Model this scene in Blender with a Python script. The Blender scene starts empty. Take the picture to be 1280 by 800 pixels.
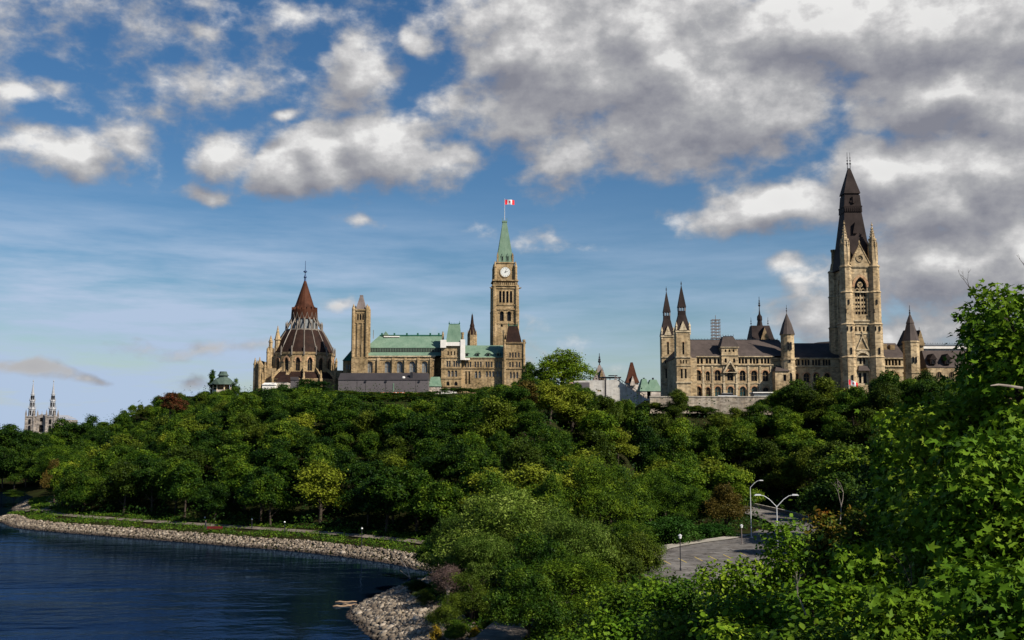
import bpy, math, random
import numpy as np
from mathutils import Vector, Matrix, Euler
from mathutils.geometry import tessellate_polygon

random.seed(7)
PI = math.pi
SC = bpy.context.scene
COL = SC.collection

# ------------------------------------------------------------------ camera
F, CH = 1340.0, 22.0                       # focal length in photo pixels, eye height above the river
TH = math.atan(140.0 / F)                  # upward pitch
CT, ST = math.cos(TH), math.sin(TH)
cam = bpy.data.cameras.new('camera')
cam.lens = 36.0 * F / 1280.0
cam.sensor_width = 36.0
cam.clip_start, cam.clip_end = 0.3, 20000
camo = bpy.data.objects.new('camera', cam)
COL.objects.link(camo)
camo.location = (0, 0, CH)
camo.rotation_euler = (PI / 2 + TH, 0, 0)
SC.camera = camo

def Z(py, Y):                              # height of a sight line at distance Y
    v = (400.0 - py) / F
    return CH + Y * (ST + v * CT) / (CT - v * ST)
def X(px, Y, py=470.0):
    v = (400.0 - py) / F
    return (px - 640.0) / F * Y / (CT - v * ST)
def W(px, py, z=0.0):                      # point of the level z seen at a pixel
    v = (400.0 - py) / F
    d = ((px - 640.0) / F, CT - v * ST, ST + v * CT)
    t = (z - CH) / d[2]
    return (d[0] * t, d[1] * t)
def pix(x, y, z):
    z -= CH
    dep = y * CT + z * ST
    return 640 + F * x / dep, 400 - F * (z * CT - y * ST) / dep

# ------------------------------------------------------------------ tagging
def tag(o, label=None, cat=None, group=None, kind=None):
    if label: o['label'] = label
    if cat: o['category'] = cat
    if group: o['group'] = group
    if kind: o['kind'] = kind
    return o
def thing(name, loc, label, cat, group=None, rz=0.0):
    o = bpy.data.objects.new(name, None)
    o.empty_display_size = 0.5
    COL.objects.link(o)
    o.location = loc
    o.rotation_euler = (0, 0, rz)
    return tag(o, label, cat, group)
def origin_of(o):
    v = Vector((0, 0, 0))
    while o is not None:
        v += Vector(o.location)
        o = o.parent
    return v

# ------------------------------------------------------------------ mesh builder
class MB:
    def __init__(s): s.v, s.f, s.m = [], [], []
    def add(s, vs, fs, m=0):
        b = len(s.v)
        s.v.extend([tuple(p) for p in vs])
        for q in fs:
            s.f.append([b + i for i in q]); s.m.append(m)
    def box(s, x0, x1, y0, y1, z0, z1, m=0):
        s.add([(x0,y0,z0),(x1,y0,z0),(x1,y1,z0),(x0,y1,z0),(x0,y0,z1),(x1,y0,z1),(x1,y1,z1),(x0,y1,z1)],
              [(0,3,2,1),(4,5,6,7),(0,1,5,4),(1,2,6,5),(2,3,7,6),(3,0,4,7)], m)
    def frust(s, a, z0, b, z1, m=0):        # a,b = (x0,x1,y0,y1)
        s.add([(a[0],a[2],z0),(a[1],a[2],z0),(a[1],a[3],z0),(a[0],a[3],z0),
               (b[0],b[2],z1),(b[1],b[2],z1),(b[1],b[3],z1),(b[0],b[3],z1)],
              [(0,3,2,1),(4,5,6,7),(0,1,5,4),(1,2,6,5),(2,3,7,6),(3,0,4,7)], m)
    def prism(s, cx, cy, z0, z1, r0, r1, n=8, rot=None, m=0):
        rot = PI / n if rot is None else rot
        vs = []
        for z, r in ((z0, r0), (z1, r1)):
            for k in range(n):
                a = rot + 2 * PI * k / n
                vs.append((cx + r * math.cos(a), cy + r * math.sin(a), z))
        fs = [(k, (k+1) % n, n + (k+1) % n, n + k) for k in range(n)]
        fs += [tuple(range(n - 1, -1, -1)), tuple(range(n, 2 * n))]
        s.add(vs, fs, m)
    def lathe(s, cx, cy, prof, n=12, rot=0.0, m=0):
        for (r0, z0), (r1, z1) in zip(prof[:-1], prof[1:]):
            vs = []
            for z, r in ((z0, r0), (z1, r1)):
                for k in range(n):
                    a = rot + 2 * PI * k / n
                    vs.append((cx + r * math.cos(a), cy + r * math.sin(a), z))
            s.add(vs, [(k, (k+1) % n, n + (k+1) % n, n + k) for k in range(n)], m)
        for (r, z), up in ((prof[0], 0), (prof[-1], 1)):
            vs = [(cx + r * math.cos(rot + 2*PI*k/n), cy + r * math.sin(rot + 2*PI*k/n), z) for k in range(n)]
            s.add(vs, [tuple(range(n)) if up else tuple(range(n-1, -1, -1))], m)
    def gable(s, x0, x1, y0, y1, z0, z1, h0=0.0, h1=0.0, m=0):   # ridge along x
        ym = (y0 + y1) / 2
        s.add([(x0,y0,z0),(x1,y0,z0),(x1,y1,z0),(x0,y1,z0),(x0+h0,ym,z1),(x1-h1,ym,z1)],
              [(0,3,2,1),(0,1,5,4),(2,3,4,5),(1,2,5),(3,0,4)], m)
    def gable_y(s, x0, x1, y0, y1, z0, z1, m=0):                 # ridge along y
        xm = (x0 + x1) / 2
        s.add([(x0,y0,z0),(x1,y0,z0),(x1,y1,z0),(x0,y1,z0),(xm,y0,z1),(xm,y1,z1)],
              [(0,3,2,1),(0,1,4),(2,3,5),(1,2,5,4),(3,0,4,5)], m)
    def tube(s, pts, rad, n=6, m=0):
        pts = [Vector(p) for p in pts]
        rings = []
        for i, p in enumerate(pts):
            d = (pts[min(i+1, len(pts)-1)] - pts[max(i-1, 0)]).normalized()
            a = d.cross(Vector((0, 0, 1)) if abs(d.z) < .9 else Vector((1, 0, 0))).normalized()
            b = d.cross(a)
            r = rad[i] if isinstance(rad, (list, tuple)) else rad
            rings.append([p + (a * math.cos(2*PI*k/n) + b * math.sin(2*PI*k/n)) * r for k in range(n)])
        vs = [q for R in rings for q in R]
        fs = []
        for i in range(len(pts) - 1):
            for k in range(n):
                fs.append((i*n+k, i*n+(k+1) % n, (i+1)*n+(k+1) % n, (i+1)*n+k))
        fs += [tuple(range(n-1, -1, -1)), tuple((len(pts)-1)*n + k for k in range(n))]
        s.add(vs, fs, m)
    def ball(s, c, r, n=8, k=5, m=0, sz=1.0):
        prof = [(max(.02*r, r * math.sin(PI * i / k)), c[2] - r * sz * math.cos(PI * i / k)) for i in range(k + 1)]
        s.lathe(c[0], c[1], prof, n, 0, m)
    def poly(s, outer, holes, T, m=0):       # flat polygon with holes, T maps (u, z) to 3D
        loops = [[Vector((u, z, 0)) for u, z in outer]] + [[Vector((u, z, 0)) for u, z in h] for h in holes]
        flat = [p for L in loops for p in L]
        tris = tessellate_polygon(loops)
        out = []
        for t in tris:
            a, b, c = (flat[i] for i in t)
            if (b - a).cross(c - a).z < 0: t = (t[0], t[2], t[1])
            out.append(tuple(t))
        s.add([T(p.x, p.y) for p in flat], out, m)
    def facade(s, outer, holes, T, d=0.45, m=0):
        """a wall slab of depth d: T(u, dep, z); real openings with reveals"""
        s.poly(outer, holes, lambda u, z: T(u, 0, z), m)
        for L, sg in [(outer, 1)] + [(h, -1) for h in holes]:
            n = len(L)
            ar = sum(L[i][0]*L[(i+1) % n][1] - L[(i+1) % n][0]*L[i][1] for i in range(n))
            if ar < 0: L = L[::-1]
            for i in range(n):
                a, b = L[i], L[(i+1) % n]
                q = [T(a[0], 0, a[1]), T(a[0], d, a[1]), T(b[0], d, b[1]), T(b[0], 0, b[1])]
                s.add(q, [(0, 1, 2, 3) if sg > 0 else (3, 2, 1, 0)], m)
    def ring(s, L, t, T, y0, y1, m=0, closed=True):
        """moulding following the outline L, t wide, from depth y0 (proud) to y1"""
        n = len(L)
        ar = sum(L[i][0]*L[(i+1) % n][1] - L[(i+1) % n][0]*L[i][1] for i in range(n))
        if ar < 0: L = L[::-1]
        o = []
        for i in range(n):
            if closed: p, q = Vector(L[i-1]), Vector(L[(i+1) % n])
            else: p, q = Vector(L[max(i-1, 0)]), Vector(L[min(i+1, n-1)])
            d = (q - p).normalized()
            o.append((L[i][0] + d.y * t, L[i][1] - d.x * t))
        for i in range(n if closed else n - 1):
            j = (i + 1) % n
            a, b, c, e = L[i], L[j], o[j], o[i]
            q = [T(*P) for P in ((a[0],y0,a[1]),(e[0],y0,e[1]),(c[0],y0,c[1]),(b[0],y0,b[1]),
                                 (a[0],y1,a[1]),(e[0],y1,e[1]),(c[0],y1,c[1]),(b[0],y1,b[1]))]
            s.add(q, [(0,1,2,3),(1,5,6,2),(4,0,3,7),(0,4,5,1),(3,2,6,7)], m)
    def mesh(s, name, mats, org=(0, 0, 0)):
        me = bpy.data.meshes.new(name)
        ox, oy, oz = org
        me.from_pydata([(x-ox, y-oy, z-oz) for x, y, z in s.v], [], s.f)
        for mt in (mats if isinstance(mats, (list, tuple)) else [mats]): me.materials.append(mt)
        if any(s.m): me.polygons.foreach_set('material_index', s.m)
        me.update()
        return me
    def build(s, name, mats, parent=None, smooth=False, loc=None):
        org = origin_of(parent) if parent is not None else Vector(loc or (0, 0, 0))
        me = s.mesh(name, mats, org)
        if smooth: me.polygons.foreach_set('use_smooth', [True] * len(me.polygons))
        o = bpy.data.objects.new(name, me)
        COL.objects.link(o)
        if parent is not None: o.parent = parent
        elif loc is not None: o.location = loc
        return o

def arch(w, h, kind='round', n=8):
    r = w / 2
    if kind == 'rect': return [(-r, 0), (r, 0), (r, h), (-r, h)]
    if kind == 'round':
        s = h - r
        return [(-r, 0), (r, 0)] + [(r * math.cos(PI*i/n), s + r * math.sin(PI*i/n)) for i in range(n + 1)]
    s = h - w * .866                       # pointed
    L = [(-r, 0), (r, 0)]
    L += [(-r + w * math.cos(PI/3*i/(n//2)), s + w * math.sin(PI/3*i/(n//2))) for i in range(n//2 + 1)]
    L += [(r + w * math.cos(PI*2/3 + PI/3*i/(n//2)), s + w * math.sin(PI*2/3 + PI/3*i/(n//2))) for i in range(1, n//2 + 1)]
    return L
def shift(L, du, dz): return [(u + du, z + dz) for u, z in L]
def Tfront(y):  return lambda u, d, z: (u, y + d, z)
def Tleft(x):   return lambda u, d, z: (x + d, -u, z)       # wall facing -x, u = -y
def Tang(cx, cy, r, a):                                      # wall facing the direction a at distance r
    ca, sa = math.cos(a), math.sin(a)
    return lambda u, d, z: (cx + ca * (r - d) - sa * u, cy + sa * (r - d) + ca * u, z)

# ------------------------------------------------------------------ materials
def new_mat(name):
    m = bpy.data.materials.new(name); m.use_nodes = True
    nt = m.node_tree; nt.nodes.clear()
    out = nt.nodes.new('ShaderNodeOutputMaterial')
    p = nt.nodes.new('ShaderNodeBsdfPrincipled')
    nt.links.new(p.outputs[0], out.inputs[0])
    return m, nt, p
def nd(nt, t, **kw):
    n = nt.nodes.new(t)
    for k, v in kw.items(): setattr(n, k, v)
    return n
def mixc(nt, f, a, b, mode='MIX'):
    n = nd(nt, 'ShaderNodeMix', data_type='RGBA', blend_type=mode)
    for s, v in ((n.inputs[0], f), (n.inputs[6], a), (n.inputs[7], b)):
        if hasattr(v, 'links'): nt.links.new(v, s)
        elif isinstance(v, (int, float)): s.default_value = v
        else: s.default_value = (*v, 1)
    return n.outputs[2]
def ramp(nt, src, stops):
    n = nd(nt, 'ShaderNodeValToRGB')
    el = n.color_ramp.elements
    while len(el) < len(stops): el.new(.5)
    for e, (p, c) in zip(el, stops):
        e.position = p; e.color = (*c, 1) if len(c) == 3 else c
    nt.links.new(src, n.inputs[0])
    return n.outputs[0]
def noise(nt, scale, detail=4, rough=.55, vec=None, dims='3D'):
    n = nd(nt, 'ShaderNodeTexNoise', noise_dimensions=dims)
    n.inputs['Scale'].default_value = scale; n.inputs['Detail'].default_value = detail
    n.inputs['Roughness'].default_value = rough
    if vec is not None: nt.links.new(vec, n.inputs['Vector'])
    return n.outputs[0]
def wpos(nt): return nd(nt, 'ShaderNodeNewGeometry').outputs['Position']
def scaled(nt, vec, s):
    n = nd(nt, 'ShaderNodeVectorMath', operation='MULTIPLY'); nt.links.new(vec, n.inputs[0]); n.inputs[1].default_value = s
    return n.outputs[0]
def stone(name, c0, c1, c2, sc=1.0, rough=.9, course=True):
    """weathered ashlar: patchy blocks, broad stains and run-off streaks"""
    m, nt, p = new_mat(name)
    P = wpos(nt)
    big = noise(nt, .16 * sc, 5, .6, P)
    col = ramp(nt, big, [(.3, c0), (.52, c1), (.72, c2)])
    vo = nd(nt, 'ShaderNodeTexVoronoi'); vo.inputs['Scale'].default_value = 1.0
    nt.links.new(scaled(nt, P, (1.1*sc, 1.1*sc, 2.0*sc)), vo.inputs['Vector'])
    bw = nd(nt, 'ShaderNodeRGBToBW'); nt.links.new(vo.outputs['Color'], bw.inputs[0])
    v = ramp(nt, bw.outputs[0], [(.15, (.62, .6, .58)), (.55, (1, 1, 1)), (.9, (1.25, 1.2, 1.1))])
    col = mixc(nt, 1.0 if course else .4, col, v, 'MULTIPLY')
    st = noise(nt, 1.0, 4, .6, scaled(nt, P, (.9, .9, .09)))
    sv = ramp(nt, st, [(.44, (1.06, 1.05, 1.03)), (.72, (.52, .47, .42))])
    col = mixc(nt, .78, col, sv, 'MULTIPLY')
    nt.links.new(col, p.inputs['Base Color'])
    p.inputs['Roughness'].default_value = rough
    p.inputs['Specular IOR Level'].default_value = .15
    return m
def paint(name, c, rough=.6, var=.25, sc=.5, metal=0.0, spec=.3):
    m, nt, p = new_mat(name)
    n = noise(nt, sc, 5, .65, wpos(nt))
    lo = tuple(x * (1 - var) for x in c); hi = tuple(min(1, x * (1 + var)) for x in c)
    nt.links.new(ramp(nt, n, [(.3, lo), (.7, hi)]), p.inputs['Base Color'])
    p.inputs['Roughness'].default_value = rough; p.inputs['Metallic'].default_value = metal
    p.inputs['Specular IOR Level'].default_value = spec
    return m
def roofing(name, c, c2, seam=1.2, ax=0, rough=.6):
    """metal or slate roof with standing seams / courses and patina patches"""
    m, nt, p = new_mat(name)
    P = wpos(nt)
    col = ramp(nt, noise(nt, .25, 5, .65, P), [(.3, c), (.7, c2)])
    w = nd(nt, 'ShaderNodeTexWave', bands_direction='XYZ'[ax]); w.inputs['Scale'].default_value = 1.0 / seam
    w.inputs['Distortion'].default_value = .3; w.inputs['Detail'].default_value = 1
    nt.links.new(P, w.inputs['Vector'])
    col = mixc(nt, .4, col, ramp(nt, w.outputs[1], [(.0, (.55, .55, .55)), (.25, (1, 1, 1))]), 'MULTIPLY')
    st = noise(nt, 1.0, 3, .6, scaled(nt, P, (1.2, 1.2, .12)))
    col = mixc(nt, .5, col, ramp(nt, st, [(.4, (1, 1, 1)), (.72, (.6, .62, .6))]), 'MULTIPLY')
    nt.links.new(col, p.inputs['Base Color'])
    p.inputs['Roughness'].default_value = rough + .15
    p.inputs['Specular IOR Level'].default_value = .06
    return m
M = {}
M['sand'] = stone('sandstone_cream', (.27,.20,.115), (.41,.315,.195), (.48,.385,.255))
M['sand_trim'] = stone('sandstone_trim', (.37,.30,.19), (.46,.38,.26), (.52,.44,.32), 1.6)
M['sand_red'] = stone('red_sandstone_arch', (.34,.19,.11), (.44,.27,.16), (.5,.33,.2), 1.5)
M['nepean'] = stone('nepean_stone_tan', (.20,.145,.075), (.33,.24,.135), (.43,.33,.205))
M['nepean_dark'] = stone('weathered_shaded_stone', (.14,.10,.06), (.25,.18,.10), (.36,.27,.16))
M['pale_stone'] = stone('pale_grey_stone', (.42,.36,.32), (.52,.46,.41), (.60,.54,.5), .6)
M['ret_wall'] = stone('retaining_wall_stone', (.22,.19,.16), (.32,.28,.23), (.42,.37,.3), 1.2)
M['slate'] = roofing('slate_roof', (.06,.048,.044), (.105,.082,.072), .5, 2, .55)
M['slate_dark'] = roofing('dark_slate_roof', (.018,.013,.012), (.046,.033,.030), .6, 2, .5)
M['copper'] = roofing('verdigris_copper', (.12,.20,.14), (.19,.27,.195), 1.1, 0, .6)
M['copper_dark'] = roofing('dark_copper', (.02,.09,.06), (.035,.13,.09), 1.1, 0, .6)
M['lead_green'] = roofing('grey_green_copper', (.055,.085,.07), (.10,.135,.11), .8, 0, .6)
M['brown_copper'] = roofing('brown_copper', (.045,.017,.01), (.095,.036,.02), .9, 0, .5)
M['brown_copper2'] = roofing('aged_brown_copper', (.016,.010,.009), (.042,.022,.016), 1.0, 0, .5)
M['lead'] = roofing('grey_lead', (.16,.13,.12), (.27,.22,.2), .8, 0, .6)
M['rib'] = paint('lead_rib', (.15,.125,.10), .5)
M['glass'] = paint('dark_window_glass', (.010,.010,.012), .35, .6, .7, 0, .12)
M['glass_pale'] = paint('leaded_window_glass', (.19,.20,.20), .5, .3, 1.5, 0, .15)
M['glass_green'] = paint('green_window_glass', (.02,.05,.05), .12, .5, .7)
M['iron'] = paint('black_iron', (.02,.02,.025), .5)
M['blue_iron'] = paint('blue_painted_iron', (.03,.06,.14), .5)
M['white'] = paint('white_sheeting', (.72,.68,.62), .7, .1)
M['white_metal'] = paint('white_painted_steel', (.5,.5,.5), .4, .06)
M['grey_clad'] = paint('grey_cladding', (.105,.092,.095), .7, .12, .2)
M['grey_roof'] = paint('dark_membrane_roof', (.035,.03,.032), .8, .2, .2)
M['concrete'] = stone('concrete', (.36,.34,.31), (.45,.43,.4), (.52,.5,.47), .8, .9, False)
M['orange'] = paint('orange_barrier_plastic', (.62,.16,.05), .6)
M['pink'] = paint('pinkish_board', (.5,.3,.22), .8)
M['flag_red'] = paint('flag_red', (.62,.01,.02), .7, .05)
M['flag_white'] = paint('flag_white', (.8,.8,.8), .7, .03)
M['clock'] = paint('clock_white_glass', (.62,.62,.58), .4, .05)
M['bark'] = paint('tree_bark', (.05,.037,.026), .95, .4, 3)
M['bark_pale'] = paint('dead_pale_wood', (.24,.2,.165), .9, .3, 4)
M['drift'] = paint('driftwood', (.27,.18,.11), .85, .3, 3)
M['lamp_glass'] = paint('lamp_globe', (.75,.75,.72), .3, .03)
M['red_paint'] = paint('red_paint', (.12,.012,.012), .5)
M['green_paint'] = paint('green_paint', (.03,.2,.08), .5)
# ------------------------------------------------------------------ shoreline and terrain
def catmull(P, k=6):
    P = [np.array(p, float) for p in P]; out = []
    for i in range(len(P) - 1):
        a, b, c, d = P[max(i-1, 0)], P[i], P[i+1], P[min(i+2, len(P)-1)]
        for j in range(k):
            t = j / k
            out.append(.5 * (2*b + (c-a)*t + (2*a-5*b+4*c-d)*t*t + (3*b-a-3*c+d)*t**3))
    out.append(P[-1]); return np.array(out)
near_px = [(515,733),(492,741),(468,749),(446,759),(438,769),(449,779),(468,796),(482,815),(500,850)]
main_px = [(527,712),(500,706),(450,698),(400,692),(350,687),(300,683),(250,679),(200,675),(150,671),(100,667),(55,663),(20,659),(4,653)]
S = [(-14,-300),(-13,-60),(-11,0),(-9,40),(-8.5,70)]
S += [W(*p) for p in near_px[::-1]]
S += [(-6, 163), (-9, 171)]
S += [W(*p) for p in main_px]
S += [(-129,268),(-129,278),(-133,292),(-143,312),(-154,340),(-167,376),(-200,404),(-330,424),(-700,470),(-2000,520)]
SHORE = catmull(S, 6)
SP, SQ = SHORE[:-1], SHORE[1:]
POLY = np.vstack([SHORE, [(-9000, 600), (-9000, 12000), (9000, 12000), (9000, -300)]])
def inland(x, y):
    """signed distance from the waterline, positive on land"""
    x = np.asarray(x, float).ravel(); y = np.asarray(y, float).ravel()
    d2 = np.full(x.shape, 1e18)
    for a, b in zip(SP, SQ):
        e = b - a; L = max(e @ e, 1e-9)
        t = np.clip(((x-a[0])*e[0] + (y-a[1])*e[1]) / L, 0, 1)
        d2 = np.minimum(d2, (x-a[0]-t*e[0])**2 + (y-a[1]-t*e[1])**2)
    ins = np.zeros(x.shape, bool); n = len(POLY)
    for i in range(n):
        (x0, y0), (x1, y1) = POLY[i], POLY[(i+1) % n]
        if y0 == y1: continue
        c = ((y0 > y) != (y1 > y)) & (x < (x1-x0)*(y-y0)/(y1-y0) + x0)
        ins ^= c
    return np.where(ins, 1, -1) * np.sqrt(d2)
def sst(t):
    t = np.clip(t, 0, 1); return t*t*(3-2*t)
SIL_X = [-400, 0, 60, 120, 150, 185, 215, 260, 300, 340, 400, 425, 460, 530, 560, 600, 660, 720, 760, 800, 850, 900, 940, 975, 1000, 1050, 1100, 1300, 1700]
SIL_Y = [548,548,546,532,515, 497, 490, 488, 488, 487, 484, 490, 500, 501, 497, 486, 474, 478, 498, 503, 503, 512, 508, 486, 478, 480, 474, 470, 470]
def sil(px): return np.interp(px, SIL_X, SIL_Y)
def lumps(x, y):
    return (np.sin(x*.071+y*.043)+np.sin(x*-.037+y*.089+1.3)+.6*np.sin(x*.17-y*.13+.5)) / 2.6
lane = catmull([(48,184,3.0),(53,202,3.02),(57,220,3.05),(58,236,3.2),(54.5,250,3.9),(48,264,5.0),(39,277,6.6),(27,289,8.6)], 6)
def ground(x, y, d=None):
    shp = np.shape(x)
    x = np.asarray(x, float).ravel(); y = np.asarray(y, float).ravel()
    if d is None: d = inland(x, y)
    yy = np.maximum(y, 20.0)
    px = np.clip(640 + x * F / yy, -400, 1700)
    lin = np.where(d < 0, np.maximum(d*.5, -4), np.where(d < 4, d*.42, np.minimum(1.68 + (d-4)*.13, 2.7)))
    # far slope: crest follows the skyline of the wooded bluff, then a ramp to the plateau
    crest = CH + (540 - sil(px)) / F * yy - 9.0
    y0 = np.interp(px, [100, 640, 810, 1300], [420, 400, 284, 284])
    y1 = np.interp(px, [100, 640, 810, 1300], [500, 488, 303, 303])
    zp = np.interp(px, [60, 150, 230, 640, 810, 1300], [12, 26, 38.7, 38.7, 27.0, 27.0])
    zp = zp + 4.0 * sst((y - 309.6) / 1.2) * sst((px - 780) / 30)
    top = np.where(y < y0, crest, crest + (zp - crest) * sst((y-y0)/(y1-y0)))
    top = np.where(y > y1, zp, top)
    top = np.maximum(top, 6)
    rise = 2.7 + np.maximum(d - 16, 0) * .42
    # on the right the flat by the road is wide: slope starts beyond the road
    ys = np.interp(px, [560, 700, 800, 860, 930, 1010, 1120, 1300], [0, 215, 250, 262, 262, 248, 222, 200])
    rise2 = 3.0 + np.maximum(y - ys, 0) * np.interp(px, [700, 860, 1010, 1120], [.44, .60, .58, .44])
    wgt = sst((px - 560) / 120)
    rise = rise * (1 - wgt) + np.minimum(rise, rise2) * wgt
    z = np.minimum(rise, top) + np.where(d > 22, lumps(x, y) * 1.1 * sst((d-22)/10) * np.where((px > 700) & (y < 225), 0, 1), 0)
    z = np.where((y > y1 + 4) & (px > 200), zp, z)
    # the viewpoint's own bank
    nb = 20.3 - 17.4 * sst((y - 4) / 72)
    nb = np.minimum(nb, 2.7 + np.maximum(d - 5, 0) * .9)
    z = np.where(y < 78, np.maximum(nb, 2.7), z)
    z = np.where((y > 78) & (y < 130) & (px > 560), np.minimum(z, 3.0), z)
    z = np.where(d < 17, np.minimum(lin, np.maximum(z, lin)), z)
    z = np.where(d < 6, lin, z)
    ld = (x[:, None]-lane[None, ::3, 0])**2 + (y[:, None]-lane[None, ::3, 1])**2 if len(x) < 400000 else None
    li = ld.argmin(1); lw = 1 - sst((np.sqrt(ld[np.arange(len(x)), li]) - 7.5)/7); z = z*(1-lw) + (lane[::3, 2][li]-.25)*lw
    far = sst((y - 800) / 1500)
    z = np.where(d > 6, z * (1 - far) + 10 * far, z)
    return z.reshape(shp) if shp else float(z[0])
def axis(segs):
    out = []
    for a, b, s in segs: out += list(np.arange(a, b, s))
    return np.array(out + [segs[-1][1]])
gx = axis([(-9000,-1500,1500),(-1500,-400,100),(-400,-190,15),(-190,190,2.6),(190,400,15),(400,1500,100),(1500,9000,1500)])
gy = axis([(-300,0,30),(0,340,2.6),(340,560,5),(560,1200,40),(1200,3000,200),(3000,12000,1500)])
GX, GY = np.meshgrid(gx, gy)
GZ = ground(GX, GY)
nx_, ny_ = len(gx), len(gy)
def grid_mesh(name, X_, Y_, Z_):
    h, w = X_.shape
    co = np.stack([X_.ravel(), Y_.ravel(), Z_.ravel()], 1)
    i = (np.arange(h-1)[:, None]*w + np.arange(w-1)[None, :]).ravel()
    fc = np.stack([i, i+1, i+1+w, i+w], 1)
    return np_mesh(name, co, fc)
def np_mesh(name, co, fc, smooth=False):
    me = bpy.data.meshes.new(name)
    k = fc.shape[1]; n = len(fc)
    me.vertices.add(len(co)); me.vertices.foreach_set('co', np.asarray(co, np.float32).ravel())
    me.loops.add(n*k); me.loops.foreach_set('vertex_index', np.asarray(fc, np.int32).ravel())
    me.polygons.add(n)
    me.polygons.foreach_set('loop_start', np.arange(0, n*k, k, dtype=np.int32))
    if smooth: me.polygons.foreach_set('use_smooth', np.ones(n, bool))
    me.update(calc_edges=True)
    return me
def obj(name, me, mats=None, parent=None):
    for mt in (mats or []): me.materials.append(mt)
    o = bpy.data.objects.new(name, me); COL.objects.link(o)
    if parent: o.parent = parent
    return o
m, nt, p = new_mat('forest_soil')
P = wpos(nt)
c = ramp(nt, noise(nt, .12, 6, .65, P), [(.3, (.022,.016,.008)), (.5, (.02,.022,.008)), (.7, (.03,.036,.01))])
nt.links.new(c, p.inputs['Base Color']); p.inputs['Roughness'].default_value = 1; p.inputs['Specular IOR Level'].default_value = 0
M['soil'] = m
me = grid_mesh('ground', GX, GY, GZ); me.polygons.foreach_set('use_smooth', np.ones(len(me.polygons), bool))
tag(obj('ground', me, [M['soil']]), kind='structure')

# ------------------------------------------------------------------ river
m = bpy.data.materials.new('river_water'); m.use_nodes = True; nt = m.node_tree; nt.nodes.clear()
P = wpos(nt)
h1 = noise(nt, 1.0, 5, .55, scaled(nt, P, (.30, .42, 1))); h2 = noise(nt, 1.0, 3, .5, scaled(nt, P, (.07, .15, 1)))
pt = ramp(nt, noise(nt, 1.0, 4, .6, scaled(nt, P, (.012, .03, 1))), [(.35, (.30,.30,.30)), (.65, (1.35,1.35,1.35))])   # wind patches
hm = nd(nt, 'ShaderNodeMath', operation='MULTIPLY_ADD'); nt.links.new(h2, hm.inputs[0]); hm.inputs[1].default_value = 1.3; nt.links.new(h1, hm.inputs[2])
lee = nd(nt, 'ShaderNodeAttribute', attribute_name='lee'); h0 = nd(nt, 'ShaderNodeMath', operation='MULTIPLY'); nt.links.new(hm.outputs[0], h0.inputs[0]); nt.links.new(lee.outputs['Fac'], h0.inputs[1])
hp = nd(nt, 'ShaderNodeMath', operation='MULTIPLY'); nt.links.new(h0.outputs[0], hp.inputs[0]); nt.links.new(pt, hp.inputs[1])
bp = nd(nt, 'ShaderNodeBump'); bp.inputs['Strength'].default_value = 1.0; bp.inputs['Distance'].default_value = .62; nt.links.new(hp.outputs[0], bp.inputs['Height'])
fr_ = nd(nt, 'ShaderNodeFresnel'); fr_.inputs['IOR'].default_value = 1.33; nt.links.new(bp.outputs[0], fr_.inputs['Normal'])
df = nd(nt, 'ShaderNodeBsdfDiffuse'); df.inputs[0].default_value = (.0025, .007, .016, 1)
gs = nd(nt, 'ShaderNodeBsdfGlossy'); gs.inputs['Color'].default_value = (.16, .30, .56, 1); gs.inputs['Roughness'].default_value = .03; nt.links.new(bp.outputs[0], gs.inputs['Normal'])
mx = nd(nt, 'ShaderNodeMixShader'); nt.links.new(fr_.outputs[0], mx.inputs[0]); nt.links.new(df.outputs[0], mx.inputs[1]); nt.links.new(gs.outputs[0], mx.inputs[2])
ou = nd(nt, 'ShaderNodeOutputMaterial'); nt.links.new(mx.outputs[0], ou.inputs[0])
M['water'] = m
wx = axis([(-9000,-1500,1500),(-1500,-300,100),(-300,20,5),(20,60,20)]); wy = axis([(-300,60,30),(60,300,5),(300,460,20),(460,700,60)])
WX, WY = np.meshgrid(wx, wy); me = grid_mesh('river', WX, WY, np.zeros_like(WX))
wd_ = -inland(WX, WY)                                   # metres from the bank: the lee of the bluff is calm
at_ = me.attributes.new('lee', 'FLOAT', 'POINT'); at_.data.foreach_set('value', np.clip(.10 + .90*sst((wd_-3)/48), .1, 1).astype(np.float32))
tag(obj('river', me, [M['water']]), kind='structure')

# ------------------------------------------------------------------ riprap, path, road
def offset_line(P, d):
    P = np.asarray(P, float); t = np.gradient(P, axis=0); t /= np.linalg.norm(t, axis=1)[:, None] + 1e-9
    return P + np.stack([t[:, 1], -t[:, 0]], 1) * d       # land lies on the right hand of the shoreline
def ribbon(name, P, w, zf, mat, kind='structure', m=1):
    P = np.asarray(P, float)
    a, b = offset_line(P, -w/2), offset_line(P, w/2)
    co = []
    for k in range(m + 1):
        q = a + (b - a) * k / m
        co.append(np.column_stack([q, zf(q)]))
    A = np.stack(co)                                       # (m+1, n, 3)
    n = len(P)
    i = (np.arange(m)[:, None]*n + np.arange(n-1)[None, :]).ravel()
    me = np_mesh(name, A.reshape(-1, 3), np.stack([i, i+n, i+n+1, i+1], 1))
    return tag(obj(name, me, [mat]), kind=kind)
shore_main = SHORE[(SHORE[:, 1] > 60) & (SHORE[:, 1] < 330) & (SHORE[:, 0] > -160)]
rng = np.random.default_rng(11)
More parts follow.
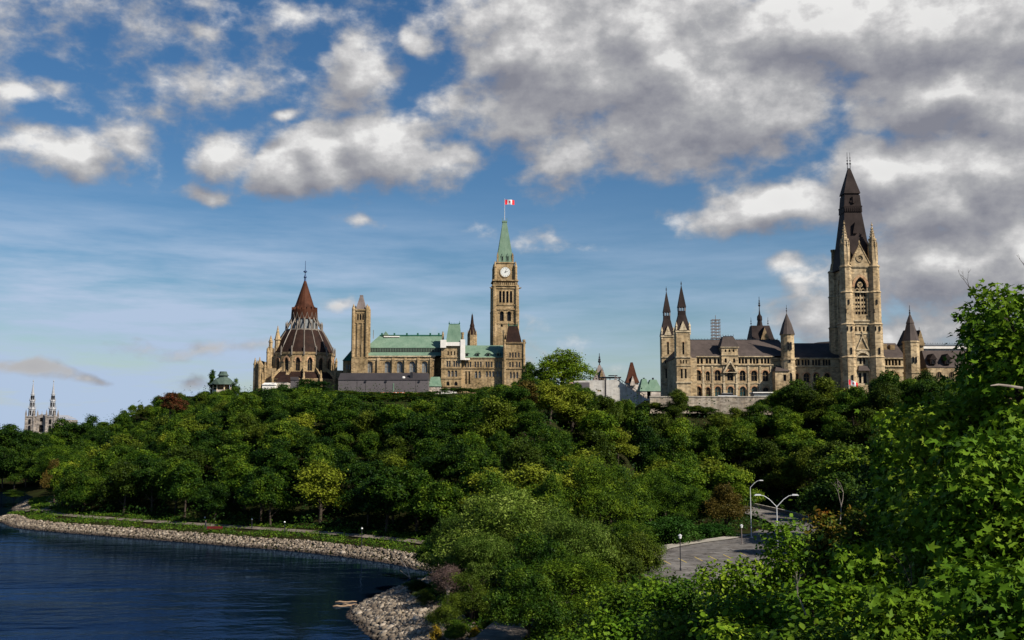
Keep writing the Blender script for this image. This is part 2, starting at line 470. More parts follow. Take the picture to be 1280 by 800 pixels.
def ico():
    t = (1+5**.5)/2
    v = np.array([(-1,t,0),(1,t,0),(-1,-t,0),(1,-t,0),(0,-1,t),(0,1,t),(0,-1,-t),(0,1,-t),(t,0,-1),(t,0,1),(-t,0,-1),(-t,0,1)], float)
    f = np.array([(0,11,5),(0,5,1),(0,1,7),(0,7,10),(0,10,11),(1,5,9),(5,11,4),(11,10,2),(10,7,6),(7,1,8),(3,9,4),(3,4,2),(3,2,6),(3,6,8),(3,8,9),(4,9,5),(2,4,11),(6,2,10),(8,6,7),(9,8,1)])
    return v/np.linalg.norm(v[0]), f
IV, IF = ico()
seg = np.linalg.norm(np.diff(shore_main, axis=0), axis=1); cum = np.r_[0, np.cumsum(seg)]
def along(s): return np.column_stack([np.interp(s, cum, shore_main[:, 0]), np.interp(s, cum, shore_main[:, 1])])
def strip_points(n, d0, d1, r):
    s = r.uniform(0, cum[-1]-1, n); P0 = along(s); P1 = along(s+.8); t = P1-P0; t /= np.linalg.norm(t, axis=1)[:, None]+1e-9
    d = r.uniform(d0, d1, n)
    return P0 + np.column_stack([t[:, 1], -t[:, 0]]) * d[:, None]
Q = strip_points(26000, -.5, 7.0, rng)
d = inland(Q[:, 0], Q[:, 1]); k = (d > -.7) & (d < np.where(Q[:, 1] < 152, 8, 3.5)); Q = Q[k]; d = d[k]
Q = np.vstack([Q, np.column_stack([rng.uniform(-22, 4, 9000), rng.uniform(84, 152, 9000)])])
d = inland(Q[:, 0], Q[:, 1]); k = (d > -.7) & (d < np.where(Q[:, 1] < 152, 9.0, 3.5)); Q = Q[k]; d = d[k]
zz = ground(Q[:, 0], Q[:, 1], d)
n = len(Q)
sc = np.clip(rng.lognormal(-1.55, .38, (n, 1, 1)), .09, .55) * rng.uniform(.6, 1.3, (n, 1, 3)) * np.array([1, 1, .75])
ang = rng.uniform(0, 2*PI, n); ca, sa = np.cos(ang)[:, None], np.sin(ang)[:, None]
V = IV[None] * sc * rng.uniform(.75, 1.2, (n, 12, 1))
Vx = V[..., 0]*ca - V[..., 1]*sa; Vy = V[..., 0]*sa + V[..., 1]*ca
V = np.stack([Vx + Q[:, :1], Vy + Q[:, 1:2], V[..., 2] + zz[:, None] + .08], 2)
me = np_mesh('riprap_stones', V.reshape(-1, 3), (IF[None] + (np.arange(n)*12)[:, None, None]).reshape(-1, 3))
m, nt, p = new_mat('riprap_rock')
g = nd(nt, 'ShaderNodeNewGeometry')
c = ramp(nt, g.outputs['Random Per Island'], [(0, (.08,.062,.045)), (.4, (.16,.125,.09)), (.75, (.24,.195,.14)), (1, (.38,.32,.25))])
c = mixc(nt, .5, c, ramp(nt, noise(nt, 3, 4, .6, g.outputs['Position']), [(.3, (.5,.5,.5)), (.7, (1.2,1.15,1.1))]), 'MULTIPLY')
sep = nd(nt, 'ShaderNodeSeparateXYZ'); nt.links.new(g.outputs['Position'], sep.inputs[0])
wet = nd(nt, 'ShaderNodeMapRange'); nt.links.new(sep.outputs[2], wet.inputs[0]); wet.inputs[1].default_value = .2; wet.inputs[2].default_value = .6
c = mixc(nt, wet.outputs[0], (.035,.024,.016), c)          # the waterline stays wet and algae stained
nt.links.new(c, p.inputs['Base Color']); p.inputs['Roughness'].default_value = .95
M['rock'] = m
tag(obj('riprap_stones', me, [m]), 'grey and tan riprap stones lining the river bank', 'rocks', None, 'stuff')

M['path'] = stone('gravel_path', (.12,.10,.08), (.17,.145,.12), (.23,.2,.17), 2, .95, False)
M['asphalt'] = stone('worn_asphalt', (.13,.12,.115), (.17,.16,.15), (.22,.205,.19), .6, .9, False)
nt = M['asphalt'].node_tree; p = next(q for q in nt.nodes if q.type == 'BSDF_PRINCIPLED'); src = p.inputs['Base Color'].links[0].from_socket
vo = nd(nt, 'ShaderNodeTexVoronoi', feature='DISTANCE_TO_EDGE'); vo.inputs['Scale'].default_value = .22; wv_ = nd(nt, 'ShaderNodeVectorMath', operation='ADD')
nz_ = nd(nt, 'ShaderNodeTexNoise'); nz_.inputs['Scale'].default_value = .6; nt.links.new(wpos(nt), nz_.inputs['Vector']); sc_ = nd(nt, 'ShaderNodeVectorMath', operation='SCALE'); sc_.inputs['Scale'].default_value = 2.5; nt.links.new(nz_.outputs[1], sc_.inputs[0])
nt.links.new(wpos(nt), wv_.inputs[0]); nt.links.new(sc_.outputs[0], wv_.inputs[1]); nt.links.new(wv_.outputs[0], vo.inputs['Vector'])
c = mixc(nt, 1.0, src, ramp(nt, vo.outputs[0], [(.0, (.45,.45,.45)), (.03, (1,1,1))]), 'MULTIPLY')          # tarred cracks
c = mixc(nt, .8, c, ramp(nt, noise(nt, .35, 4, .6, wpos(nt)), [(.38, (.62,.6,.58)), (.6, (1.05,1.05,1.05))]), 'MULTIPLY')   # patched and stained
nt.links.new(c, p.inputs['Base Color'])
M['kerb'] = stone('concrete_kerb', (.3,.28,.24), (.38,.35,.3), (.44,.4,.35), 1, .9, False)
M['yellow'] = paint('yellow_road_paint', (.5,.36,.07), .8, .2, 2)
M['sand_verge'] = paint('worn_earth', (.14,.11,.07), 1, .3, .4)
ms = shore_main[(shore_main[:, 1] > 176)]
L = offset_line(ms, 9.5)
ribbon('shore_path', L, 2.6, lambda q: np.maximum(ground(q[:, 0], q[:, 1]), 2.35) + .1, M['path'], m=4)
# near track at the foot of the bank
tr = catmull([(-4,88),(-1.5,100),(1,112),(5,125),(12,140)], 6)
ribbon('gravel_track', tr, 4.5, lambda q: np.full(len(q), 3.12), M['path'])
# parking lot, kerb and the lane climbing away behind the trees
lot = [W(px, py, 3.0) for px, py in [(790,712),(822,688),(860,680),(905,674),(935,668),(950,662),(1040,680),(1010,705),(930,740),(840,745)]]
lb = MB(); lb.add([(x, y, 3.06) for x, y in lot], [tuple(range(len(lot)))][:1])
lo_ = lb.build('parking_lot', M['asphalt']); tag(lo_, kind='structure')
kb = MB()
kl = [W(px, py, 3.0) for px, py in [(800,702),(822,688),(860,680),(905,674),(930,669)]]
kl = catmull(kl, 5)
ribbon('kerb', kl, 3.0, lambda q: np.full(len(q), 3.2), M['kerb'])
ym = MB()
for px, py in [(806,707),(826,704),(846,702),(866,700),(884,699),(902,697),(922,694)]:
    x, y = W(px+2, py-4, 3.06); 
    for t0, t1 in ((0, 1),):
        x2, y2 = W(px+26, py+8, 3.06)
        dx = (x2-x); dy = (y2-y); l = math.hypot(dx, dy); dx /= l; dy /= l
        x2, y2 = x + dx*5.2, y + dy*5.2
        ym.add([(x-dy*.07, y+dx*.07, 3.066), (x2-dy*.07, y2+dx*.07, 3.066), (x2+dy*.07, y2-dx*.07, 3.066), (x+dy*.07, y-dx*.07, 3.066)], [(0,3,2,1)])
tag(ym.build('parking_markings', M['yellow']), kind='structure')
lz = np.column_stack([lane[:, :2], lane[:, 2]])
def lane_z(q):
    dd = ((q[:, None, :] - lane[None, :, :2])**2).sum(2); return lane[dd.argmin(1), 2] + .3
ribbon('climbing_lane', lane[:, :2], 8.5, lane_z, M['asphalt'])
# low guard wall along the lane's far side
gw = offset_line(lane[:, :2], 4.6)
gt = thing('guard_wall', (float(gw[0,0]), float(gw[0,1]), 3.0), 'low concrete guard wall along the lane climbing behind the trees', 'wall')
wb = MB(); cp = MB()
for i in range(len(gw)-1):
    (xa, ya), (xb, yb) = gw[i], gw[i+1]; za, zb = lane[i, 2], lane[i+1, 2]
    ex, ey = (yb-ya), -(xb-xa); l = math.hypot(ex, ey); ex, ey = ex/l*.3, ey/l*.3
    for B, w_, zl, zh in ((wb, 1, -1, .95), (cp, 1.35, .952, 1.1)):
        vs = []
        for (x, y, z) in ((xa, ya, za), (xb, yb, zb)):
            vs += [(x-ex*w_/2, y-ey*w_/2, z+zl), (x+ex*w_/2, y+ey*w_/2, z+zl), (x+ex*w_/2, y+ey*w_/2, z+zh), (x-ex*w_/2, y-ey*w_/2, z+zh)]
        B.add(vs, [(0,4,5,1),(1,5,6,2),(2,6,7,3),(3,7,4,0)])
wb.build('wall_face', M['ret_wall'], gt); cp.build('coping', M['kerb'], gt)
# ------------------------------------------------------------------ windows
WCACHE = {}
def win_meshes(w, h, kind, lights, gm):
    key = (round(w, 2), round(h, 2), kind, lights, gm)
    if key in WCACHE: return WCACHE[key]
    L = arch(w, h, kind); fr = MB(); T = lambda u, d, z: (u, d, z)
    e_ = min(.11, w*.07); inner = [(u*(1-2*e_/w), e_ + z*(1-2*e_/h)) for u, z in L]
    fr.facade(L, [inner], T, .12, 0)
    for i in range(1, lights):
        u = -w/2 + w*i/lights
        fr.box(u-.045, u+.045, .01, .11, .05*h, h*(.97 if kind == 'rect' else (.9 if lights == 2 else .84)))
    if h > 2.2: fr.box(-w*.45, w*.45, .015, .105, h*.52, h*.52+.09)
    pn = MB(); pn.poly(L, [], lambda u, z: (u, .16, z))
    a = fr.mesh('window', M['nepean_dark']); b = pn.mesh('pane', M[gm])
    both = MB(); both.add(fr.v, fr.f, 0); both.add(pn.v, pn.f, 1)
    c = both.mesh('window', [M['iron'] if gm == 'glass' else M['nepean_dark'], M[gm]])
    WCACHE[key] = (a, b, c); return WCACHE[key]
def window(parent, pos, w, h, kind='round', lights=2, rz=0.0, gm='glass', deep=False):
    a, b, c = win_meshes(w, h, kind, lights, gm)
    o = bpy.data.objects.new('window', c if deep else a); COL.objects.link(o); o.parent = parent
    o.location = Vector(pos) - origin_of(parent); o.rotation_euler = (0, 0, rz)
    if not deep:
        q = bpy.data.objects.new('pane', b); COL.objects.link(q); q.parent = o
    return o
def finial(mb, x, y, z0, z1, r=.12, balls=2, m=0):
    mb.tube([(x, y, z0), (x, y, z1)], [r, r*.5], 5, m)
    for i in range(balls):
        zz = z0 + (z1-z0)*(.35 + .5*i/max(1, balls))
        mb.ball((x, y, zz), r*2.6*(1-.2*i), 6, 4, m)
def cresting(mb, x0, x1, y, z, h=.8, n=None, m=0):
    n = n or max(3, int((x1-x0)/.7))
    mb.box(x0, x1, y-.06, y+.06, z, z+h*.3, m)
    for i in range(n+1):
        x = x0 + (x1-x0)*i/n; mb.box(x-.06, x+.06, y-.05, y+.05, z+h*.3, z+h*(1 if i % 2 == 0 else .75), m)
def wallset(parent, name, x0, x1, z0, z1, y, yb, wins, mat, outline=None, d=.5, deep=False, trims=(), trim_mat=None, hood=None, hood_mat=None):
    """front wall with real openings plus the body behind it. wins: (cx, z, w, h, kind, lights, glass)"""
    mb = MB(); T = Tfront(y)
    holes = [shift(arch(w, h, k), cx, z) for cx, z, w, h, k, l, g in wins]
    mb.facade(outline or [(x0,z0),(x1,z0),(x1,z1),(x0,z1)], holes, T, d)
    if yb > y + d: mb.box(x0, x1, y+d, yb, z0, z1 if outline is None else max(z for _, z in outline[:2]+[(0, z1)]))
    o = mb.build(name, mat, parent)
    for cx, z, w, h, k, l, g in wins:
        window(o if deep else parent, (cx, y+d-.2, z), w, h, k, l, 0, g, deep)
    if trims or hood:
        for za, zb, pr in trims:
            tb = MB(); tb.box(x0-pr, x1+pr, y-pr, y+.2, za, zb); tb.build('string_course', trim_mat or M['sand_trim'], o if deep else parent)
        if hood:
            for cx, z, w, h, k, l, g in wins:
                if w < hood: continue
                hb = MB()
                L = shift(arch(w, h, k), cx, z)[2:]
                hb.ring(L, w*.2, T, -.12, .2, 0, False); hb.build('arch_hood', hood_mat or M['sand_red'], o if deep else parent)
    return o

# ================================================================== WEST RANGE (arcaded, slate roofed)
Y1 = 328.0
x_, z_ = (lambda p: X(p, Y1)), (lambda q: Z(q, Y1))
sx = X(641, Y1) - X(640, Y1)
wb0 = (x_(960), Y1, 31.0)
west = thing('gothic_office_building', wb0, 'long cream sandstone gothic building with slate roofs, arcade and tall spired tower', 'building')
GZ0 = 26.0
def big(px, top, bot, w=7.6, g='glass'): return (x_(px), z_(bot), w*sx, z_(top)-z_(bot), 'round', 2, g)
row1 = [big(872.7,462.5,476), big(884.8,464,476,5), big(897,462.5,476), big(912.8,462.5,476), big(928.2,463,476.3), big(942.7,463,476.5), big(956.8,463,476.7)]
row2 = [big(872.7,483,495.2), big(884.8,484,495.2,5)] + [big(p,483,495.5,7.6,'glass_green') for p in (897,912.8,928.2,942.7)] + [big(956.8,484,496)]
arc = [(x_(p), z_(454.6), 2.9*sx, z_(447.6)-z_(454.6), 'round', 1, 'glass') for p in
       (867.5,873,877.5,884,888,894.2,898.6,903,925,929,933,939,943,947,953,957,961)]
ends = [p for p in ()]
wallset(west, 'wall', x_(862), x_(966), GZ0, z_(446), Y1, Y1+17, row1 + row2 + arc, M['sand'],
        trims=[(z_(446.3), z_(445.2), .5), (z_(456.6), z_(455.4), .4), (z_(479.5), z_(478.8), .2), (z_(499), z_(497), .35)], hood=1.0)
# right stretch between the round turret and the great tower, and beyond it
rowr = [big(996.6,466.5,478,5), big(1008.8,466,478), big(1021,466,478), big(1034.7,466,478), big(1109,467,478), big(1121,467,478)]
arcr = [(x_(p), z_(456.6), 2.9*sx, z_(449.2)-z_(456.6), 'round', 1, 'glass') for p in
        (995.5,999.5,1004.6,1008.3,1012,1017.8,1021.5,1025.2,1031,1034.6,1038,1109.5,1113.5,1117.6,1121.6,1126)]
wallset(west, 'wall', x_(966)+.01, x_(1132), GZ0, z_(448), Y1+.6, Y1+17, rowr + arcr, M['sand'],
        trims=[(z_(448.2), z_(447.2), .5), (z_(458.6), z_(457.4), .4)], hood=1.0)
rb = MB()
rb.gable(x_(860), x_(984), Y1-.5, Y1+17.5, z_(445.2)+.02, z_(431)+2.2, 0, 0)
rb.build('roof', M['slate'], west)
rb = MB(); rb.gable(x_(984)+.05, x_(1134), Y1+.2, Y1+18, z_(447.2)+.02, z_(434)+2.0, 0, 0); rb.build('roof', M['slate'], west)
rb = MB(); cresting(rb, x_(864), x_(982), Y1+8.5, z_(431)+2.2, .5, 60); rb.build('ridge_cresting', M['iron'], west)
# string of small buttress piers on the front
pb = MB()
for p in (865.5, 879, 890.5, 905, 920.6, 935.5, 950, 963.5):
    pb.box(x_(p)-.35, x_(p)+.35, Y1-.35, Y1+.1, GZ0, z_(479)); pb.box(x_(p)-.25, x_(p)+.25, Y1-.22, Y1+.1, z_(479)+.01, z_(457))
pb.build('pier', M['sand_trim'], west)
# central pavilion : three small lights, mansard cap, relief gable under it
pav = wallset(west, 'pavilion', x_(902), x_(922.5), z_(456), z_(434), Y1-.7, Y1+4.5,
        [(x_(p), z_(440.2), 2.4*sx, z_(436.6)-z_(440.2), 'pointed', 1, 'glass') for p in (907,912,917)] +
        [(x_(p), z_(453.5), 2.6*sx, z_(448)-z_(453.5), 'round', 1, 'glass') for p in (907,917.5)], M['sand'], deep=True,
        trims=[(z_(434.6), z_(433.6), .35), (z_(444.6), z_(443.8), .25)])
mb = MB(); mb.frust((x_(902)-.3, x_(922.5)+.3, Y1-1.1, Y1+5), z_(433.6), (x_(905), x_(918), Y1+.2, Y1+3.6), z_(420.8)); mb.build('mansard_roof', M['slate'], pav)
mb = MB(); cresting(mb, x_(905), x_(918), Y1+.4, z_(420.8), .7); cresting(mb, x_(905), x_(918), Y1+3.4, z_(420.8), .7); mb.build('cresting', M['iron'], pav)
mb = MB(); T = Tfront(Y1-.9)
mb.facade([(x_(903),z_(466)),(x_(922),z_(466)),(x_(912.5),z_(449.5))], [[(x_(905.6),z_(465.2)),(x_(919.4),z_(465.2)),(x_(912.5),z_(453.2))]], T, .8)
mb.build('relief_gable', M['sand_trim'], west)
# low bay beside the round turret
bay = wallset(west, 'side_bay', x_(965), x_(983), GZ0, z_(465), Y1-4, Y1+.5, [(x_(976.8), z_(477), 3.6*sx, z_(469)-z_(477), 'rect', 1, 'glass')], M['sand'], deep=True)
mb = MB(); mb.frust((x_(964.6), x_(983), Y1-4.4, Y1+.4), z_(465)+.02, (x_(970), x_(983), Y1-.6, Y1+.4), z_(457.6)); mb.build('lean_roof', M['slate'], bay)

def turret(px, y, stages, roof, n=8, mat='sand', roofm='slate', wins=(), name='turret', fin=None, eaves=True, py=440):
    """octagonal / round turret part: stages (py_bottom, py_top, half width px), roof (py, half width px)"""
    cx = X(px, y, py); s = X(641, y) - X(640, y)
    mb = MB()
    for i, (a, b, r) in enumerate(stages):
        mb.prism(cx, y, Z(a, y), Z(b, y), r*s, r*s, n)
        if i < len(stages)-1 or eaves: mb.prism(cx, y, Z(b, y)-.25, Z(b, y)+.25, r*s+.22, r*s+.22, n)
    o = mb.build(name, M[mat], west_or[0])
    if roof:
        rb = MB(); rb.lathe(cx, y, [(max(r*s, .05), Z(q, y)) for q, r in roof], n, PI/n)
        rb.build('turret_roof', M[roofm], o)
    if fin:
        fb = MB(); finial(fb, cx, y, Z(fin[0], y), Z(fin[1], y), .09, 2); fb.build('finial', M['iron'], o)
    for (dx, a, b, w, kind) in wins:
        ap = stages[0][2]*s*math.cos(PI/n)
        window(o, (cx+dx*s, y-ap-.22, Z(b, y)), w*s, Z(a, y)-Z(b, y), kind, 1, 0, 'glass', True)
    return o
west_or = [west]
turret(984.5, Y1-1.2, [(500,449,8.8),(449,418,8.2)], [(418.4,9.6),(405,5.6),(392,.4)], 12, fin=(392.5,381),
       wins=[(-1.5,428,438,2.2,'pointed'),(2,428,438,2.2,'pointed'),(0,447.5,453.5,2.6,'rect'),(.6,466.5,477,4,'round')])
# ---- twin spired end pavilion
def spire_pavilion(px, y, hw, wall_top, wall_bot, r_low, gal, tip, fin, label=None):
    s = X(641, y) - X(640, y); cx = X(px, y, 450); w = hw*s
    wins = [(cx, Z(443, y), 2.3*s, Z(427, y)-Z(443, y), 'pointed', 1, 'glass')] + \
           [(cx+d*s, Z(454.5, y), 1.5*s, Z(450, y)-Z(454.5, y), 'rect', 1, 'glass') for d in (-3.4,0,3.4)] + \
           [(cx+d*s, Z(473, y), 2.4*s, Z(461, y)-Z(473, y), 'rect', 1, 'glass') for d in (-2.5,2.5)]
    o = wallset(west, 'spired_pavilion', cx-w, cx+w, GZ0, Z(wall_top, y), y, y+2*w, wins, M['sand'], deep=True,
            trims=[(Z(wall_top, y)-.3, Z(wall_top, y)+.2, .25), (Z(447, y), Z(446, y), .3), (Z(457.5, y), Z(456.8, y), .2), (Z(479, y), Z(477, y), .3)], hood=.5)
    rb = MB(); c = (cx, y+w)
    def sq(q, r): return (c[0]-r*s, c[0]+r*s, c[1]-r*s, c[1]+r*s), Z(q, y)
    lev = [(wall_top-.5, hw+.5), (wall_top-9, hw*.86), (gal+5, hw*.53), (gal, hw*.5)]
    for (q0, r0), (q1, r1) in zip(lev[:-1], lev[1:]):
        a, za = sq(q0, r0); b, zb = sq(q1, r1); rb.frust(a, za, b, zb)
    rb.prism(c[0], c[1], Z(gal, y)+1.1, Z(tip, y), hw*.64*s*1.3, .06, 4)
    rb.build('spire', M['slate_dark'], o)
    gb = MB()                                            # open gallery between the two roofs
    for k in range(12):
        a = 2*PI*k/12; r = hw*.5*s
        px_, py_ = max(-r, min(r, 1.5*r*math.cos(a))), max(-r, min(r, 1.5*r*math.sin(a)))
        gb.box(c[0]+px_-.1, c[0]+px_+.1, c[1]+py_-.1, c[1]+py_+.1, Z(gal, y), Z(gal, y)+1.12)
    gb.build('gallery', M['lead'], o)
    gm = MB(); T = Tfront(y-.25)
    gm.facade([(cx-w*.62, Z(wall_top, y)), (cx+w*.62, Z(wall_top, y)), (cx, Z(wall_top-13, y))], [], T, 2.5)
    gm.build('gablet', M['sand_trim'], o)
    fb = MB(); finial(fb, c[0], c[1], Z(tip, y)-.2, Z(fin, y), .09, 2); fb.build('finial', M['iron'], o)
    cb = MB()
    for a in (-1, 1):
        cb.prism(cx+a*w*.95, y+.3, Z(wall_top, y)-1, Z(wall_top-6, y), .42, .36, 8); cb.prism(cx+a*w*.95, y+.3, Z(wall_top-6, y), Z(wall_top-12, y), .45, .04, 8)
    cb.build('corner_pinnacle', M['sand_trim'], o)
    return o
spire_pavilion(854.4, 322.5, 8.7, 414, 500, 9, 388, 355, 350)
spire_pavilion(835.3, 343.0, 7.9, 420, 500, 9, 394, 363, 357)
mb = MB(); mb.box(X(838, 336), X(863, 336), 324, 348, GZ0, Z(449, 330)); mb.build('end_wall', M['sand'], west)
mb = MB(); mb.frust((X(838,336)-.3, X(863,336), 324, 348), Z(449,330), (X(846,336), X(863,336), 330, 342), Z(436,330)); mb.build('roof', M['slate'], west)
# ---- pavilion roof with fleche behind the ridge
yb = 352.0; s = X(641, yb) - X(640, yb); cx = X(953.5, yb, 420)
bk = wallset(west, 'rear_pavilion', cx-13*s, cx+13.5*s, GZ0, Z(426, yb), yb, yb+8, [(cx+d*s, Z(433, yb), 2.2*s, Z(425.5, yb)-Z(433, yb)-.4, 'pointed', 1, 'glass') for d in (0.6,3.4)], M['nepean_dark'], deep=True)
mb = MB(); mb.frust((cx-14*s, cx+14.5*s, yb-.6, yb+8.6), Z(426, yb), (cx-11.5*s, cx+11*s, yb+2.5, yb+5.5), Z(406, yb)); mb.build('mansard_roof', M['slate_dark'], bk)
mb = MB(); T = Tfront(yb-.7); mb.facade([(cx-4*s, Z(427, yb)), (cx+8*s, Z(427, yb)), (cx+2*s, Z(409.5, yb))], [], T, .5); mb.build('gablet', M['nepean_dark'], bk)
mb = MB(); mb.gable_y(cx-4.6*s, cx+8.6*s, yb-.15, yb+5, Z(427, yb)+.1, Z(408.6, yb)); mb.build('gablet_roof', M['slate_dark'], bk)
mb = MB(); mb.lathe(cx, yb+4, [(4.4*s, Z(409, yb)), (2.8*s, Z(400, yb)), (3.4*s, Z(398, yb)), (3.2*s, Z(394, yb)), (1.2*s, Z(391, yb)), (.5*s, Z(385, yb))], 8)
finial(mb, cx, yb+4, Z(386, yb), Z(369, yb), .16, 3)
mb.build('fleche', M['slate_dark'], bk)
for d in (-11, 10.5): mb = MB(); finial(mb, cx+d*s, yb+4, Z(407, yb), Z(395, yb), .1, 2); mb.build('finial', M['iron'], bk)
# glazed atrium roof behind the ridge
mb = MB(); cxs = [(X(p, 352), Z(q, 352)) for p, q in ((992,436),(1004,432),(1020,429),(1040,427.5),(1062,428),(1100,430),(1135,434))]
for (a, za), (b, zb) in zip(cxs[:-1], cxs[1:]):
    mb.add([(a,348,za),(b,348,zb),(b,372,zb),(a,372,za),(a,348,26),(b,348,26)], [(0,1,2,3),(0,4,5,1)])
mb.build('atrium_roof', M['grey_roof'], west)

# ---- the great tower
yt = 320.0; s = X(641, yt) - X(640, yt)
zt = lambda q: Z(q, yt)
xl, xr = X(1059.5, yt, 400), X(1094.5, yt, 400)
D = 12.5
tw = MB(); T = Tfront(yt)
bel = shift(arch(15.5*s, zt(346)-zt(393), 'pointed'), (xl+xr)/2, zt(393))
small = [shift(arch(2.4*s, zt(408.3)-zt(414), 'round'), (xl+xr)/2 + d*s, zt(414)) for d in (-7.5,-2.5,2.5,7.5)]
door = shift(arch(15*s, zt(441)-zt(481), 'round'), (xl+xr)/2, zt(481))
tw.facade([(xl,GZ0),(xr,GZ0),(xr,zt(333)),(xl,zt(333))], [bel, door] + small, T, 1.0)
tw.box(xl, xr, yt+1.0, yt+D, GZ0, zt(333))
# blind belfry arch on the shaded flank
tw.ring(shift(arch(13*s, zt(346)-zt(393), 'pointed'), -(yt+D/2), zt(393)), .5, Tleft(xl), -.3, .1)
tower = tw.build('great_tower', M['sand'], west)
window(tower, ((xl+xr)/2, yt+.75, zt(393)), 15.5*s, zt(346)-zt(393), 'pointed', 1, 0, 'glass', True)
tb = MB(); xm = (xl+xr)/2; Tt = Tfront(yt+.35)
for dx in (-7.6, 0, 7.6): tb.box(xm+dx*s-.2, xm+dx*s+.2, yt+.35, yt+.7, zt(393), zt(361 if dx else 358))
for dx in (-3.8, 3.8):
    tb.ring(shift(arch(6.6*s, zt(361)-zt(393), 'pointed'), xm+dx*s, zt(393))[2:], .3, Tt, 0, .3, 0, False)
    tb.box(xm+dx*s-.07, xm+dx*s+.07, yt+.45, yt+.6, zt(393), zt(366))
    for q in (388, 383, 378, 372): tb.box(xm+dx*s-3.5*s, xm+dx*s+3.5*s, yt+.45, yt+.6, zt(q)-.3, zt(q)+.3)
oc = [(xm+2.3*s*math.cos(2*PI*k/12), zt(355.5)+2.3*s*math.sin(2*PI*k/12)) for k in range(12)]
tb.ring(oc, .3, Tt, 0, .3)
for k in range(4): tb.box(xm+1.5*s*math.cos(k*PI/2)-.14, xm+1.5*s*math.cos(k*PI/2)+.14, yt+.4, yt+.65, zt(355.5)+1.5*s*math.sin(k*PI/2)-.14, zt(355.5)+1.5*s*math.sin(k*PI/2)+.14)
tb.ring(shift(arch(14.4*s, zt(346.8)-zt(393), 'pointed'), xm, zt(393))[2:], .25, Tt, 0, .3, 0, False)
tb.build('tracery', M['sand'], tower)
for d in (-7.5,-2.5,2.5,7.5): window(tower, ((xl+xr)/2 + d*s, yt+.5, zt(414)), 2.4*s, zt(408.3)-zt(414), 'round', 1, 0, 'glass', True)
# porch inside the doorway arch
pm = MB()
pm.facade([((xl+xr)/2-7.5*s, GZ0), ((xl+xr)/2+7.5*s, GZ0), ((xl+xr)/2+7.5*s, zt(444)), ((xl+xr)/2-7.5*s, zt(444))],
   [shift(arch(2.9*s, zt(446.5)-zt(455), 'pointed'), (xl+xr)/2+d*s, zt(455)) for d in (-2.2,2.2)] +
   [shift(arch(w_*s, zt(466)-zt(479), 'rect'), (xl+xr)/2+d*s, zt(479)) for d, w_ in ((-3.4,3.2),(2.6,4.4))], Tfront(yt+.65), .3)
pm.build('porch', M['sand_trim'], tower)
for d in (-2.2,2.2): window(tower, ((xl+xr)/2 + d*s, yt+.8, zt(455)), 2.9*s, zt(446.5)-zt(455), 'pointed', 1, 0, 'glass', True)
for d, w_ in ((-3.4,3.2),(2.6,4.4)): window(tower, ((xl+xr)/2 + d*s, yt+.8, zt(479)), w_*s, zt(466)-zt(479), 'rect', 1, 0, 'glass', True)
mb = MB(); mb.frust(((xl+xr)/2-7.4*s, (xl+xr)/2+7.4*s, yt-.9, yt+.6), zt(463.5), ((xl+xr)/2-5*s, (xl+xr)/2+5*s, yt+.2, yt+.6), zt(457)); mb.build('porch_roof', M['slate'], tower)
for q, pr in ((333.5,.35),(365,.2),(401,.35),(404.5,.25),(417,.2),(446,.3)):
    tr_ = MB(); tr_.box(xl-pr, xr+pr, yt-pr, yt+D+pr, zt(q)-.18, zt(q)+.22); tr_.build('string_course', M['sand_trim'], tower)
rg = MB()
rg.ring(bel[2:], .75, T, -.18, .1, 0, False)
rg.build('belfry_arch', M['sand_red'], tower)
rg = MB(); rg.ring(door[2:], .7, T, -.25, .1, 0, False)
rg.build('door_arch', M['sand_trim'], tower); rg = MB()
rg.facade([((xl+xr)/2-8.5*s, zt(438)), ((xl+xr)/2+8.5*s, zt(438)), ((xl+xr)/2, zt(418.5))], [[((xl+xr)/2-6.6*s, zt(436.6)), ((xl+xr)/2+6.6*s, zt(436.6)), ((xl+xr)/2, zt(422))]], Tfront(yt-.3), .4)
rg.prism((xl+xr)/2, yt-.2, zt(418.5), zt(413.5), .3, .08, 6)
rg.build('door_gable', M['sand_trim'], tower)
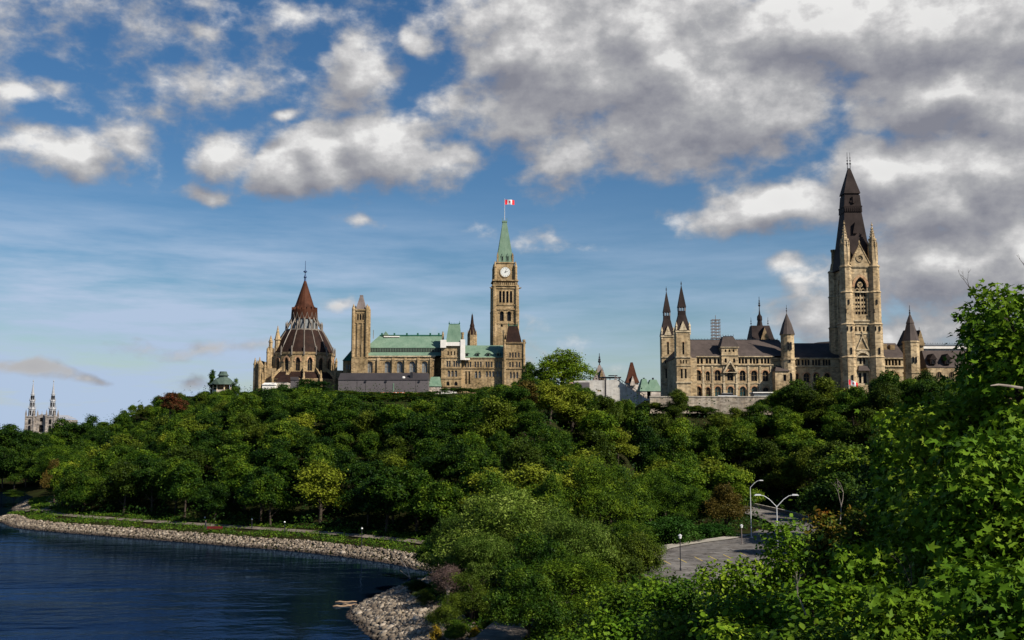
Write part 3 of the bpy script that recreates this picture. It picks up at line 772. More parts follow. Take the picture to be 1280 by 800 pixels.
# corner turrets: stepped octagons with crocketed pinnacles
def corner(px_shift, cx, y, front, tall):
    mb = MB()
    st = [(GZ0, zt(446), 9.6), (zt(446), zt(405), 8.8), (zt(405), zt(365), 7.9), (zt(365), zt(333), 7.3)]
    for i, (a, b, r) in enumerate(st):
        mb.prism(cx, y, a, b, r*s, r*s*.985, 8)
        mb.prism(cx, y, b-.2, b+.35, r*s+.25, st[min(i+1, 3)][2]*s, 8)
    for q, r in ((458,9.9),(428,9.1),(417,9.0)): mb.prism(cx, y, zt(q)-.15, zt(q)+.2, r*s, r*s, 8)
    o = mb.build('corner_turret', M['sand'], tower)
    pn = MB()
    if front:
        pn.prism(cx, y, zt(333)+.35, zt(309), 5.9*s, 5.3*s, 8)
        for k in range(8):
            a = PI/8 + k*PI/4
            pn.prism(cx+5.3*s*math.cos(a), y+5.3*s*math.sin(a), zt(326), zt(306), .24, .2, 4); pn.prism(cx+5.3*s*math.cos(a), y+5.3*s*math.sin(a), zt(306), zt(300), .26, .03, 4)
        pn.prism(cx, y, zt(309), zt(300), 4.9*s, 4.2*s, 8); pn.prism(cx, y, zt(300)-.1, zt(299)+.2, 5*s, 5*s, 8)
        pn.prism(cx, y, zt(299), zt(tall+6), 3.6*s, .8*s, 8)
        for k in range(5):
            f = k/5; rr = 3.6*s*(1-f) + .8*s*f; zz = zt(299) + (zt(tall+6)-zt(299))*f
            for j in range(8):
                a = PI/8 + j*PI/4; pn.box(cx+rr*math.cos(a)-.1, cx+rr*math.cos(a)+.1, y+rr*math.sin(a)-.1, y+rr*math.sin(a)+.1, zz, zz+.3)
        pn.ball((cx, y, zt(tall+4)), .35, 6, 4); pn.prism(cx, y, zt(tall+5), zt(tall), .16, .04, 6)
        pn.build('pinnacle', M['sand'], tower)
    else:
        pn.prism(cx, y, zt(333)+.35, zt(322), 5.5*s, 3.6*s, 8); pn.prism(cx, y, zt(322), zt(304), 3*s, 2.7*s, 8); pn.prism(cx, y, zt(307), zt(304), 3.5*s, 3.7*s, 8)
        pn.build('chimney', M['nepean_dark'], tower)
    return o
corner(0, xl, yt+.5, True, 275); corner(0, xr, yt+.5, True, 277)
corner(0, xl, yt+D-.5, False, 300); corner(0, xr, yt+D-.5, False, 300)
for cx in (xl, xr):                                   # slit lights in the turrets
    for q0, q1, w_, dx, r in ((375,381,1.6,.6,7.9),(387,392,1.4,-3.4,7.9),(408.5,414,1.7,-2.6,8.8),(408.5,414,1.7,2.8,8.8),(435,443,1.9,1.4,8.8),(469,476.5,2,1.5,9.6)):
        window(tower, (cx+dx*s, yt+.5-r*s*.924-.22, zt(q1)), w_*s, zt(q0)-zt(q1), 'rect', 1, 0, 'glass', True)
# gable between the turrets with a rose
mb = MB(); xm = (xl+xr)/2
rose = [(xm+3.6*s*math.cos(2*PI*k/16), zt(323)+3.6*s*math.sin(2*PI*k/16)) for k in range(16)]
mb.facade([(xm-11.5*s, zt(333.3)), (xm+11.5*s, zt(333.3)), (xm+11.5*s, zt(330)), (xm, zt(306)), (xm-11.5*s, zt(330))], [rose], Tfront(yt-.4), .9)
mb.ring([(xm+11.9*s, zt(330)), (xm, zt(305.6)), (xm-11.9*s, zt(330))], .3, Tfront(yt-.4), -.15, .9, 0, False)
mb.poly(rose, [], lambda u, z: (u, yt+.1, z), 1); mb.ring(rose, .35, Tfront(yt-.4), -.2, .1)
for k in range(6): mb.box(xm+2.2*s*math.cos(k*PI/3)-.28, xm+2.2*s*math.cos(k*PI/3)+.28, yt-.3, yt+.1, zt(323)+2.2*s*math.sin(k*PI/3)-.28, zt(323)+2.2*s*math.sin(k*PI/3)+.28)
mb.prism(xm, yt, zt(306), zt(300), .22, .1, 6); mb.ball((xm, yt, zt(303)), .32, 6, 4)
mb.build('rose_gable', [M['sand'], M['sand_red']], tower)
# steep roof, lantern stage, upper spire
cx, cy = xm, yt+D/2
rf = MB(); cx -= .3
def rq(q, r, ry=None): r = r*.94; ry = ry or r; return (cx-r*s, cx+r*s, cy-ry*s, cy+ry*s), zt(q)
for (q0, r0), (q1, r1) in (((334.5,21.5),(318,19)),((318,19),(262,11.6)),((262,12.4),(255.5,12.1)),((255.5,12.6),(254,12.6)),((254,11.6),(240,10.4)),((240,9.6),(238,9.6)),((238,11.2),(236.5,10.8)),((236.5,10.8),(206,2.0))):
    a, za = rq(q0, r0); b, zb = rq(q1, r1); rf.frust(a, za, b, zb)
roofo = rf.build('tower_roof', M['slate_dark'], tower)
ob = MB()
for (q0, q1, hw) in ((290,276,2.8),):
    ob.gable_y(cx-hw*s, cx+hw*s, cy-17*s, cy-12*s, zt(q0), zt(q1))
ob.box(cx-1.2*s, cx+1.2*s, cy-17.1*s, cy-17*s, zt(289), zt(283))
ob.build('roof_dormer', M['slate_dark'], tower); ob = MB()
ob.prism(cx, cy-11*s, zt(251), zt(243), 2.2*s, 1.8*s, 6); ob.box(cx-3.2*s, cx+3.2*s, cy-11.9*s, cy-10.6*s, zt(250), zt(247.5))
ob.build('clover_dormer', M['slate_dark'], tower); ob = MB()
for k in range(9): ob.box(cx-11*s+k*2.5*s, cx-11*s+k*2.5*s+1.2*s, cy-12.7*s, cy-12*s, zt(261), zt(256.5))
ob.build('roof_railing', M['slate_dark'], tower)
fb = MB()
for d in (-1.8, 1.8):
    finial(fb, cx+d*s, cy, zt(206), zt(184), .12, 3)
fb.box(cx-2*s, cx+2*s, cy-.08, cy+.08, zt(206), zt(204)); fb.build('finial', M['iron'], tower)
# ---- right end: turret, fleche, slate mansard wing
turret(1139, 321, [(485,466,10.2),(466,427.6,9.8)], [(428,10.6),(405,4.6),(404,5),(392,.5)], 8, fin=(393,384.5), name='stair_turret',
       wins=[(-1.5,446.5,454,1.9,'round'),(2.2,446.5,454,1.9,'round')])
yk = 333.0; s2 = X(641, yk) - X(640, yk)
rp = MB(); rp.box(X(1136,yk), X(1156,yk), yk, yk+9, GZ0, Z(430,yk)); rp = rp.build('rear_pavilion', M['sand'], west)
mb = MB(); mb.frust((X(1135,yk), X(1157.5,yk), yk-.4, yk+9.5), Z(430,yk), (X(1140,yk), X(1152,yk), yk+3, yk+6), Z(411,yk)); mb.build('mansard_roof', M['slate_dark'], rp)
mb = MB(); mb.facade([(X(1146,yk),Z(432,yk)),(X(1157,yk),Z(432,yk)),(X(1152,yk),Z(413,yk))], [], Tfront(yk-.6), .4); mb.build('gablet', M['nepean_dark'], rp)
mb = MB(); mb.gable_y(X(1145.6,yk), X(1157.4,yk), yk-.15, yk+4, Z(432,yk)+.1, Z(412.4,yk)); mb.build('gablet_roof', M['slate_dark'], rp)
mb = MB(); xx = X(1144.5, yk, 410); mb.lathe(xx, yk+4.5, [(4*s2,Z(412,yk)),(2.6*s2,Z(405,yk)),(2.8*s2,Z(403,yk)),(.6*s2,Z(399,yk))], 8); finial(mb, xx, yk+4.5, Z(400,yk), Z(379.5,yk), .15, 3)
mb.build('fleche', M['slate_dark'], rp); mb = MB(); finial(mb, X(1152,yk,410), yk+2, Z(416,yk), Z(408,yk), .1, 1); mb.build('finial', M['iron'], rp)
mb = MB(); mb.frust((X(1148,yk), X(1215,yk), yk-7, yk+12), Z(461,yk), (X(1152,yk), X(1209,yk), yk-1, yk+6), Z(438.5,yk)); mb.build('mansard_roof', M['slate'], west)
dw = MB(); dw.box(X(1148,yk)+.3, X(1225,yk), yk-6.8, yk+11.5, GZ0-3, Z(461,yk)-.02); dw.build('wall', M['sand'], west)
for p in (1166, 1184):
    dm = MB(); xx = X(p, yk-6)
    dm.box(xx-.85, xx+.85, yk-6.9, yk-3, Z(457,yk), Z(451,yk)); dm.gable_y(xx-1.2, xx+1.2, yk-7.1, yk-2, Z(451.2,yk), Z(444,yk)); d_ = dm.build('dormer', M['slate_dark'], west)
    window(d_, (xx, yk-7.1, Z(456.5,yk)), .9, 1.2, 'round', 1, 0, 'glass', True)
for p in (1158, 1174, 1190): window(west, (X(p,yk-6.8), yk-7.02, Z(474,yk)), 1.2, 2.0, 'round', 2)
mb = MB(); mb.box(X(1106,yk), X(1110,yk), yk, yk+2, Z(440,yk), Z(430,yk)); mb.box(X(1114,yk), X(1120,yk), yk, yk+2, Z(440,yk), Z(431,yk)); mb.build('chimney', M['nepean_dark'], west)
yf = 336.; ft = MB(); xx = X(1258, yf, 400); ft.frust((xx-5, xx+5, yf, yf+10), GZ0, (xx-4.6, xx+4.6, yf+.4, yf+9.6), Z(425,yf)); ft = ft.build('rear_pavilion', M['sand'], west)
mb = MB(); mb.frust((xx-5.2, xx+5.2, yf-.2, yf+10.2), Z(425,yf), (xx-2, xx+2, yf+3, yf+7), Z(392,yf)); mb.build('mansard_roof', M['slate_dark'], ft)
mb = MB(); mb.lathe(xx, yf+5, [(1.2,Z(393,yf)),(.8,Z(385,yf)),(.2,Z(375,yf))], 8); finial(mb, xx, yf+5, Z(376,yf), Z(350,yf), .15, 3); mb.build('fleche', M['slate_dark'], ft)
# pale building seen over the mansard
ya = 375.0
th = thing('pale_office_block', (X(1175,ya), ya, 31), 'pale flat roofed block showing over the slate mansard right of the great tower', 'building')
mb = MB(); mb.box(X(1152,ya), X(1215,ya), ya, ya+20, 31, Z(436,ya)); mb.build('wall', M['concrete'], th)
mb = MB(); mb.box(X(1151,ya), X(1216,ya), ya-.5, ya+20.5, Z(436,ya)+.01, Z(433,ya)); mb.build('parapet', M['white'], th)
mb = MB(); cresting(mb, X(1153,ya), X(1214,ya), ya+.5, Z(433,ya)+.02, 1.3, 40); mb.build('railing', M['iron'], th)
# white lattice mast and roof plant behind the ridge
ym_ = 362.0
th = thing('scaffold_mast', (X(895,ym_,410), ym_, Z(440,ym_)), 'white lattice mast rising behind the slate roof left of the small mansard', 'mast')
mb = MB(); a, b = X(890.5,ym_,410), X(900,ym_,410)
for x in (a, (a+b)/2, b):
    for y in (ym_, ym_+2.2): mb.tube([(x,y,Z(445,ym_)),(x,y,Z(399,ym_))], .1, 4)
mb.tube([((a+b)/2, ym_+1, Z(402,ym_)), ((a+b)/2, ym_+1, Z(393.5,ym_))], .09, 4)
for k in range(9):
    q = 430 - k*3.8
    for y in (ym_, ym_+2.2): mb.tube([(a-.2,y,Z(q,ym_)),(b+.2,y,Z(q,ym_))], .11, 4)
    if k < 8: mb.tube([(a,ym_,Z(q,ym_)),(b,ym_,Z(q-3.8,ym_))], .06, 4)
mb.build('lattice', M['lead'], th)
th = thing('roof_plant', (X(882,ym_,430), ym_+4, Z(438,ym_)), 'pale rooftop ventilation units left of the white lattice mast', 'vents')
mb = MB()
for p, q, w in ((877,427.5,1.2),(883,425.5,1.6),(889,427,1.3)): mb.box(X(p,ym_)-w, X(p,ym_)+w, ym_+4, ym_+7, Z(445,ym_), Z(q,ym_)); mb.prism(X(p,ym_), ym_+5.5, Z(q,ym_), Z(q-1.8,ym_), .4, .5, 8)
mb.build('vent_box', M['concrete'], th)
# canopy over the terrace, retaining wall, white cars
yw = 309.0
th = thing('retaining_wall', (X(900,yw), yw, 26), 'grey coursed stone retaining wall under the arcaded building', 'wall')
mb = MB(); mb.box(X(812,yw), X(1000,yw), yw, yw+1.6, 22, Z(496.5,yw)); mb.build('wall_face', M['ret_wall'], th)
mb = MB(); mb.box(X(812,yw)-.1, X(1000,yw)+.1, yw-.15, yw+1.75, Z(496.5,yw)+.005, Z(495.2,yw)); mb.build('coping', M['kerb'], th)
th = thing('white_site_cabin', (X(955,yw+6), yw+6, 31), 'low white flat roofed site cabin before the arcaded building', 'cabin')
mb = MB(); mb.box(X(945,yw), X(973,yw), yw+3, yw+8, 30, Z(490.8,yw)); mb.build('cabin_wall', M['glass_pale'], th)
mb = MB(); mb.box(X(943.5,yw), X(974,yw), yw+2.6, yw+8.4, Z(490.8,yw)+.01, Z(489.6,yw)); mb.build('roof', M['white'], th)
def car(px, y, col, label):
    t = thing('parked_car', (X(px,y), y, 30.9), label, 'car', None)
    x = X(px, y); z = Z(497.5, y); b = MB()
    b.frust((x-2.1,x+2.1,y-.85,y+.85), z, (x-2.05,x+2.05,y-.82,y+.82), z+.75)
    b.build('body', M[col], t); g = MB(); g.frust((x-1.3,x+1.2,y-.8,y+.8), z+.752, (x-.8,x+.7,y-.65,y+.65), z+1.35); g.build('cabin_glass', M['glass'], t)
    r = MB(); r.box(x-.8, x+.7, y-.66, y+.66, z+1.352, z+1.42); r.build('roof', M[col], t)
    for dx in (-1.3, 1.3):
        for dy in (-.8, .8):
            w = MB(); w.lathe(0, 0, [(.3,-.1),(.33,-.08),(.33,.08),(.3,.1)], 10)
            w.v = [(x+dx+a, y+dy+c, z+.05+b_) for a, b_, c in w.v]; w.build('wheel', M['iron'], t)
car(905, 313.5, 'white_metal', 'white car parked behind the stone retaining wall, the larger left one')
car(911.5, 317, 'white_metal', 'white car parked farther back behind the stone retaining wall, right beside another')
# ================================================================== CENTRE RANGE
Y2 = 520.0
x_, z_ = (lambda p: X(p, Y2)), (lambda q: Z(q, Y2)); sx = X(641, Y2) - X(640, Y2)
G2 = 36.0
cb = thing('parliament_wing', (x_(510), Y2, 38.7), 'tan gothic stone building with pale green copper roofs and square corner pavilions', 'building')
wins = [(x_(p), z_(466), 7.4*sx, z_(451.5)-z_(466), 'round', 2, 'glass_pale') for p in (462,484,499.3,515,530.6)]
wallset(cb, 'wall', x_(455), x_(543), G2, z_(446), Y2, Y2+30, wins, M['nepean'], d=.8,
        trims=[(z_(446.2), z_(444.6), .5), (z_(450.2), z_(449.4), .3)], hood=2, hood_mat=M['nepean_dark'])
mb = MB(); mb.box(x_(543)+.01, x_(553), Y2+6, Y2+30, G2, z_(446)); mb.build('recessed_wall', M['nepean_dark'], cb)  # darker stone puts the shade of the recess into the colour
pb = MB()
for p in (457, 473, 491.5, 507, 523, 539): pb.box(x_(p)-.6, x_(p)+.6, Y2-.9, Y2+.1, G2, z_(449.5)); pb.frust((x_(p)-.6, x_(p)+.6, Y2-.9, Y2), z_(449.5), (x_(p)-.6, x_(p)+.6, Y2-.1, Y2), z_(447))
pb.build('buttress', M['nepean'], cb)
mb = MB(); mb.frust((x_(455), x_(553), Y2-.4, Y2+31), z_(444.6), (x_(455)+.5, x_(552), Y2+3.6, Y2+27), z_(439.6)); mb.build('lower_roof', M['copper'], cb)
mb = MB(); mb.box(x_(456), x_(551.5), Y2+4.2, Y2+26.5, z_(439.2)-.3, z_(433.8)); o = mb.build('clerestory', M['grey_roof'], cb)
mb = MB()
for k in range(46):
    xx = x_(457.5) + (x_(550.5)-x_(457.5))*k/45; mb.box(xx-.1, xx+.1, Y2+4.0, Y2+4.3, z_(439)+.05, z_(434.6))
mb.build('clerestory_mullions', M['copper'], o)
mb = MB(); mb.frust((x_(455), x_(552.5), Y2+4.0, Y2+27), z_(434), (x_(469), x_(551.5), Y2+12, Y2+18.5), z_(417.4)); mb.build('main_roof', M['copper'], cb)
mb = MB(); mb.box(x_(470), x_(551), Y2+11.8, Y2+12.2, z_(417.4), z_(415.8)); 
for p in (473, 489, 505, 519, 535, 546): mb.box(x_(p)-.4, x_(p)+.4, Y2+11.7, Y2+12.5, z_(417), z_(413.5))
mb.build('ridge_crest', M['copper_dark'], cb)
mb = MB(); mb.box(x_(476), x_(496), Y2+10.4, Y2+11.2, z_(419), z_(417.6)); mb.build('ridge_walkway', M['white'], cb)
mb = MB(); mb.gable_y(x_(474), x_(482), Y2+11, Y2+14, z_(416.5), z_(411.5)); mb.build('ridge_vent', M['copper'], cb)
# left end: dark copper roof seen from its gable side
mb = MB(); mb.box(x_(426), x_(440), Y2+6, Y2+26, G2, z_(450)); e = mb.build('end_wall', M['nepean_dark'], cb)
for p in (431, 434.5): window(cb, (x_(p), Y2+5.78, z_(461)), 2.4*sx, z_(454.5)-z_(461), 'rect', 1, 0, 'glass_pale')
mb = MB(); mb.frust((x_(425.5), x_(457), Y2+5, Y2+27), z_(450), (x_(440), x_(457), Y2+14, Y2+18), z_(427)); mb.build('end_roof', M['copper_dark'], cb)
# ventilation tower
yv = Y2-3; s = X(641, yv)-X(640, yv); xa, xb = X(440.8,yv), X(457.8,yv)
op = [(X(p,yv), Z(400,yv), 2.1*s, Z(392.5,yv)-Z(400,yv), 'rect', 1, 'glass') for p in (446.2,449.5,452.7)]
vt = wallset(cb, 'ventilation_tower', xa, xb, G2, Z(387.5,yv), yv, yv+(xb-xa), op, M['nepean'], deep=True, d=.7,
     trims=[(Z(388.2,yv), Z(386.4,yv), .5), (Z(392,yv)+.3, Z(391,yv)+.3, .2), (Z(404,yv), Z(403,yv), .3), (Z(447.4,yv), Z(446,yv), .5)], trim_mat=M['nepean'])
pb = MB()
for f in (0, .33, .67, 1): pb.box(xa+(xb-xa)*f-.35, xa+(xb-xa)*f+.35, yv-.4, yv+.1, G2, Z(404,yv))
for q in ((xa,yv),(xb,yv),(xa,yv+xb-xa),(xb,yv+xb-xa)): pb.prism(q[0], q[1], Z(447,yv), Z(386,yv), .95, .9, 8); pb.prism(q[0], q[1], Z(386,yv), Z(380,yv), .95, .1, 8)
pb.box(xa-.6, xb+.6, yv-.6, yv+.2, G2, Z(447.5,yv))
pb.build('corner_shaft', M['nepean'], vt)
c = ((xa+xb)/2, yv+(xb-xa)/2)
mb = MB(); mb.frust((c[0]-6.3*s, c[0]+6.3*s, c[1]-6.3*s, c[1]+6.3*s), Z(386.4,yv), (c[0]-2*s, c[0]+2*s, c[1]-2*s, c[1]+2*s), Z(370,yv)); mb.box(c[0]-2*s, c[0]+2*s, c[1]-2*s, c[1]+2*s, Z(370,yv)+.01, Z(368,yv)); mb.build('cap_roof', M['lead'], vt)
sl = MB()
for p in (445, 450, 454.5): sl.box(X(p,yv)-.4, X(p,yv)+.4, yv-.05, yv+.02, Z(440,yv), Z(407,yv))
sl.build('slit', M['nepean_dark'], vt)
mb = MB(); mb.prism(X(459.5,yv+14), yv+14, Z(420,yv), Z(409,yv), 2*s, 2*s, 8); mb.tube([(X(466,yv+14), yv+14, Z(420,yv)), (X(466,yv+14), yv+14, Z(409,yv))], .12, 4); mb.build('chimney', M['nepean_dark'], cb)

# square pavilions with mansard caps
def pavilion(xa, xb, y, top, wins, roofq, roofm, name='corner_pavilion', d=.6, trims=()):
    o = wallset(cb, name, xa, xb, G2, Z(top,y), y, y+(xb-xa)*.9, wins, M['nepean'], deep=True, d=d, trims=trims, trim_mat=M['nepean_dark'])
    rb = MB(); rb.frust((xa+(xb-xa)*roofq[0], xa+(xb-xa)*roofq[3], y+1, y+(xb-xa)*.86), Z(top,y)+.02, (xa+(xb-xa)*roofq[1], xa+(xb-xa)*roofq[4], y+4, y+(xb-xa)*.6), Z(roofq[2],y))
    ro = rb.build('mansard_roof', M[roofm], o)
    fb = MB(); cresting(fb, xa+(xb-xa)*roofq[1], xa+(xb-xa)*roofq[4], y+4.1, Z(roofq[2],y), .9, 8)
    for f in (roofq[1]+.02, roofq[4]-.02): finial(fb, xa+(xb-xa)*f, y+4.2, Z(roofq[2],y), Z(roofq[2]-4.5,y), .14, 1)
    fb.build('cresting', M['copper_dark'], o)
    return o
yp = Y2-3; s = X(641, yp)-X(640, yp)
def rw(pxs, a, b, w, k='rect', l=1, g='glass', y=yp): return [(X(p,y), Z(b,y), w*s, Z(a,y)-Z(b,y), k, l, g) for p in pxs]
p1 = pavilion(X(551.5,yp), X(576.5,yp), yp, 430, rw((559,562,567.5,570.5,573.5),451,458.5,2.3,'rect',1,'glass_pale') + rw((561,565.5,570),463,471,3.2,'round',2,'glass_pale') + rw((560,570),476.5,482,4,'pointed') + rw((560,564,568,572),439,444,1.6), (.2,.34,404.5,.99,.9), 'copper',
     trims=[(Z(430.5,yp),Z(429.4,yp),.4),(Z(447.5,yp),Z(446.6,yp),.3),(Z(461,yp),Z(460.2,yp),.3),(Z(473.5,yp),Z(472.6,yp),.3),(Z(484,yp),Z(482.8,yp),.4)])
mb = MB(); mb.prism(X(577.2,yp), yp+6, Z(450,yp), Z(414.5,yp), 1.7*s, 1.6*s, 8); mb.prism(X(577.2,yp), yp+6, Z(416.5,yp), Z(414,yp), 2.1*s, 2.1*s, 8); mb.build('chimney', M['nepean_dark'], cb)
mb = MB(); mb.prism(X(552.5,yp), yp+5, Z(432,yp), Z(417,yp), 1.4*s, 1.3*s, 8); mb.prism(X(552.5,yp), yp+5, Z(417,yp), Z(413,yp), 1.5*s, .2, 8); mb.build('chimney', M['nepean_dark'], cb)
# wing with dormers
yw = Y2; s = X(641, yw)-X(640, yw)
wallset(cb, 'wall', X(576.5,yw), X(628,yw), G2, Z(447.6,yw), yw, yw+24,
   rw((582,585,588,594,597.5,601,608,611,614.5,621,624.5),452,459,2.1,'rect',1,'glass_pale',yw) + rw((582.5,586.5),464,480,2,'rect',1,'glass',yw) + rw((595,599.5),464,472.5,2.9,'round',1,'glass_pale',yw) + rw((608.5,612.5,616.5),464,471,2.6,'rect',1,'glass_pale',yw) + rw((622,625.5),464,471,2.6,'rect',1,'glass_pale',yw), M['nepean'], d=.6,
   trims=[(Z(448,yw),Z(447,yw),.4),(Z(460.8,yw),Z(460,yw),.35)], trim_mat=M['nepean_dark'])
mb = MB(); mb.frust((X(576,yw), X(630,yw), yw-.4, yw+25), Z(447,yw)+.02, (X(577,yw), X(630,yw), yw+11, yw+13), Z(429.5,yw)); mb.build('wing_roof', M['copper'], cb)
for p in (583.5, 597, 610.3, 622.5):
    xx = X(p, yw); dm = MB(); dm.box(xx-.9, xx+.9, yw+.6, yw+5, Z(445,yw), Z(441.5,yw)); dm.gable_y(xx-1.2, xx+1.2, yw+.3, yw+6, Z(441.5,yw)+.01, Z(438.8,yw)); d_ = dm.build('dormer', M['copper'], cb)
    window(d_, (xx, yw+.38, Z(444.6,yw)), 1.1, 1.2, 'round', 1, 0, 'glass', True)
p2 = pavilion(X(629,yp), X(656.3,yp), yp, 428.5, rw((637.5,641,644.5,648.5),440.5,447,2,'rect',1,'glass_pale') + rw((637.5,641,646,649.5),452.5,459,2,'rect',1,'glass_pale') + rw((638.5,642.5,646.5),464.5,473,2.4,'pointed',1,'glass_pale'), (.11,.22,406.5,.86,.67), 'brown_copper2',
     trims=[(Z(429.5,yp),Z(427.6,yp),.5),(Z(448.8,yp),Z(448,yp),.3),(Z(461.5,yp),Z(460.6,yp),.3)])
mb = MB()
for p in (630.5, 655): mb.prism(X(p,yp), yp, G2, Z(427,yp), 1.9*s, 1.8*s, 8); mb.prism(X(p,yp), yp, Z(427,yp), Z(424.5,yp), 2.1*s, 2*s, 8)
mb.build('corner_shaft', M['nepean'], p2)
mb = MB(); mb.prism(X(630.5,yp+4), yp+4, Z(430,yp), Z(415,yp), 2.4*s, 2.2*s, 8); mb.prism(X(630.5,yp+4), yp+4, Z(415,yp), Z(412,yp), 2.6*s, 2.2*s, 8); mb.build('chimney', M['nepean'], cb)
# scaffold sheeting round the left pavilion and other small site things
th = thing('scaffold_wrap', (X(564,yp), yp-.6, Z(435,yp)), 'white scaffold sheeting wrapped round the top of the green capped pavilion', 'sheeting')
mb = MB()
mb.box(X(550.5,yp), X(557.5,yp), yp-1.2, yp+4, Z(434.8,yp), Z(425,yp)); mb.box(X(557.5,yp)+.01, X(575.5,yp), yp-1.0, yp-.5, Z(432.5,yp), Z(427.8,yp)); mb.box(X(575.5,yp)+.01, X(581,yp), yp-1.3, yp+3, Z(450,yp), Z(424.5,yp)); mb.box(X(581,yp)+.01, X(587,yp), yp-.3, yp+2.4, Z(450,yp), Z(447.8,yp))
mb.build('sheet', M['white'], th)
th = thing('site_trailer', (X(560,495), 495, 38), 'white site trailer at the foot of the green capped pavilion', 'trailer')
mb = MB(); mb.box(X(551,495), X(571,495), 495, 499, Z(495,495), Z(486.5,495)); mb.build('body', M['white'], th)
mb = MB(); mb.box(X(550.6,495), X(571.4,495), 494.8, 499.2, Z(486.5,495)+.01, Z(485.6,495)); mb.build('roof', M['lead'], th)
mb = MB(); mb.box(X(551,495), X(571,495), 495.2, 498.8, Z(500,495), Z(495,495)-.01); mb.build('skirt', M['grey_clad'], th)
# small copper roofed annex
ya = 508.
th = thing('copper_roofed_annex', (X(543,ya), ya, 38), 'small stone annex with a green roof between hoarding and pavilion', 'annex')
mb = MB(); mb.box(X(535.5,ya), X(550,ya), ya, ya+9, G2, Z(483,ya)); mb.build('wall', M['pale_stone'], th)
mb = MB(); mb.frust((X(534.5,ya), X(551,ya), ya-.4, ya+9), Z(483,ya)+.02, (X(538,ya), X(549,ya), ya+4, ya+7), Z(470.5,ya)); mb.build('roof', M['copper'], th)
# grey hoarding shed
yh = 500.
th = thing('grey_site_shed', (X(478,yh), yh, 38), 'long grey clad site shed with a darker sloping roof before the stone wing', 'shed')
mb = MB(); mb.box(X(423,yh), X(535,yh), yh, yh+12, 34, Z(475,yh)); o = mb.build('cladding', M['grey_clad'], th)
mb = MB(); mb.frust((X(422.6,yh), X(535.4,yh), yh-.3, yh+12.3), Z(475,yh)+.01, (X(423.5,yh), X(534,yh), yh+5, yh+12), Z(465.5,yh)); mb.build('roof', M['grey_roof'], th)
mb = MB(); mb.box(X(491.4,yh), X(492.8,yh), yh-.15, yh-.01, Z(491,yh), Z(479,yh)); mb.build('door', M['copper'], th)
mb = MB(); mb.box(X(512.5,yh), X(515.6,yh), yh+1, yh+2.2, Z(476,yh), Z(465,yh)); mb.build('flue', M['iron'], th)
mb = MB(); mb.ball((X(504,yh), yh+1.6, Z(472.3,yh)), .85, 10, 6); mb.build('dish', M['white'], th)
mb = MB()
for p in (446.5, 457, 482, 520): mb.box(X(p,yh)-.08, X(p,yh)+.08, yh-.06, yh-.01, Z(494,yh), Z(475.4,yh))
mb.build('seam', M['grey_roof'], th)
mb = MB()
for p in (457, 482.5, 524): mb.box(X(p,yh)-.4, X(p,yh)+.4, yh-.4, yh-.02, Z(478,yh), Z(476,yh))
mb.build('floodlight', M['iron'], th)
# barrier of orange and white boards
yb = 494.
pieces = [(461+4.3*k) for k in range(18)]
for k, p in enumerate(pieces):
    t = thing('barrier_board', (X(p,yb), yb, Z(497.5,yb)), 'orange and white barrier board in the row along the grey site shed', 'barrier', 'barrier boards along the grey shed')
    a = X(p,yb)-.75; mb = MB()
    for j in range(3): mb.box(a+j*.5, a+j*.5+.49, yb, yb+.12, Z(497,yb), Z(490.3,yb), j % 2)
    mb.build('board', [M['orange'], M['white']], t)
    mb = MB(); mb.box(a-.05, a+1.55, yb-.25, yb+.4, Z(499,yb), Z(497,yb)-.01); mb.build('footing', M['white'], t)
# ventilation fleche behind the wing
yc = 560.
th = thing('roof_fleche', (X(590,yc), yc, 60), 'brown spired fleche on a stone turret behind the green wing roof', 'fleche'); s = X(641,yc)-X(640,yc); cx = X(590,yc)
mb = MB(); mb.prism(cx, yc, G2, Z(419,yc), 6.8*s, 6.4*s, 8)
for k in range(8):
    a = k*PI/4+PI/8; mb.prism(cx+5.6*s*math.cos(a), yc+5.6*s*math.sin(a), Z(424,yc), Z(417,yc), .7*s, .6*s, 4); mb.prism(cx+5.6*s*math.cos(a), yc+5.6*s*math.sin(a), Z(417,yc), Z(412.5,yc), .7*s, .05, 4)
mb.build('turret', M['nepean'], th)
mb = MB(); mb.lathe(cx, yc, [(6.2*s,Z(419,yc)),(4.2*s,Z(413,yc)),(2.7*s,Z(408.5,yc)),(3.0*s,Z(407.5,yc)),(2.0*s,Z(404,yc)),(.4,Z(394,yc))], 8); finial(mb, cx, yc, Z(394.5,yc), Z(391,yc), .12, 1); mb.build('spire', M['brown_copper2'], th)

# ================================================================== PEACE TOWER
yt = 575.0; cx, cy = X(630.5,yt), yt+6.5; s = X(641,yt)-X(640,yt); zt = lambda q: Z(q, yt)
ptw = thing('clock_tower', (cx, cy, 38.7), 'tall stone clock tower with a pale green copper spire', 'tower', None, math.radians(5))
hw = 14.6*s; y0 = cy-hw
T = Tfront(y0)
mb = MB()
lou = [(cx+d*s, zt(378.3), 2.9*s, zt(363.5)-zt(378.3), 'round', 1, 'glass') for d in (-6.6,-2.2,2.4,7)]
twin = [(cx+d*s, zt(401.2), 5.0*s, zt(389.2)-zt(401.4), 'round', 2, 'glass') for d in (-4.6,4.6)]
tre = [(cx+d*s, zt(408.5), 3.0*s, zt(405)-zt(408.5), 'pointed', 1, 'glass') for d in (-4.6,)]
allw = lou + twin + tre
mb.facade([(cx-hw, G2), (cx+hw, G2), (cx+hw, zt(357)), (cx-hw, zt(357))], [shift(arch(w, h, k), u, z) for u, z, w, h, k, l, g in allw], T, 1.0)
mb.box(cx-hw, cx+hw, y0+1, cy+hw, G2, zt(357))
shaft = mb.build('shaft', M['nepean'], ptw)
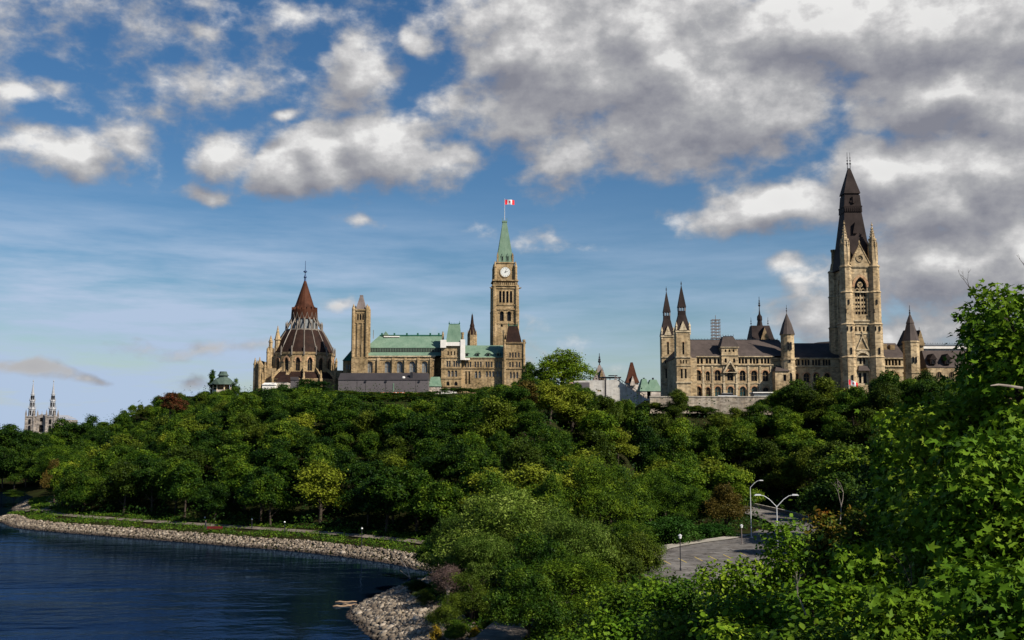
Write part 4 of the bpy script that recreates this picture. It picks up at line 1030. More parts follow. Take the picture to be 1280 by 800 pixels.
for u, z, w, h, k, l, g in allw: window(shaft, (u, y0+.7, z), w, h, k, l, 0, g, True)
mb = MB()
for sx_ in (-1, 1):
    for sy_ in (-1, 1):
        X0, Y0_ = cx+sx_*hw*.98, cy+sy_*hw*.98
        mb.prism(X0, Y0_, G2, zt(388), 3.5*s, 3.2*s, 8); mb.prism(X0, Y0_, zt(388), zt(357), 3.0*s, 2.8*s, 8); mb.prism(X0, Y0_, zt(389), zt(387), 3.6*s, 3.3*s, 8)
        mb.prism(X0*1.0 - sx_*1.2*s, Y0_ - sy_*1.2*s, zt(357), zt(334), 2.3*s, 1.9*s, 8); mb.prism(X0 - sx_*1.2*s, Y0_ - sy_*1.2*s, zt(334), zt(326), 2.3*s, .1, 8)
mb.build('corner_buttress', M['nepean'], ptw)
mb = MB()
for q, pr in ((357,1.0),(359.8,.5),(381,.4),(386.5,.5),(404,.3),(350.5,.8)): mb.box(cx-hw-pr, cx+hw+pr, cy-hw-pr, cy+hw+pr, zt(q)-.3, zt(q)+.35)
for k in range(13): mb.box(cx-hw+2*hw*k/12-.35, cx-hw+2*hw*k/12+.35, cy-hw-.9, cy-hw-.2, zt(357), zt(353.5))
mb.ring(shift(arch(20*s, zt(386)-zt(403), 'round'), cx, zt(403))[2:], .4, T, -.3, .1, 0, False) if False else None
mb.build('cornice', M['nepean'], ptw)
for u, z, w, h, k, l, g in twin: mb = MB(); mb.ring(shift(arch(w, h, k), u, z)[2:], .6, T, -.25, .1, 0, False); mb.build('arch_hood', M['nepean_dark'], ptw)
for sd in (-1, 1):
    gb = MB(); gb.tube([(cx+sd*hw, cy-hw*.95, zt(360)), (cx+sd*(hw+1.4), cy-hw*1.05, zt(360.2)), (cx+sd*(hw+2.3), cy-hw*1.1, zt(359.4))], [.55,.42,.25], 6); gb.build('gargoyle', M['nepean_dark'], ptw)
# clock stage
ch = 11.3*s; mb = MB(); mb.box(cx-ch, cx+ch, cy-ch, cy+ch, zt(357), zt(327.5)); mb.box(cx-ch-.4, cx+ch+.4, cy-ch-.4, cy+ch+.4, zt(328.5), zt(327)); mb.build('clock_stage', M['nepean'], ptw)
yc = cy-ch; ck = MB(); R = 6.2*s
def disc(mb, r, ya, yb_, zc, n=28, m=0, r0=None):
    vs = [(cx+r*math.cos(2*PI*k/n), ya, zc+r*math.sin(2*PI*k/n)) for k in range(n)] + [(cx+r*math.cos(2*PI*k/n), yb_, zc+r*math.sin(2*PI*k/n)) for k in range(n)]
    mb.add(vs, [tuple(range(n))] + [(k, n+k, n+(k+1) % n, (k+1) % n) for k in range(n)], m)
zc = zt(339.6)
disc(ck, R*1.16, yc-.35, yc, zc, 28, 2); disc(ck, R, yc-.40, yc-.1, zc, 28, 0)
for k in range(12):
    a = k*PI/6; u, w = math.sin(a)*R*.82, math.cos(a)*R*.82
    d_ = Vector((math.sin(a), math.cos(a))); n_ = Vector((d_.y, -d_.x)); L_, w_ = R*.11, R*.035
    q = [(cx+u+d_.x*i*L_+n_.x*j*w_, yc-.404, zc+w+d_.y*i*L_+n_.y*j*w_) for i, j in ((-1,-1),(-1,1),(1,1),(1,-1))]
    ck.add(q, [(0,1,2,3)], 1)
ck = ck.build('clock_face', [M['clock'], M['iron'], M['nepean_dark']], ptw)
for a, L_, w_ in ((math.radians(20), R*.78, R*.045), (math.radians(74), R*.55, R*.07)):
    hb = MB(); d_ = Vector((math.sin(a), math.cos(a))); n_ = Vector((d_.y, -d_.x))
    q = [(cx+d_.x*i+n_.x*j, yc-.5, zc+d_.y*i+n_.y*j) for i, j in ((-R*.15,-w_),(-R*.15,w_),(L_,w_*.4),(L_,-w_*.4))]
    hb.add(q + [(a_, yc-.44, c_) for a_, _, c_ in q], [(0,1,2,3),(0,4,5,1),(1,5,6,2),(2,6,7,3),(3,7,4,0)]); hb.build('hand', M['iron'], ck)
# copper spire
mb = MB()
def fr(q0, r0, q1, r1): mb.frust((cx-r0*s, cx+r0*s, cy-r0*s, cy+r0*s), zt(q0), (cx-r1*s, cx+r1*s, cy-r1*s, cy+r1*s), zt(q1))
fr(327, 10.2, 317.5, 9.2); fr(317.5, 9.2, 275.5, 2.6); fr(275.5, 3.1, 273.5, 3.1)
for d in (-2.8, 2.8): mb.box(cx+d*s-.12, cx+d*s+.12, cy-2.8*s-.12, cy-2.8*s+.12, zt(273.5), zt(270))
sp = mb.build('copper_spire', M['copper'], ptw)
mb = MB()
for d in (-3.4, 3.4):
    mb.gable_y(cx+d*s-1.8*s, cx+d*s+1.8*s, cy-10.6*s, cy-7*s, zt(319.5), zt(315.5)); mb.box(cx+d*s-1.4*s, cx+d*s+1.4*s, cy-10.5*s, cy-8*s, zt(325.5), zt(319.5)-.01)
d_ = mb.build('spire_dormer', M['copper'], sp)
mb = MB()
for d in (-3.4, 3.4): mb.box(cx+d*s-.75*s, cx+d*s+.75*s, cy-10.56*s, cy-10.5*s-.005, zt(325), zt(319.8))
mb.build('dormer_opening', M['glass'], sp)
mb = MB()
for d in (-1, 1): mb.box(cx+d*9.6*s-1.1*s, cx+d*9.6*s+1.1*s, cy-10.4*s, cy-8.2*s, zt(327), zt(318)); mb.prism(cx+d*9.6*s, cy-9.3*s, zt(318), zt(314.5), 1.4*s, .1, 4)
mb.build('spire_pinnacle', M['nepean_dark'], ptw)
mb = MB(); mb.tube([(cx, cy, zt(275)), (cx, cy, zt(246))], [.2, .1], 6); mb.ball((cx, cy, zt(245.7)), .25, 6, 4); mb.build('flagpole', M['white_metal'], ptw)

def flag(name, x, y, zc, w, h, label, group=None, pole=None, droop=0.0, rz=0.0):
    t = thing(name, (x, y, zc), label, 'flag', group, rz)
    def P(u, v): return (x + u*w*(1-.1*abs(droop)), y + .22*w*.25*math.sin(u*6.5+v), zc + (v-.5)*h - droop*u*h*.8 + .06*h*math.sin(u*5))
    n = 16; mb = MB()
    for i in range(n):
        u0, u1 = i/n, (i+1)/n
        mi = 0 if (u0 < .25 or u0 >= .75) else 1
        for k in range(4): mb.add([P(u0,k/4), P(u1,k/4), P(u1,(k+1)/4), P(u0,(k+1)/4)], [(0,1,2,3)], mi)
    lf = [(0,-.42),(.035,-.42),(.025,-.2),(.2,-.23),(.17,-.13),(.36,.06),(.31,.1),(.34,.22),(.22,.19),(.19,.25),(.08,.12),(.11,.36),(.05,.32),(0,.46)]
    lf = lf + [(-a, b) for a, b in lf[::-1]]
    pts = [P(.5 + a*.5*h/w, .5 + b*.75) for a, b in lf]
    for sgn in (-1, 1):
        mb.add([(p[0], p[1]+sgn*.03, p[2]) for p in pts] + [(P(.5,.5)[0], P(.5,.5)[1]+sgn*.03, P(.5,.5)[2])], [(i, (i+1) % len(pts), len(pts)) for i in range(len(pts))], 0)
    mb.build('flag_cloth', [M['flag_red'], M['flag_white']], t)
    if pole:
        pb = MB(); pb.tube([(x, y, pole[0]), (x, y, pole[1])], [.07,.05], 6); pb.build('flagpole', M['white_metal'], t)
    return t
flag('national_flag', cx+.25, cy, zt(249.6), 12*s, 6.4*s, 'red and white maple leaf flag flying on top of the clock tower')
yy = 305.; flag('national_flag', X(1060.5,yy), yy, Z(477.5,yy), 2.9, 1.4, 'drooping red and white maple leaf flag at the foot of the great tower', None, (Z(490,yy), Z(474,yy)), .8)

# ================================================================== LIBRARY
yl = 545.0; s = X(641,yl)-X(640,yl); cx, cy = X(379,yl), yl; zl = lambda q: Z(q, yl)
lib = thing('parliament_library', (cx, cy, 38.7), 'round gothic stone library with a ribbed brown conical roof', 'library')
R = 38.0*s; N = 16; ap = R*math.cos(PI/N); side = 2*R*math.sin(PI/N)
A0 = [-PI/2 + 2*PI*(k+.02)/N for k in range(N)]
drum = MB(); wins = []
for a in A0:
    T = Tang(cx, cy, ap, a); 
    w, h = 5.6*s, zl(449)-zl(465.5)
    drum.facade([(-side/2, G2), (side/2, G2), (side/2, zl(445)), (-side/2, zl(445))], [shift(arch(w, h, 'pointed'), 0, zl(465.5))], T, .9)
    wins.append((a, w, h))
drum.prism(cx, cy, G2, zl(445.2), R-1.0, R-1.0, N, A0[0]+PI/N)
drum.prism(cx, cy, zl(445), zl(442.4), R+.35, R+.5, N, A0[0]+PI/N)
drum.prism(cx, cy, zl(470), zl(469), R+.3, R+.3, N, A0[0]+PI/N)
dr = drum.build('drum', M['nepean'], lib)
for a, w, h in wins:
    p = Tang(cx, cy, ap, a)(0, .55, zl(465.5)); window(lib, p, w, h, 'pointed', 2, a+PI/2, 'glass')
for a, w, h in wins:
    mb = MB(); mb.ring(shift(arch(w*1.15, h*1.05, 'pointed'), 0, zl(466))[2:], .75, Tang(cx, cy, ap, a), -.3, .1, 0, False); mb.build('arch_hood', M['sand_red'], lib)
# roof cone with ribs
prof = [(38.4,442.4),(33.6,432),(28.2,422),(22.8,413.6)]
mb = MB(); mb.lathe(cx, cy, [(r*s, zl(q)) for r, q in prof], 32, A0[0]); lr = mb.build('lower_roof', M['brown_copper2'], lib)
for a0 in A0:
    a = a0 + PI/N; rb = MB()
    pts = [(cx+(r*s+.15)*math.cos(a), cy+(r*s+.15)*math.sin(a), zl(q)) for r, q in prof]
    rb.tube(pts, .28, 5); rb.prism(cx+38.6*s*math.cos(a), cy+38.6*s*math.sin(a), zl(446), zl(437.5), 1.25*s, 1.05*s, 6, a); rb.prism(cx+38.6*s*math.cos(a), cy+38.6*s*math.sin(a), zl(437.5), zl(434.5), 1.1*s, .1, 6, a)
    rb.build('roof_rib', M['rib'], lr)
# lantern with gablets, small flyers and upper cone
mb = MB(); mb.prism(cx, cy, zl(414), zl(397), 15*s, 14.6*s, N, A0[0]+PI/N); mb.prism(cx, cy, zl(414.4), zl(412.6), 23.4*s, 23.2*s, N, A0[0]+PI/N)
lan = mb.build('lantern', M['rib'], lib)
mb = MB()
for a in A0:
    mb.facade(shift(arch(3.9*s, zl(395)-zl(412), 'pointed'), 0, zl(412)), [], Tang(cx, cy, 15.1*s*math.cos(PI/N)+.05, a), .04)
mb.build('lantern_glass', M['glass_pale'], lan)
fl = MB()
for a0 in A0:
    a = a0 + PI/N; c_, s_ = math.cos(a), math.sin(a)
    fl.prism(cx+22.4*s*c_, cy+22.4*s*s_, zl(413), zl(406), 1.05*s, .9*s, 6); fl.prism(cx+22.4*s*c_, cy+22.4*s*s_, zl(406), zl(402.5), 1.0*s, .05, 6)
    fl.tube([(cx+22.2*s*c_, cy+22.2*s*s_, zl(410)), (cx+17.6*s*c_, cy+17.6*s*s_, zl(402)), (cx+15.2*s*c_, cy+15.2*s*s_, zl(397.5))], .33, 5)
    fl.prism(cx+15.3*s*c_, cy+15.3*s*s_, zl(413), zl(394), .7*s, .6*s, 6)
fl.build('flying_rib', M['rib'], lan)
up = MB(); up.lathe(cx, cy, [(16.2*s,zl(399)),(16.0*s,zl(388)),(14.0*s,zl(386.5)),(11.2*s,zl(381)),(7.6*s,zl(370)),(3.9*s,zl(359)),(1.5*s,zl(351.5))], 16, A0[0]+PI/N)
for a in A0:
    T = Tang(cx, cy, 16.1*s, a); up.facade([(-2.9*s, zl(399.5)), (0, zl(403)) if False else (2.9*s, zl(399.5)), (0, zl(384.5))], [], T, 1.2)
upo = up.build('upper_roof', M['brown_copper'], lib)
gl = MB()
for a in A0:
    gl.ring([(3.1*s, zl(404)), (0, zl(392)), (-3.1*s, zl(404))], .35, Tang(cx, cy, 16.0*s, a), -.2, .3, 0, False)
gl.build('gablet_coping', M['rib'], upo)
fb = MB(); fb.lathe(cx, cy, [(1.5*s,zl(352)),(1.1*s,zl(348)),(2.0*s,zl(346.5)),(.8*s,zl(344)),(.5*s,zl(341)),(2.4*s,zl(340)),(2.4*s,zl(339)),(.4*s,zl(338)),(.35*s,zl(333)),(.12,zl(326))], 8)
fb.build('finial', M['blue_iron'], lib)
# ambulatory: lower ring, buttress piers with pinnacles and flying arches
rb = MB(); rb.prism(cx, cy, G2, zl(476), 50*s, 50*s, N, A0[0]+PI/N); rb.prism(cx, cy, zl(476.6), zl(475.2), 50.6*s, 50.6*s, N, A0[0]+PI/N); amb = rb.build('ambulatory', M['nepean'], lib)
rb = MB(); rb.lathe(cx, cy, [(50.4*s,zl(475.2)),(39*s,zl(466.5))], N, A0[0]+PI/N); rb.build('ambulatory_roof', M['brown_copper2'], amb)
for a0 in A0:
    a = a0 + PI/N; c_, s_ = math.cos(a), math.sin(a); T = Tang(cx, cy, 0, a)
    b = MB(); r0 = 53*s
    b.prism(cx+r0*c_, cy+r0*s_, G2, zl(475), 1.9*s*1.41, 1.6*s*1.41, 4, a+PI/4); b.prism(cx+r0*c_, cy+r0*s_, zl(475), zl(471), 1.5*s, 1.3*s, 8); b.prism(cx+r0*c_, cy+r0*s_, zl(471), zl(465), 1.5*s, .06, 8)
    rs = [(53,474),(48,468),(43,464),(38,461)]
    for (ra, qa), (rb_, qb) in zip(rs[:-1], rs[1:]):
        P4 = [(cx+r*s*c_+k*.32*s_, cy+r*s*s_-k*.32*c_, z) for r, z in ((ra, zl(qa)), (rb_, zl(qb))) for k in (-1, 1)]
        P4 += [(x, y, z-1.5) for x, y, z in P4]
        b.add(P4, [(0,1,3,2),(4,6,7,5),(0,4,5,1),(2,3,7,6),(0,2,6,4),(1,5,7,3)])
    b.build('flying_buttress', M['nepean'], lib)
# left hand stair turrets and lobby
def stair(px, y, hw_, q_wall, q_tip, mat='nepean', rm='nepean', n=8):
    ss = X(641,y)-X(640,y); b = MB(); xx = X(px,y)
    b.prism(xx, y, G2, Z(q_wall,y), hw_*ss, hw_*ss*.95, n); b.prism(xx, y, Z(q_wall+1.2,y), Z(q_wall-.3,y), hw_*ss*1.2, hw_*ss*1.2, n)
    b.prism(xx, y, Z(q_wall-.3,y), Z(q_tip,y), hw_*ss*1.0, .07, n); b.ball((xx, y, Z(q_tip+1.4,y)), .3, 6, 4)
    return b.build('stair_turret', M[mat], lib)
stair(346, yl-8, 3.6, 424, 407); stair(337.5, yl-9, 2.4, 427, 419); stair(334.5, yl-10, 2.0, 440, 433)
stair(318.5, yl-12, 1.9, 455, 447); stair(324.3, yl-14, 2.1, 455, 446); stair(321, yl-6, 1.5, 457, 450); stair(331, yl-12, 1.5, 458, 452)
b = MB(); b.box(X(317,yl-11), X(345,yl-11), yl-12, yl+10, G2, Z(462,yl)); b.gable_y(X(317,yl-11), X(331,yl-11), yl-12.3, yl+10, Z(462,yl)+.01, Z(452,yl)); b.box(X(333,yl-8), X(345,yl-8), yl-9, yl+6, Z(462,yl)-.2, Z(437,yl)); b.build('lobby', M['nepean'], lib)
for p in (319, 324.5, 329): window(lib, (X(p,yl-12), yl-12.22, Z(478,yl)), 1.0, 3.6, 'pointed', 1)
b = MB(); b.frust((X(343,490), X(358,490), 492, 500), Z(478,495), (X(346,490), X(357,490), 499, 500), Z(468,495)); b.build('porch_roof', M['brown_copper2'], lib)
b = MB(); b.box(X(343.5,490), X(357.5,490), 492.3, 500, G2, Z(478,495)-.01); b.build('porch', M['pale_stone'], lib)
b = MB(); b.box(X(356,yl-24), X(372,yl-24), yl-24, yl-14, G2, Z(475,yl-24)); b.build('service_wing', M['grey_clad'], lib)
b = MB(); b.frust((X(355.5,yl-24), X(372.5,yl-24), yl-24.3, yl-14), Z(475,yl-24)+.01, (X(358,yl-24), X(370,yl-24), yl-17, yl-14), Z(468.5,yl-24)); b.build('service_roof', M['grey_roof'], lib)
stair(420, yl-4, 1.6, 452, 447); stair(416, yl+8, 2.0, 447, 440)
b = MB(); b.box(X(412,yl-6), X(428,yl-6), yl-7, yl+8, G2, Z(464,yl)); b.box(X(416,yl-6), X(419,yl-6), yl-4, yl-1, Z(464,yl)-.1, Z(455,yl)); b.build('link_wing', M['nepean'], lib)
# site tent and trailers beside the library
th = thing('white_tent', (X(335,488), 488, 39), 'white site tent at the foot of the library', 'tent')
b = MB(); b.box(X(328,488), X(344,488), 488, 494, Z(490,488), Z(481,488)); b.build('tent_side', M['white'], th); b = MB(); b.gable(X(327.5,488), X(344.5,488), 487.6, 494.4, Z(481,488)+.01, Z(478,488), .5, .5); b.build('tent_roof', M['white'], th)

# ================================================================== GAZEBO on the bluff
yg = 470.0; s = X(641,yg)-X(640,yg); cx = X(279,yg); zg = lambda q: Z(q, yg)
gz = thing('summer_pavilion', (cx, yg, zg(489)), 'green roofed octagonal summer pavilion on the bluff left of the library', 'pavilion')
b = MB(); b.prism(cx, yg, zg(493), zg(487.5), 13*s, 13*s, 8); b.build('plinth', M['pale_stone'], gz)
for k in range(8):
    a = PI/8+k*PI/4; b = MB(); b.prism(cx+11.6*s*math.cos(a), yg+11.6*s*math.sin(a), zg(487.5), zg(481), .35, .3, 8); b.build('post', M['sand_trim'], gz)
b = MB(); b.prism(cx, yg, zg(487.5), zg(481), 6.5*s, 6.5*s, 8); b.build('inner_wall', M['nepean_dark'], gz)
b = MB(); b.lathe(cx, yg, [(17*s,zg(481)),(14*s,zg(478.5)),(9*s,zg(473.5)),(6.2*s,zg(471.8))], 8, PI/8)
b.prism(cx, yg, zg(471.9), zg(469.6), 5.6*s, 5.6*s, 8); b.lathe(cx, yg, [(7.4*s,zg(469.6)),(5.2*s,zg(467.4)),(4.2*s,zg(464.4))], 8, PI/8)
b.gable_y(cx-8*s, cx-1*s, yg-15.5*s, yg-6*s, zg(480.4), zg(474.2)); b.build('roof', M['lead_green'] if 'lead_green' in M else M['copper_dark'], gz)

# ================================================================== between the two ranges
yq = 335.
th = thing('concrete_stair_block', (X(760,yq), yq, 30), 'pale concrete wall with a stair descending along its right side', 'wall')
b = MB(); T = Tfront(yq)
ol = [(717.5,503),(852,510),(852,500),(806,498),(770,474.5),(748,475.6),(748,475),(737,475.4),(717.5,476)]
b.facade([(X(p,yq), Z(q,yq)) for p, q in ol], [[(X(p,yq), Z(q,yq)) for p, q in ((746.5,489.4),(751.5,489.4),(751.5,487.4),(746.5,487.4))]], T, 5)
b.build('wall_face', M['concrete'], th)
b = MB()
for k in range(16):
    p0, p1 = 769+k*2.4, 769+(k+1)*2.4; q = 473.5+k*1.55
    b.box(X(p0,yq), X(p1,yq)+.02, yq+.8, yq+4.6, Z(q+6,yq), Z(q,yq))
b.build('stair', M['pink'], th)
b = MB()
for k in range(9): p = 769+k*4.4; q = 470+k*2.85; b.box(X(p,yq)-.06, X(p,yq)+.06, yq+.3, yq+.42, Z(q+4,yq), Z(q,yq))
b.tube([(X(768,yq),yq+.36,Z(469.5,yq)), (X(806,yq),yq+.36,Z(494,yq))], .1, 5); b.build('handrail', M['lead'], th)
b = MB(); b.box(X(757,yq)-.15, X(757,yq)+.15, yq-.15, yq-.01, Z(503,yq), Z(473.5,yq)); b.build('downpipe', M['grey_roof'], th)
b = MB(); b.box(X(717.5,yq), X(736.8,yq), yq-.4, yq-.01, Z(498,yq), Z(478,yq)); b.build('dark_panel', M['grey_clad'], th)
th = thing('dark_canopy', (X(764,yq), yq+7, 38), 'dark flat canopy on posts above the concrete stair', 'canopy')
b = MB(); b.box(X(752,yq), X(779,yq), yq+6, yq+10, Z(471.2,yq), Z(469.8,yq)); b.box(X(763,yq), X(774,yq), yq+5, yq+8, Z(468.6,yq)+.02, Z(468,yq)+.02); b.build('canopy_roof', M['iron'], th)
for p in (754, 765, 777):
    b = MB(); b.box(X(p,yq)-.12, X(p,yq)+.12, yq+7, yq+7.3, 30, Z(470,yq)); b.build('post', M['iron'], th)
th = thing('site_board', (X(712,yq-2), yq-2, 32), 'small rust orange board beside the concrete wall and bright round tree', 'board')
b = MB(); b.add([(X(707,yq),yq-2,Z(484.5,yq)),(X(716,yq),yq-2,Z(485,yq)),(X(716,yq),yq-2,Z(478,yq)),(X(711,yq),yq-2,Z(478.5,yq)),(X(707,yq),yq-1.7,Z(484.5,yq)),(X(716,yq),yq-1.7,Z(485,yq)),(X(716,yq),yq-1.7,Z(478,yq)),(X(711,yq),yq-1.7,Z(478.5,yq))], [(0,1,2,3),(7,6,5,4),(0,4,5,1),(1,5,6,2),(2,6,7,3),(3,7,4,0)]); b.build('panel', M['pink'], th)
ye = 620.; s = X(641,ye)-X(640,ye); cx = X(750,ye)
th = thing('distant_fleche_building', (cx, ye, 40), 'far steep brown roof with an iron fleche over the concrete wall', 'building')
b = MB(); b.box(cx-8*s, cx+8*s, ye, ye+14*s, 36, Z(475,ye)); b.build('wall', M['nepean'], th)
b = MB(); b.frust((cx-8.5*s, cx+8.5*s, ye-.5, ye+15*s), Z(475,ye), (cx-4.5*s, cx+4.5*s, ye+4*s, ye+10*s), Z(463,ye)); b.frust((cx-4*s, cx+4*s, ye+4*s, ye+9*s), Z(463,ye)+.01, (cx-1.3*s, cx+1.3*s, ye+6*s, ye+7*s), Z(456,ye)); b.build('roof', M['lead'], th)
b = MB(); b.facade([(cx-1*s,Z(474,ye)),(cx+5*s,Z(474,ye)),(cx+2*s,Z(461.5,ye))], [], Tfront(ye-.8), 5); b.build('gablet', M['nepean'], th)
b = MB(); finial(b, cx, ye+7*s, Z(457,ye), Z(441,ye), .35, 3); b.build('fleche', M['iron'], th)
for d in (-4, 4): b = MB(); finial(b, cx+d*s, ye+7*s, Z(465,ye), Z(459,ye), .2, 1); b.build('finial', M['iron'], th)
yx = 720.; s = X(641,yx)-X(640,yx); cx = X(790.5,yx)
th = thing('chateau_tower', (cx, yx, 40), 'distant stone tower with a steep brown pyramid roof', 'tower')
b = MB(); b.box(cx-7.5*s, cx+7.5*s, yx, yx+15*s, 30, Z(477,yx)); b.facade([(cx-3.5*s,Z(482,yx)),(cx+3.5*s,Z(482,yx)),(cx,Z(470,yx))], [], Tfront(yx-2), 4); b.build('wall', M['pale_stone'], th)
b = MB(); b.frust((cx-8.6*s, cx+8.6*s, yx-1, yx+16*s), Z(478.5,yx), (cx-6*s, cx+6*s, yx+2*s, yx+13*s), Z(471,yx)); b.frust((cx-6*s, cx+6*s, yx+2*s, yx+13*s), Z(471,yx)+.01, (cx-1.4*s, cx+1.4*s, yx+6*s, yx+9*s), Z(452.5,yx)); b.build('roof', M['brown_copper'], th)
yn = 500.; s = X(641,yn)-X(640,yn)
for p, hw_, lab, mt in ((806.5,6.5,'green copper roof with a rounded ridge left of its taller neighbour','lead_green'),(818,9.5,'bright green copper mansard building just left of the twin spires','copper')):
    c_ = X(p,yn); th = thing('copper_roofed_house', (c_, yn, 34), lab, 'building')
    b = MB(); b.box(c_-hw_*s, c_+hw_*s, yn, yn+14, 28, Z(489,yn)); b.build('wall', M['pale_stone'], th)
    b = MB(); b.frust((c_-hw_*s-.2, c_+hw_*s+.2, yn-.3, yn+14), Z(489,yn)+.02, (c_-hw_*s*.4, c_+hw_*s*.4, yn+4, yn+9), Z(474 if p > 810 else 473,yn)); b.build('roof', M['copper'], th)
    b = MB(); b.box(c_-.4, c_+.4, yn+5, yn+6, Z(476,yn), Z(471.5,yn)); b.build('chimney', M['iron'], th)

# ================================================================== CATHEDRAL far across the water
yc = 1000.; s = X(641,yc)-X(640,yc); gz0 = 8.
cat = thing('twin_spired_cathedral', (X(54,yc), yc, gz0), 'pale grey cathedral with two tiered silver spires above dark trees', 'cathedral')
zc = lambda q: Z(q, yc)
M['cath'] = stone('cathedral_stone', (.24,.215,.20), (.30,.27,.25), (.36,.33,.31), .4)
M['tin'] = paint('silver_tin_roof', (.33,.33,.34), .35, .1, .3)
xm = X(54,yc)
b = MB(); b.facade([(X(41,yc),gz0),(X(67,yc),gz0),(X(67,yc),zc(523)),(xm,zc(517.5)),(X(41,yc),zc(523))], [shift(arch(6*s, 9*s, 'round'), xm, zc(540)), shift(arch(4.5*s, 5*s, 'round'), xm, zc(527))], Tfront(yc), 1.5); b.box(X(41,yc), X(67,yc), yc+1.5, yc+60, gz0, zc(524)); b.build('nave_front', M['cath'], cat)
window(cat, (xm, yc+1, zc(540)), 6*s, 9*s, 'round', 2); window(cat, (xm, yc+1, zc(527)), 4.5*s, 5*s, 'round', 2)
b = MB(); b.gable_y(X(42,yc), X(66,yc), yc+1.6, yc+60, zc(523)+.05, zc(517.8)); b.prism(xm, yc+1, zc(518), zc(513), .6, .1, 4); b.build('nave_roof', M['tin'], cat)
for p in (41.5, 67):
    c_ = X(p,yc); b = MB()
    b.box(c_-5.2*s, c_+5.2*s, yc-3, yc-3+10.4*s, gz0, zc(521))
    for dx in (-1, 1):
        for dy in (0, 1):
            b.prism(c_+dx*5*s, yc-3+dy*10.4*s, gz0, zc(518), 1.3*s, 1.1*s, 4); b.prism(c_+dx*5*s, yc-3+dy*10.4*s, zc(518), zc(512), 1.3*s, .1, 4)
    b.box(c_-5.6*s, c_+5.6*s, yc-3.4, yc-2.6+10.4*s, zc(521)-.5, zc(521)+.5)
    to = b.build('bell_tower', M['cath'], cat)
    window(to, (c_, yc-3.25, zc(541)), 3*s, 9*s, 'round', 2, 0, 'glass', True); window(to, (c_, yc-3.25, zc(530)), 3*s, 6*s, 'round', 2, 0, 'glass', True)
    b = MB(); yy = yc-3+5.2*s
    b.prism(c_, yy, zc(521), zc(511), 4.4*s, 3.9*s, 8); b.prism(c_, yy, zc(511.4), zc(510.4), 4.7*s, 4.4*s, 8); b.prism(c_, yy, zc(510.4), zc(501), 3.3*s, 2.9*s, 8); b.prism(c_, yy, zc(501.4), zc(500.4), 3.6*s, 3.3*s, 8)
    b.prism(c_, yy, zc(500.4), zc(493), 2.3*s, 2.0*s, 8); b.prism(c_, yy, zc(493.3), zc(492.4), 2.6*s, 2.4*s, 8); b.prism(c_, yy, zc(492.4), zc(477), 1.7*s, .15*s, 8); finial(b, c_, yy, zc(477.5), zc(474), .25, 1)
    for lv, (q, r) in enumerate(((511,4.3),(501,3.2))):
        for k in range(8):
            a = PI/8+k*PI/4; b.prism(c_+r*s*math.cos(a), yy+r*s*math.sin(a), zc(q), zc(q-4.5), .45*s, .05, 4)
    sp = b.build('tiered_spire', M['tin'], to)
    b = MB()
    for q0, q1, r in ((519,513,4.2),(509,503,3.1),(499.5,494.5,2.2)):
        for k in range(8):
            a = k*PI/4; T = Tang(c_, yy, r*s*.96, a); b.facade(shift(arch(1.5*s, zc(q1)-zc(q0), 'round'), 0, zc(q0)), [], T, .1)
    b.build('spire_opening', M['glass'], to)
# ================================================================== foliage
def leaf_mat(name, c0, c1, c2, obvar=.16, trans=.22, rough=.55, shape_scale=None):
    m = bpy.data.materials.new(name); m.use_nodes = True; nt = m.node_tree; nt.nodes.clear()
    out = nd(nt, 'ShaderNodeOutputMaterial'); g = nd(nt, 'ShaderNodeNewGeometry'); oi = nd(nt, 'ShaderNodeObjectInfo')
    tco = nd(nt, 'ShaderNodeTexCoord'); cl_ = noise(nt, .55 if shape_scale is None else shape_scale, 3, .6, tco.outputs['Object'])
    mm = nd(nt, 'ShaderNodeMath', operation='MULTIPLY_ADD'); nt.links.new(cl_, mm.inputs[0]); mm.inputs[1].default_value = 2.5; mm.inputs[2].default_value = -.93
    m2_ = nd(nt, 'ShaderNodeMath', operation='MULTIPLY_ADD', use_clamp=True); nt.links.new(g.outputs['Random Per Island'], m2_.inputs[0]); m2_.inputs[1].default_value = .34; nt.links.new(mm.outputs[0], m2_.inputs[2])
    c = ramp(nt, m2_.outputs[0], [(.0, c0), (.5, c1), (1.0, c2)])  # leaf tone variation; its ends also paint shaded gaps and sunlit patches
    hs = nd(nt, 'ShaderNodeHueSaturation')
    mr = nd(nt, 'ShaderNodeMapRange'); nt.links.new(oi.outputs['Random'], mr.inputs[0]); mr.inputs[3].default_value = .5 - obvar*.05; mr.inputs[4].default_value = .5 + obvar*.13
    mv = nd(nt, 'ShaderNodeMapRange'); nt.links.new(oi.outputs['Random'], mv.inputs[0]); mv.inputs[3].default_value = 1 + obvar*2.2; mv.inputs[4].default_value = 1 - obvar*2.2
    nt.links.new(mr.outputs[0], hs.inputs['Hue']); nt.links.new(mv.outputs[0], hs.inputs['Value']); nt.links.new(c, hs.inputs['Color'])
    p = nd(nt, 'ShaderNodeBsdfPrincipled'); p.inputs['Roughness'].default_value = rough; p.inputs['Specular IOR Level'].default_value = .10
    nt.links.new(hs.outputs[0], p.inputs['Base Color'])
    t = nd(nt, 'ShaderNodeBsdfTranslucent'); nt.links.new(hs.outputs[0], t.inputs['Color'])
    ms_ = nd(nt, 'ShaderNodeMixShader'); ms_.inputs[0].default_value = trans
    nt.links.new(p.outputs[0], ms_.inputs[1]); nt.links.new(t.outputs[0], ms_.inputs[2]); nt.links.new(ms_.outputs[0], out.inputs[0])
    return m
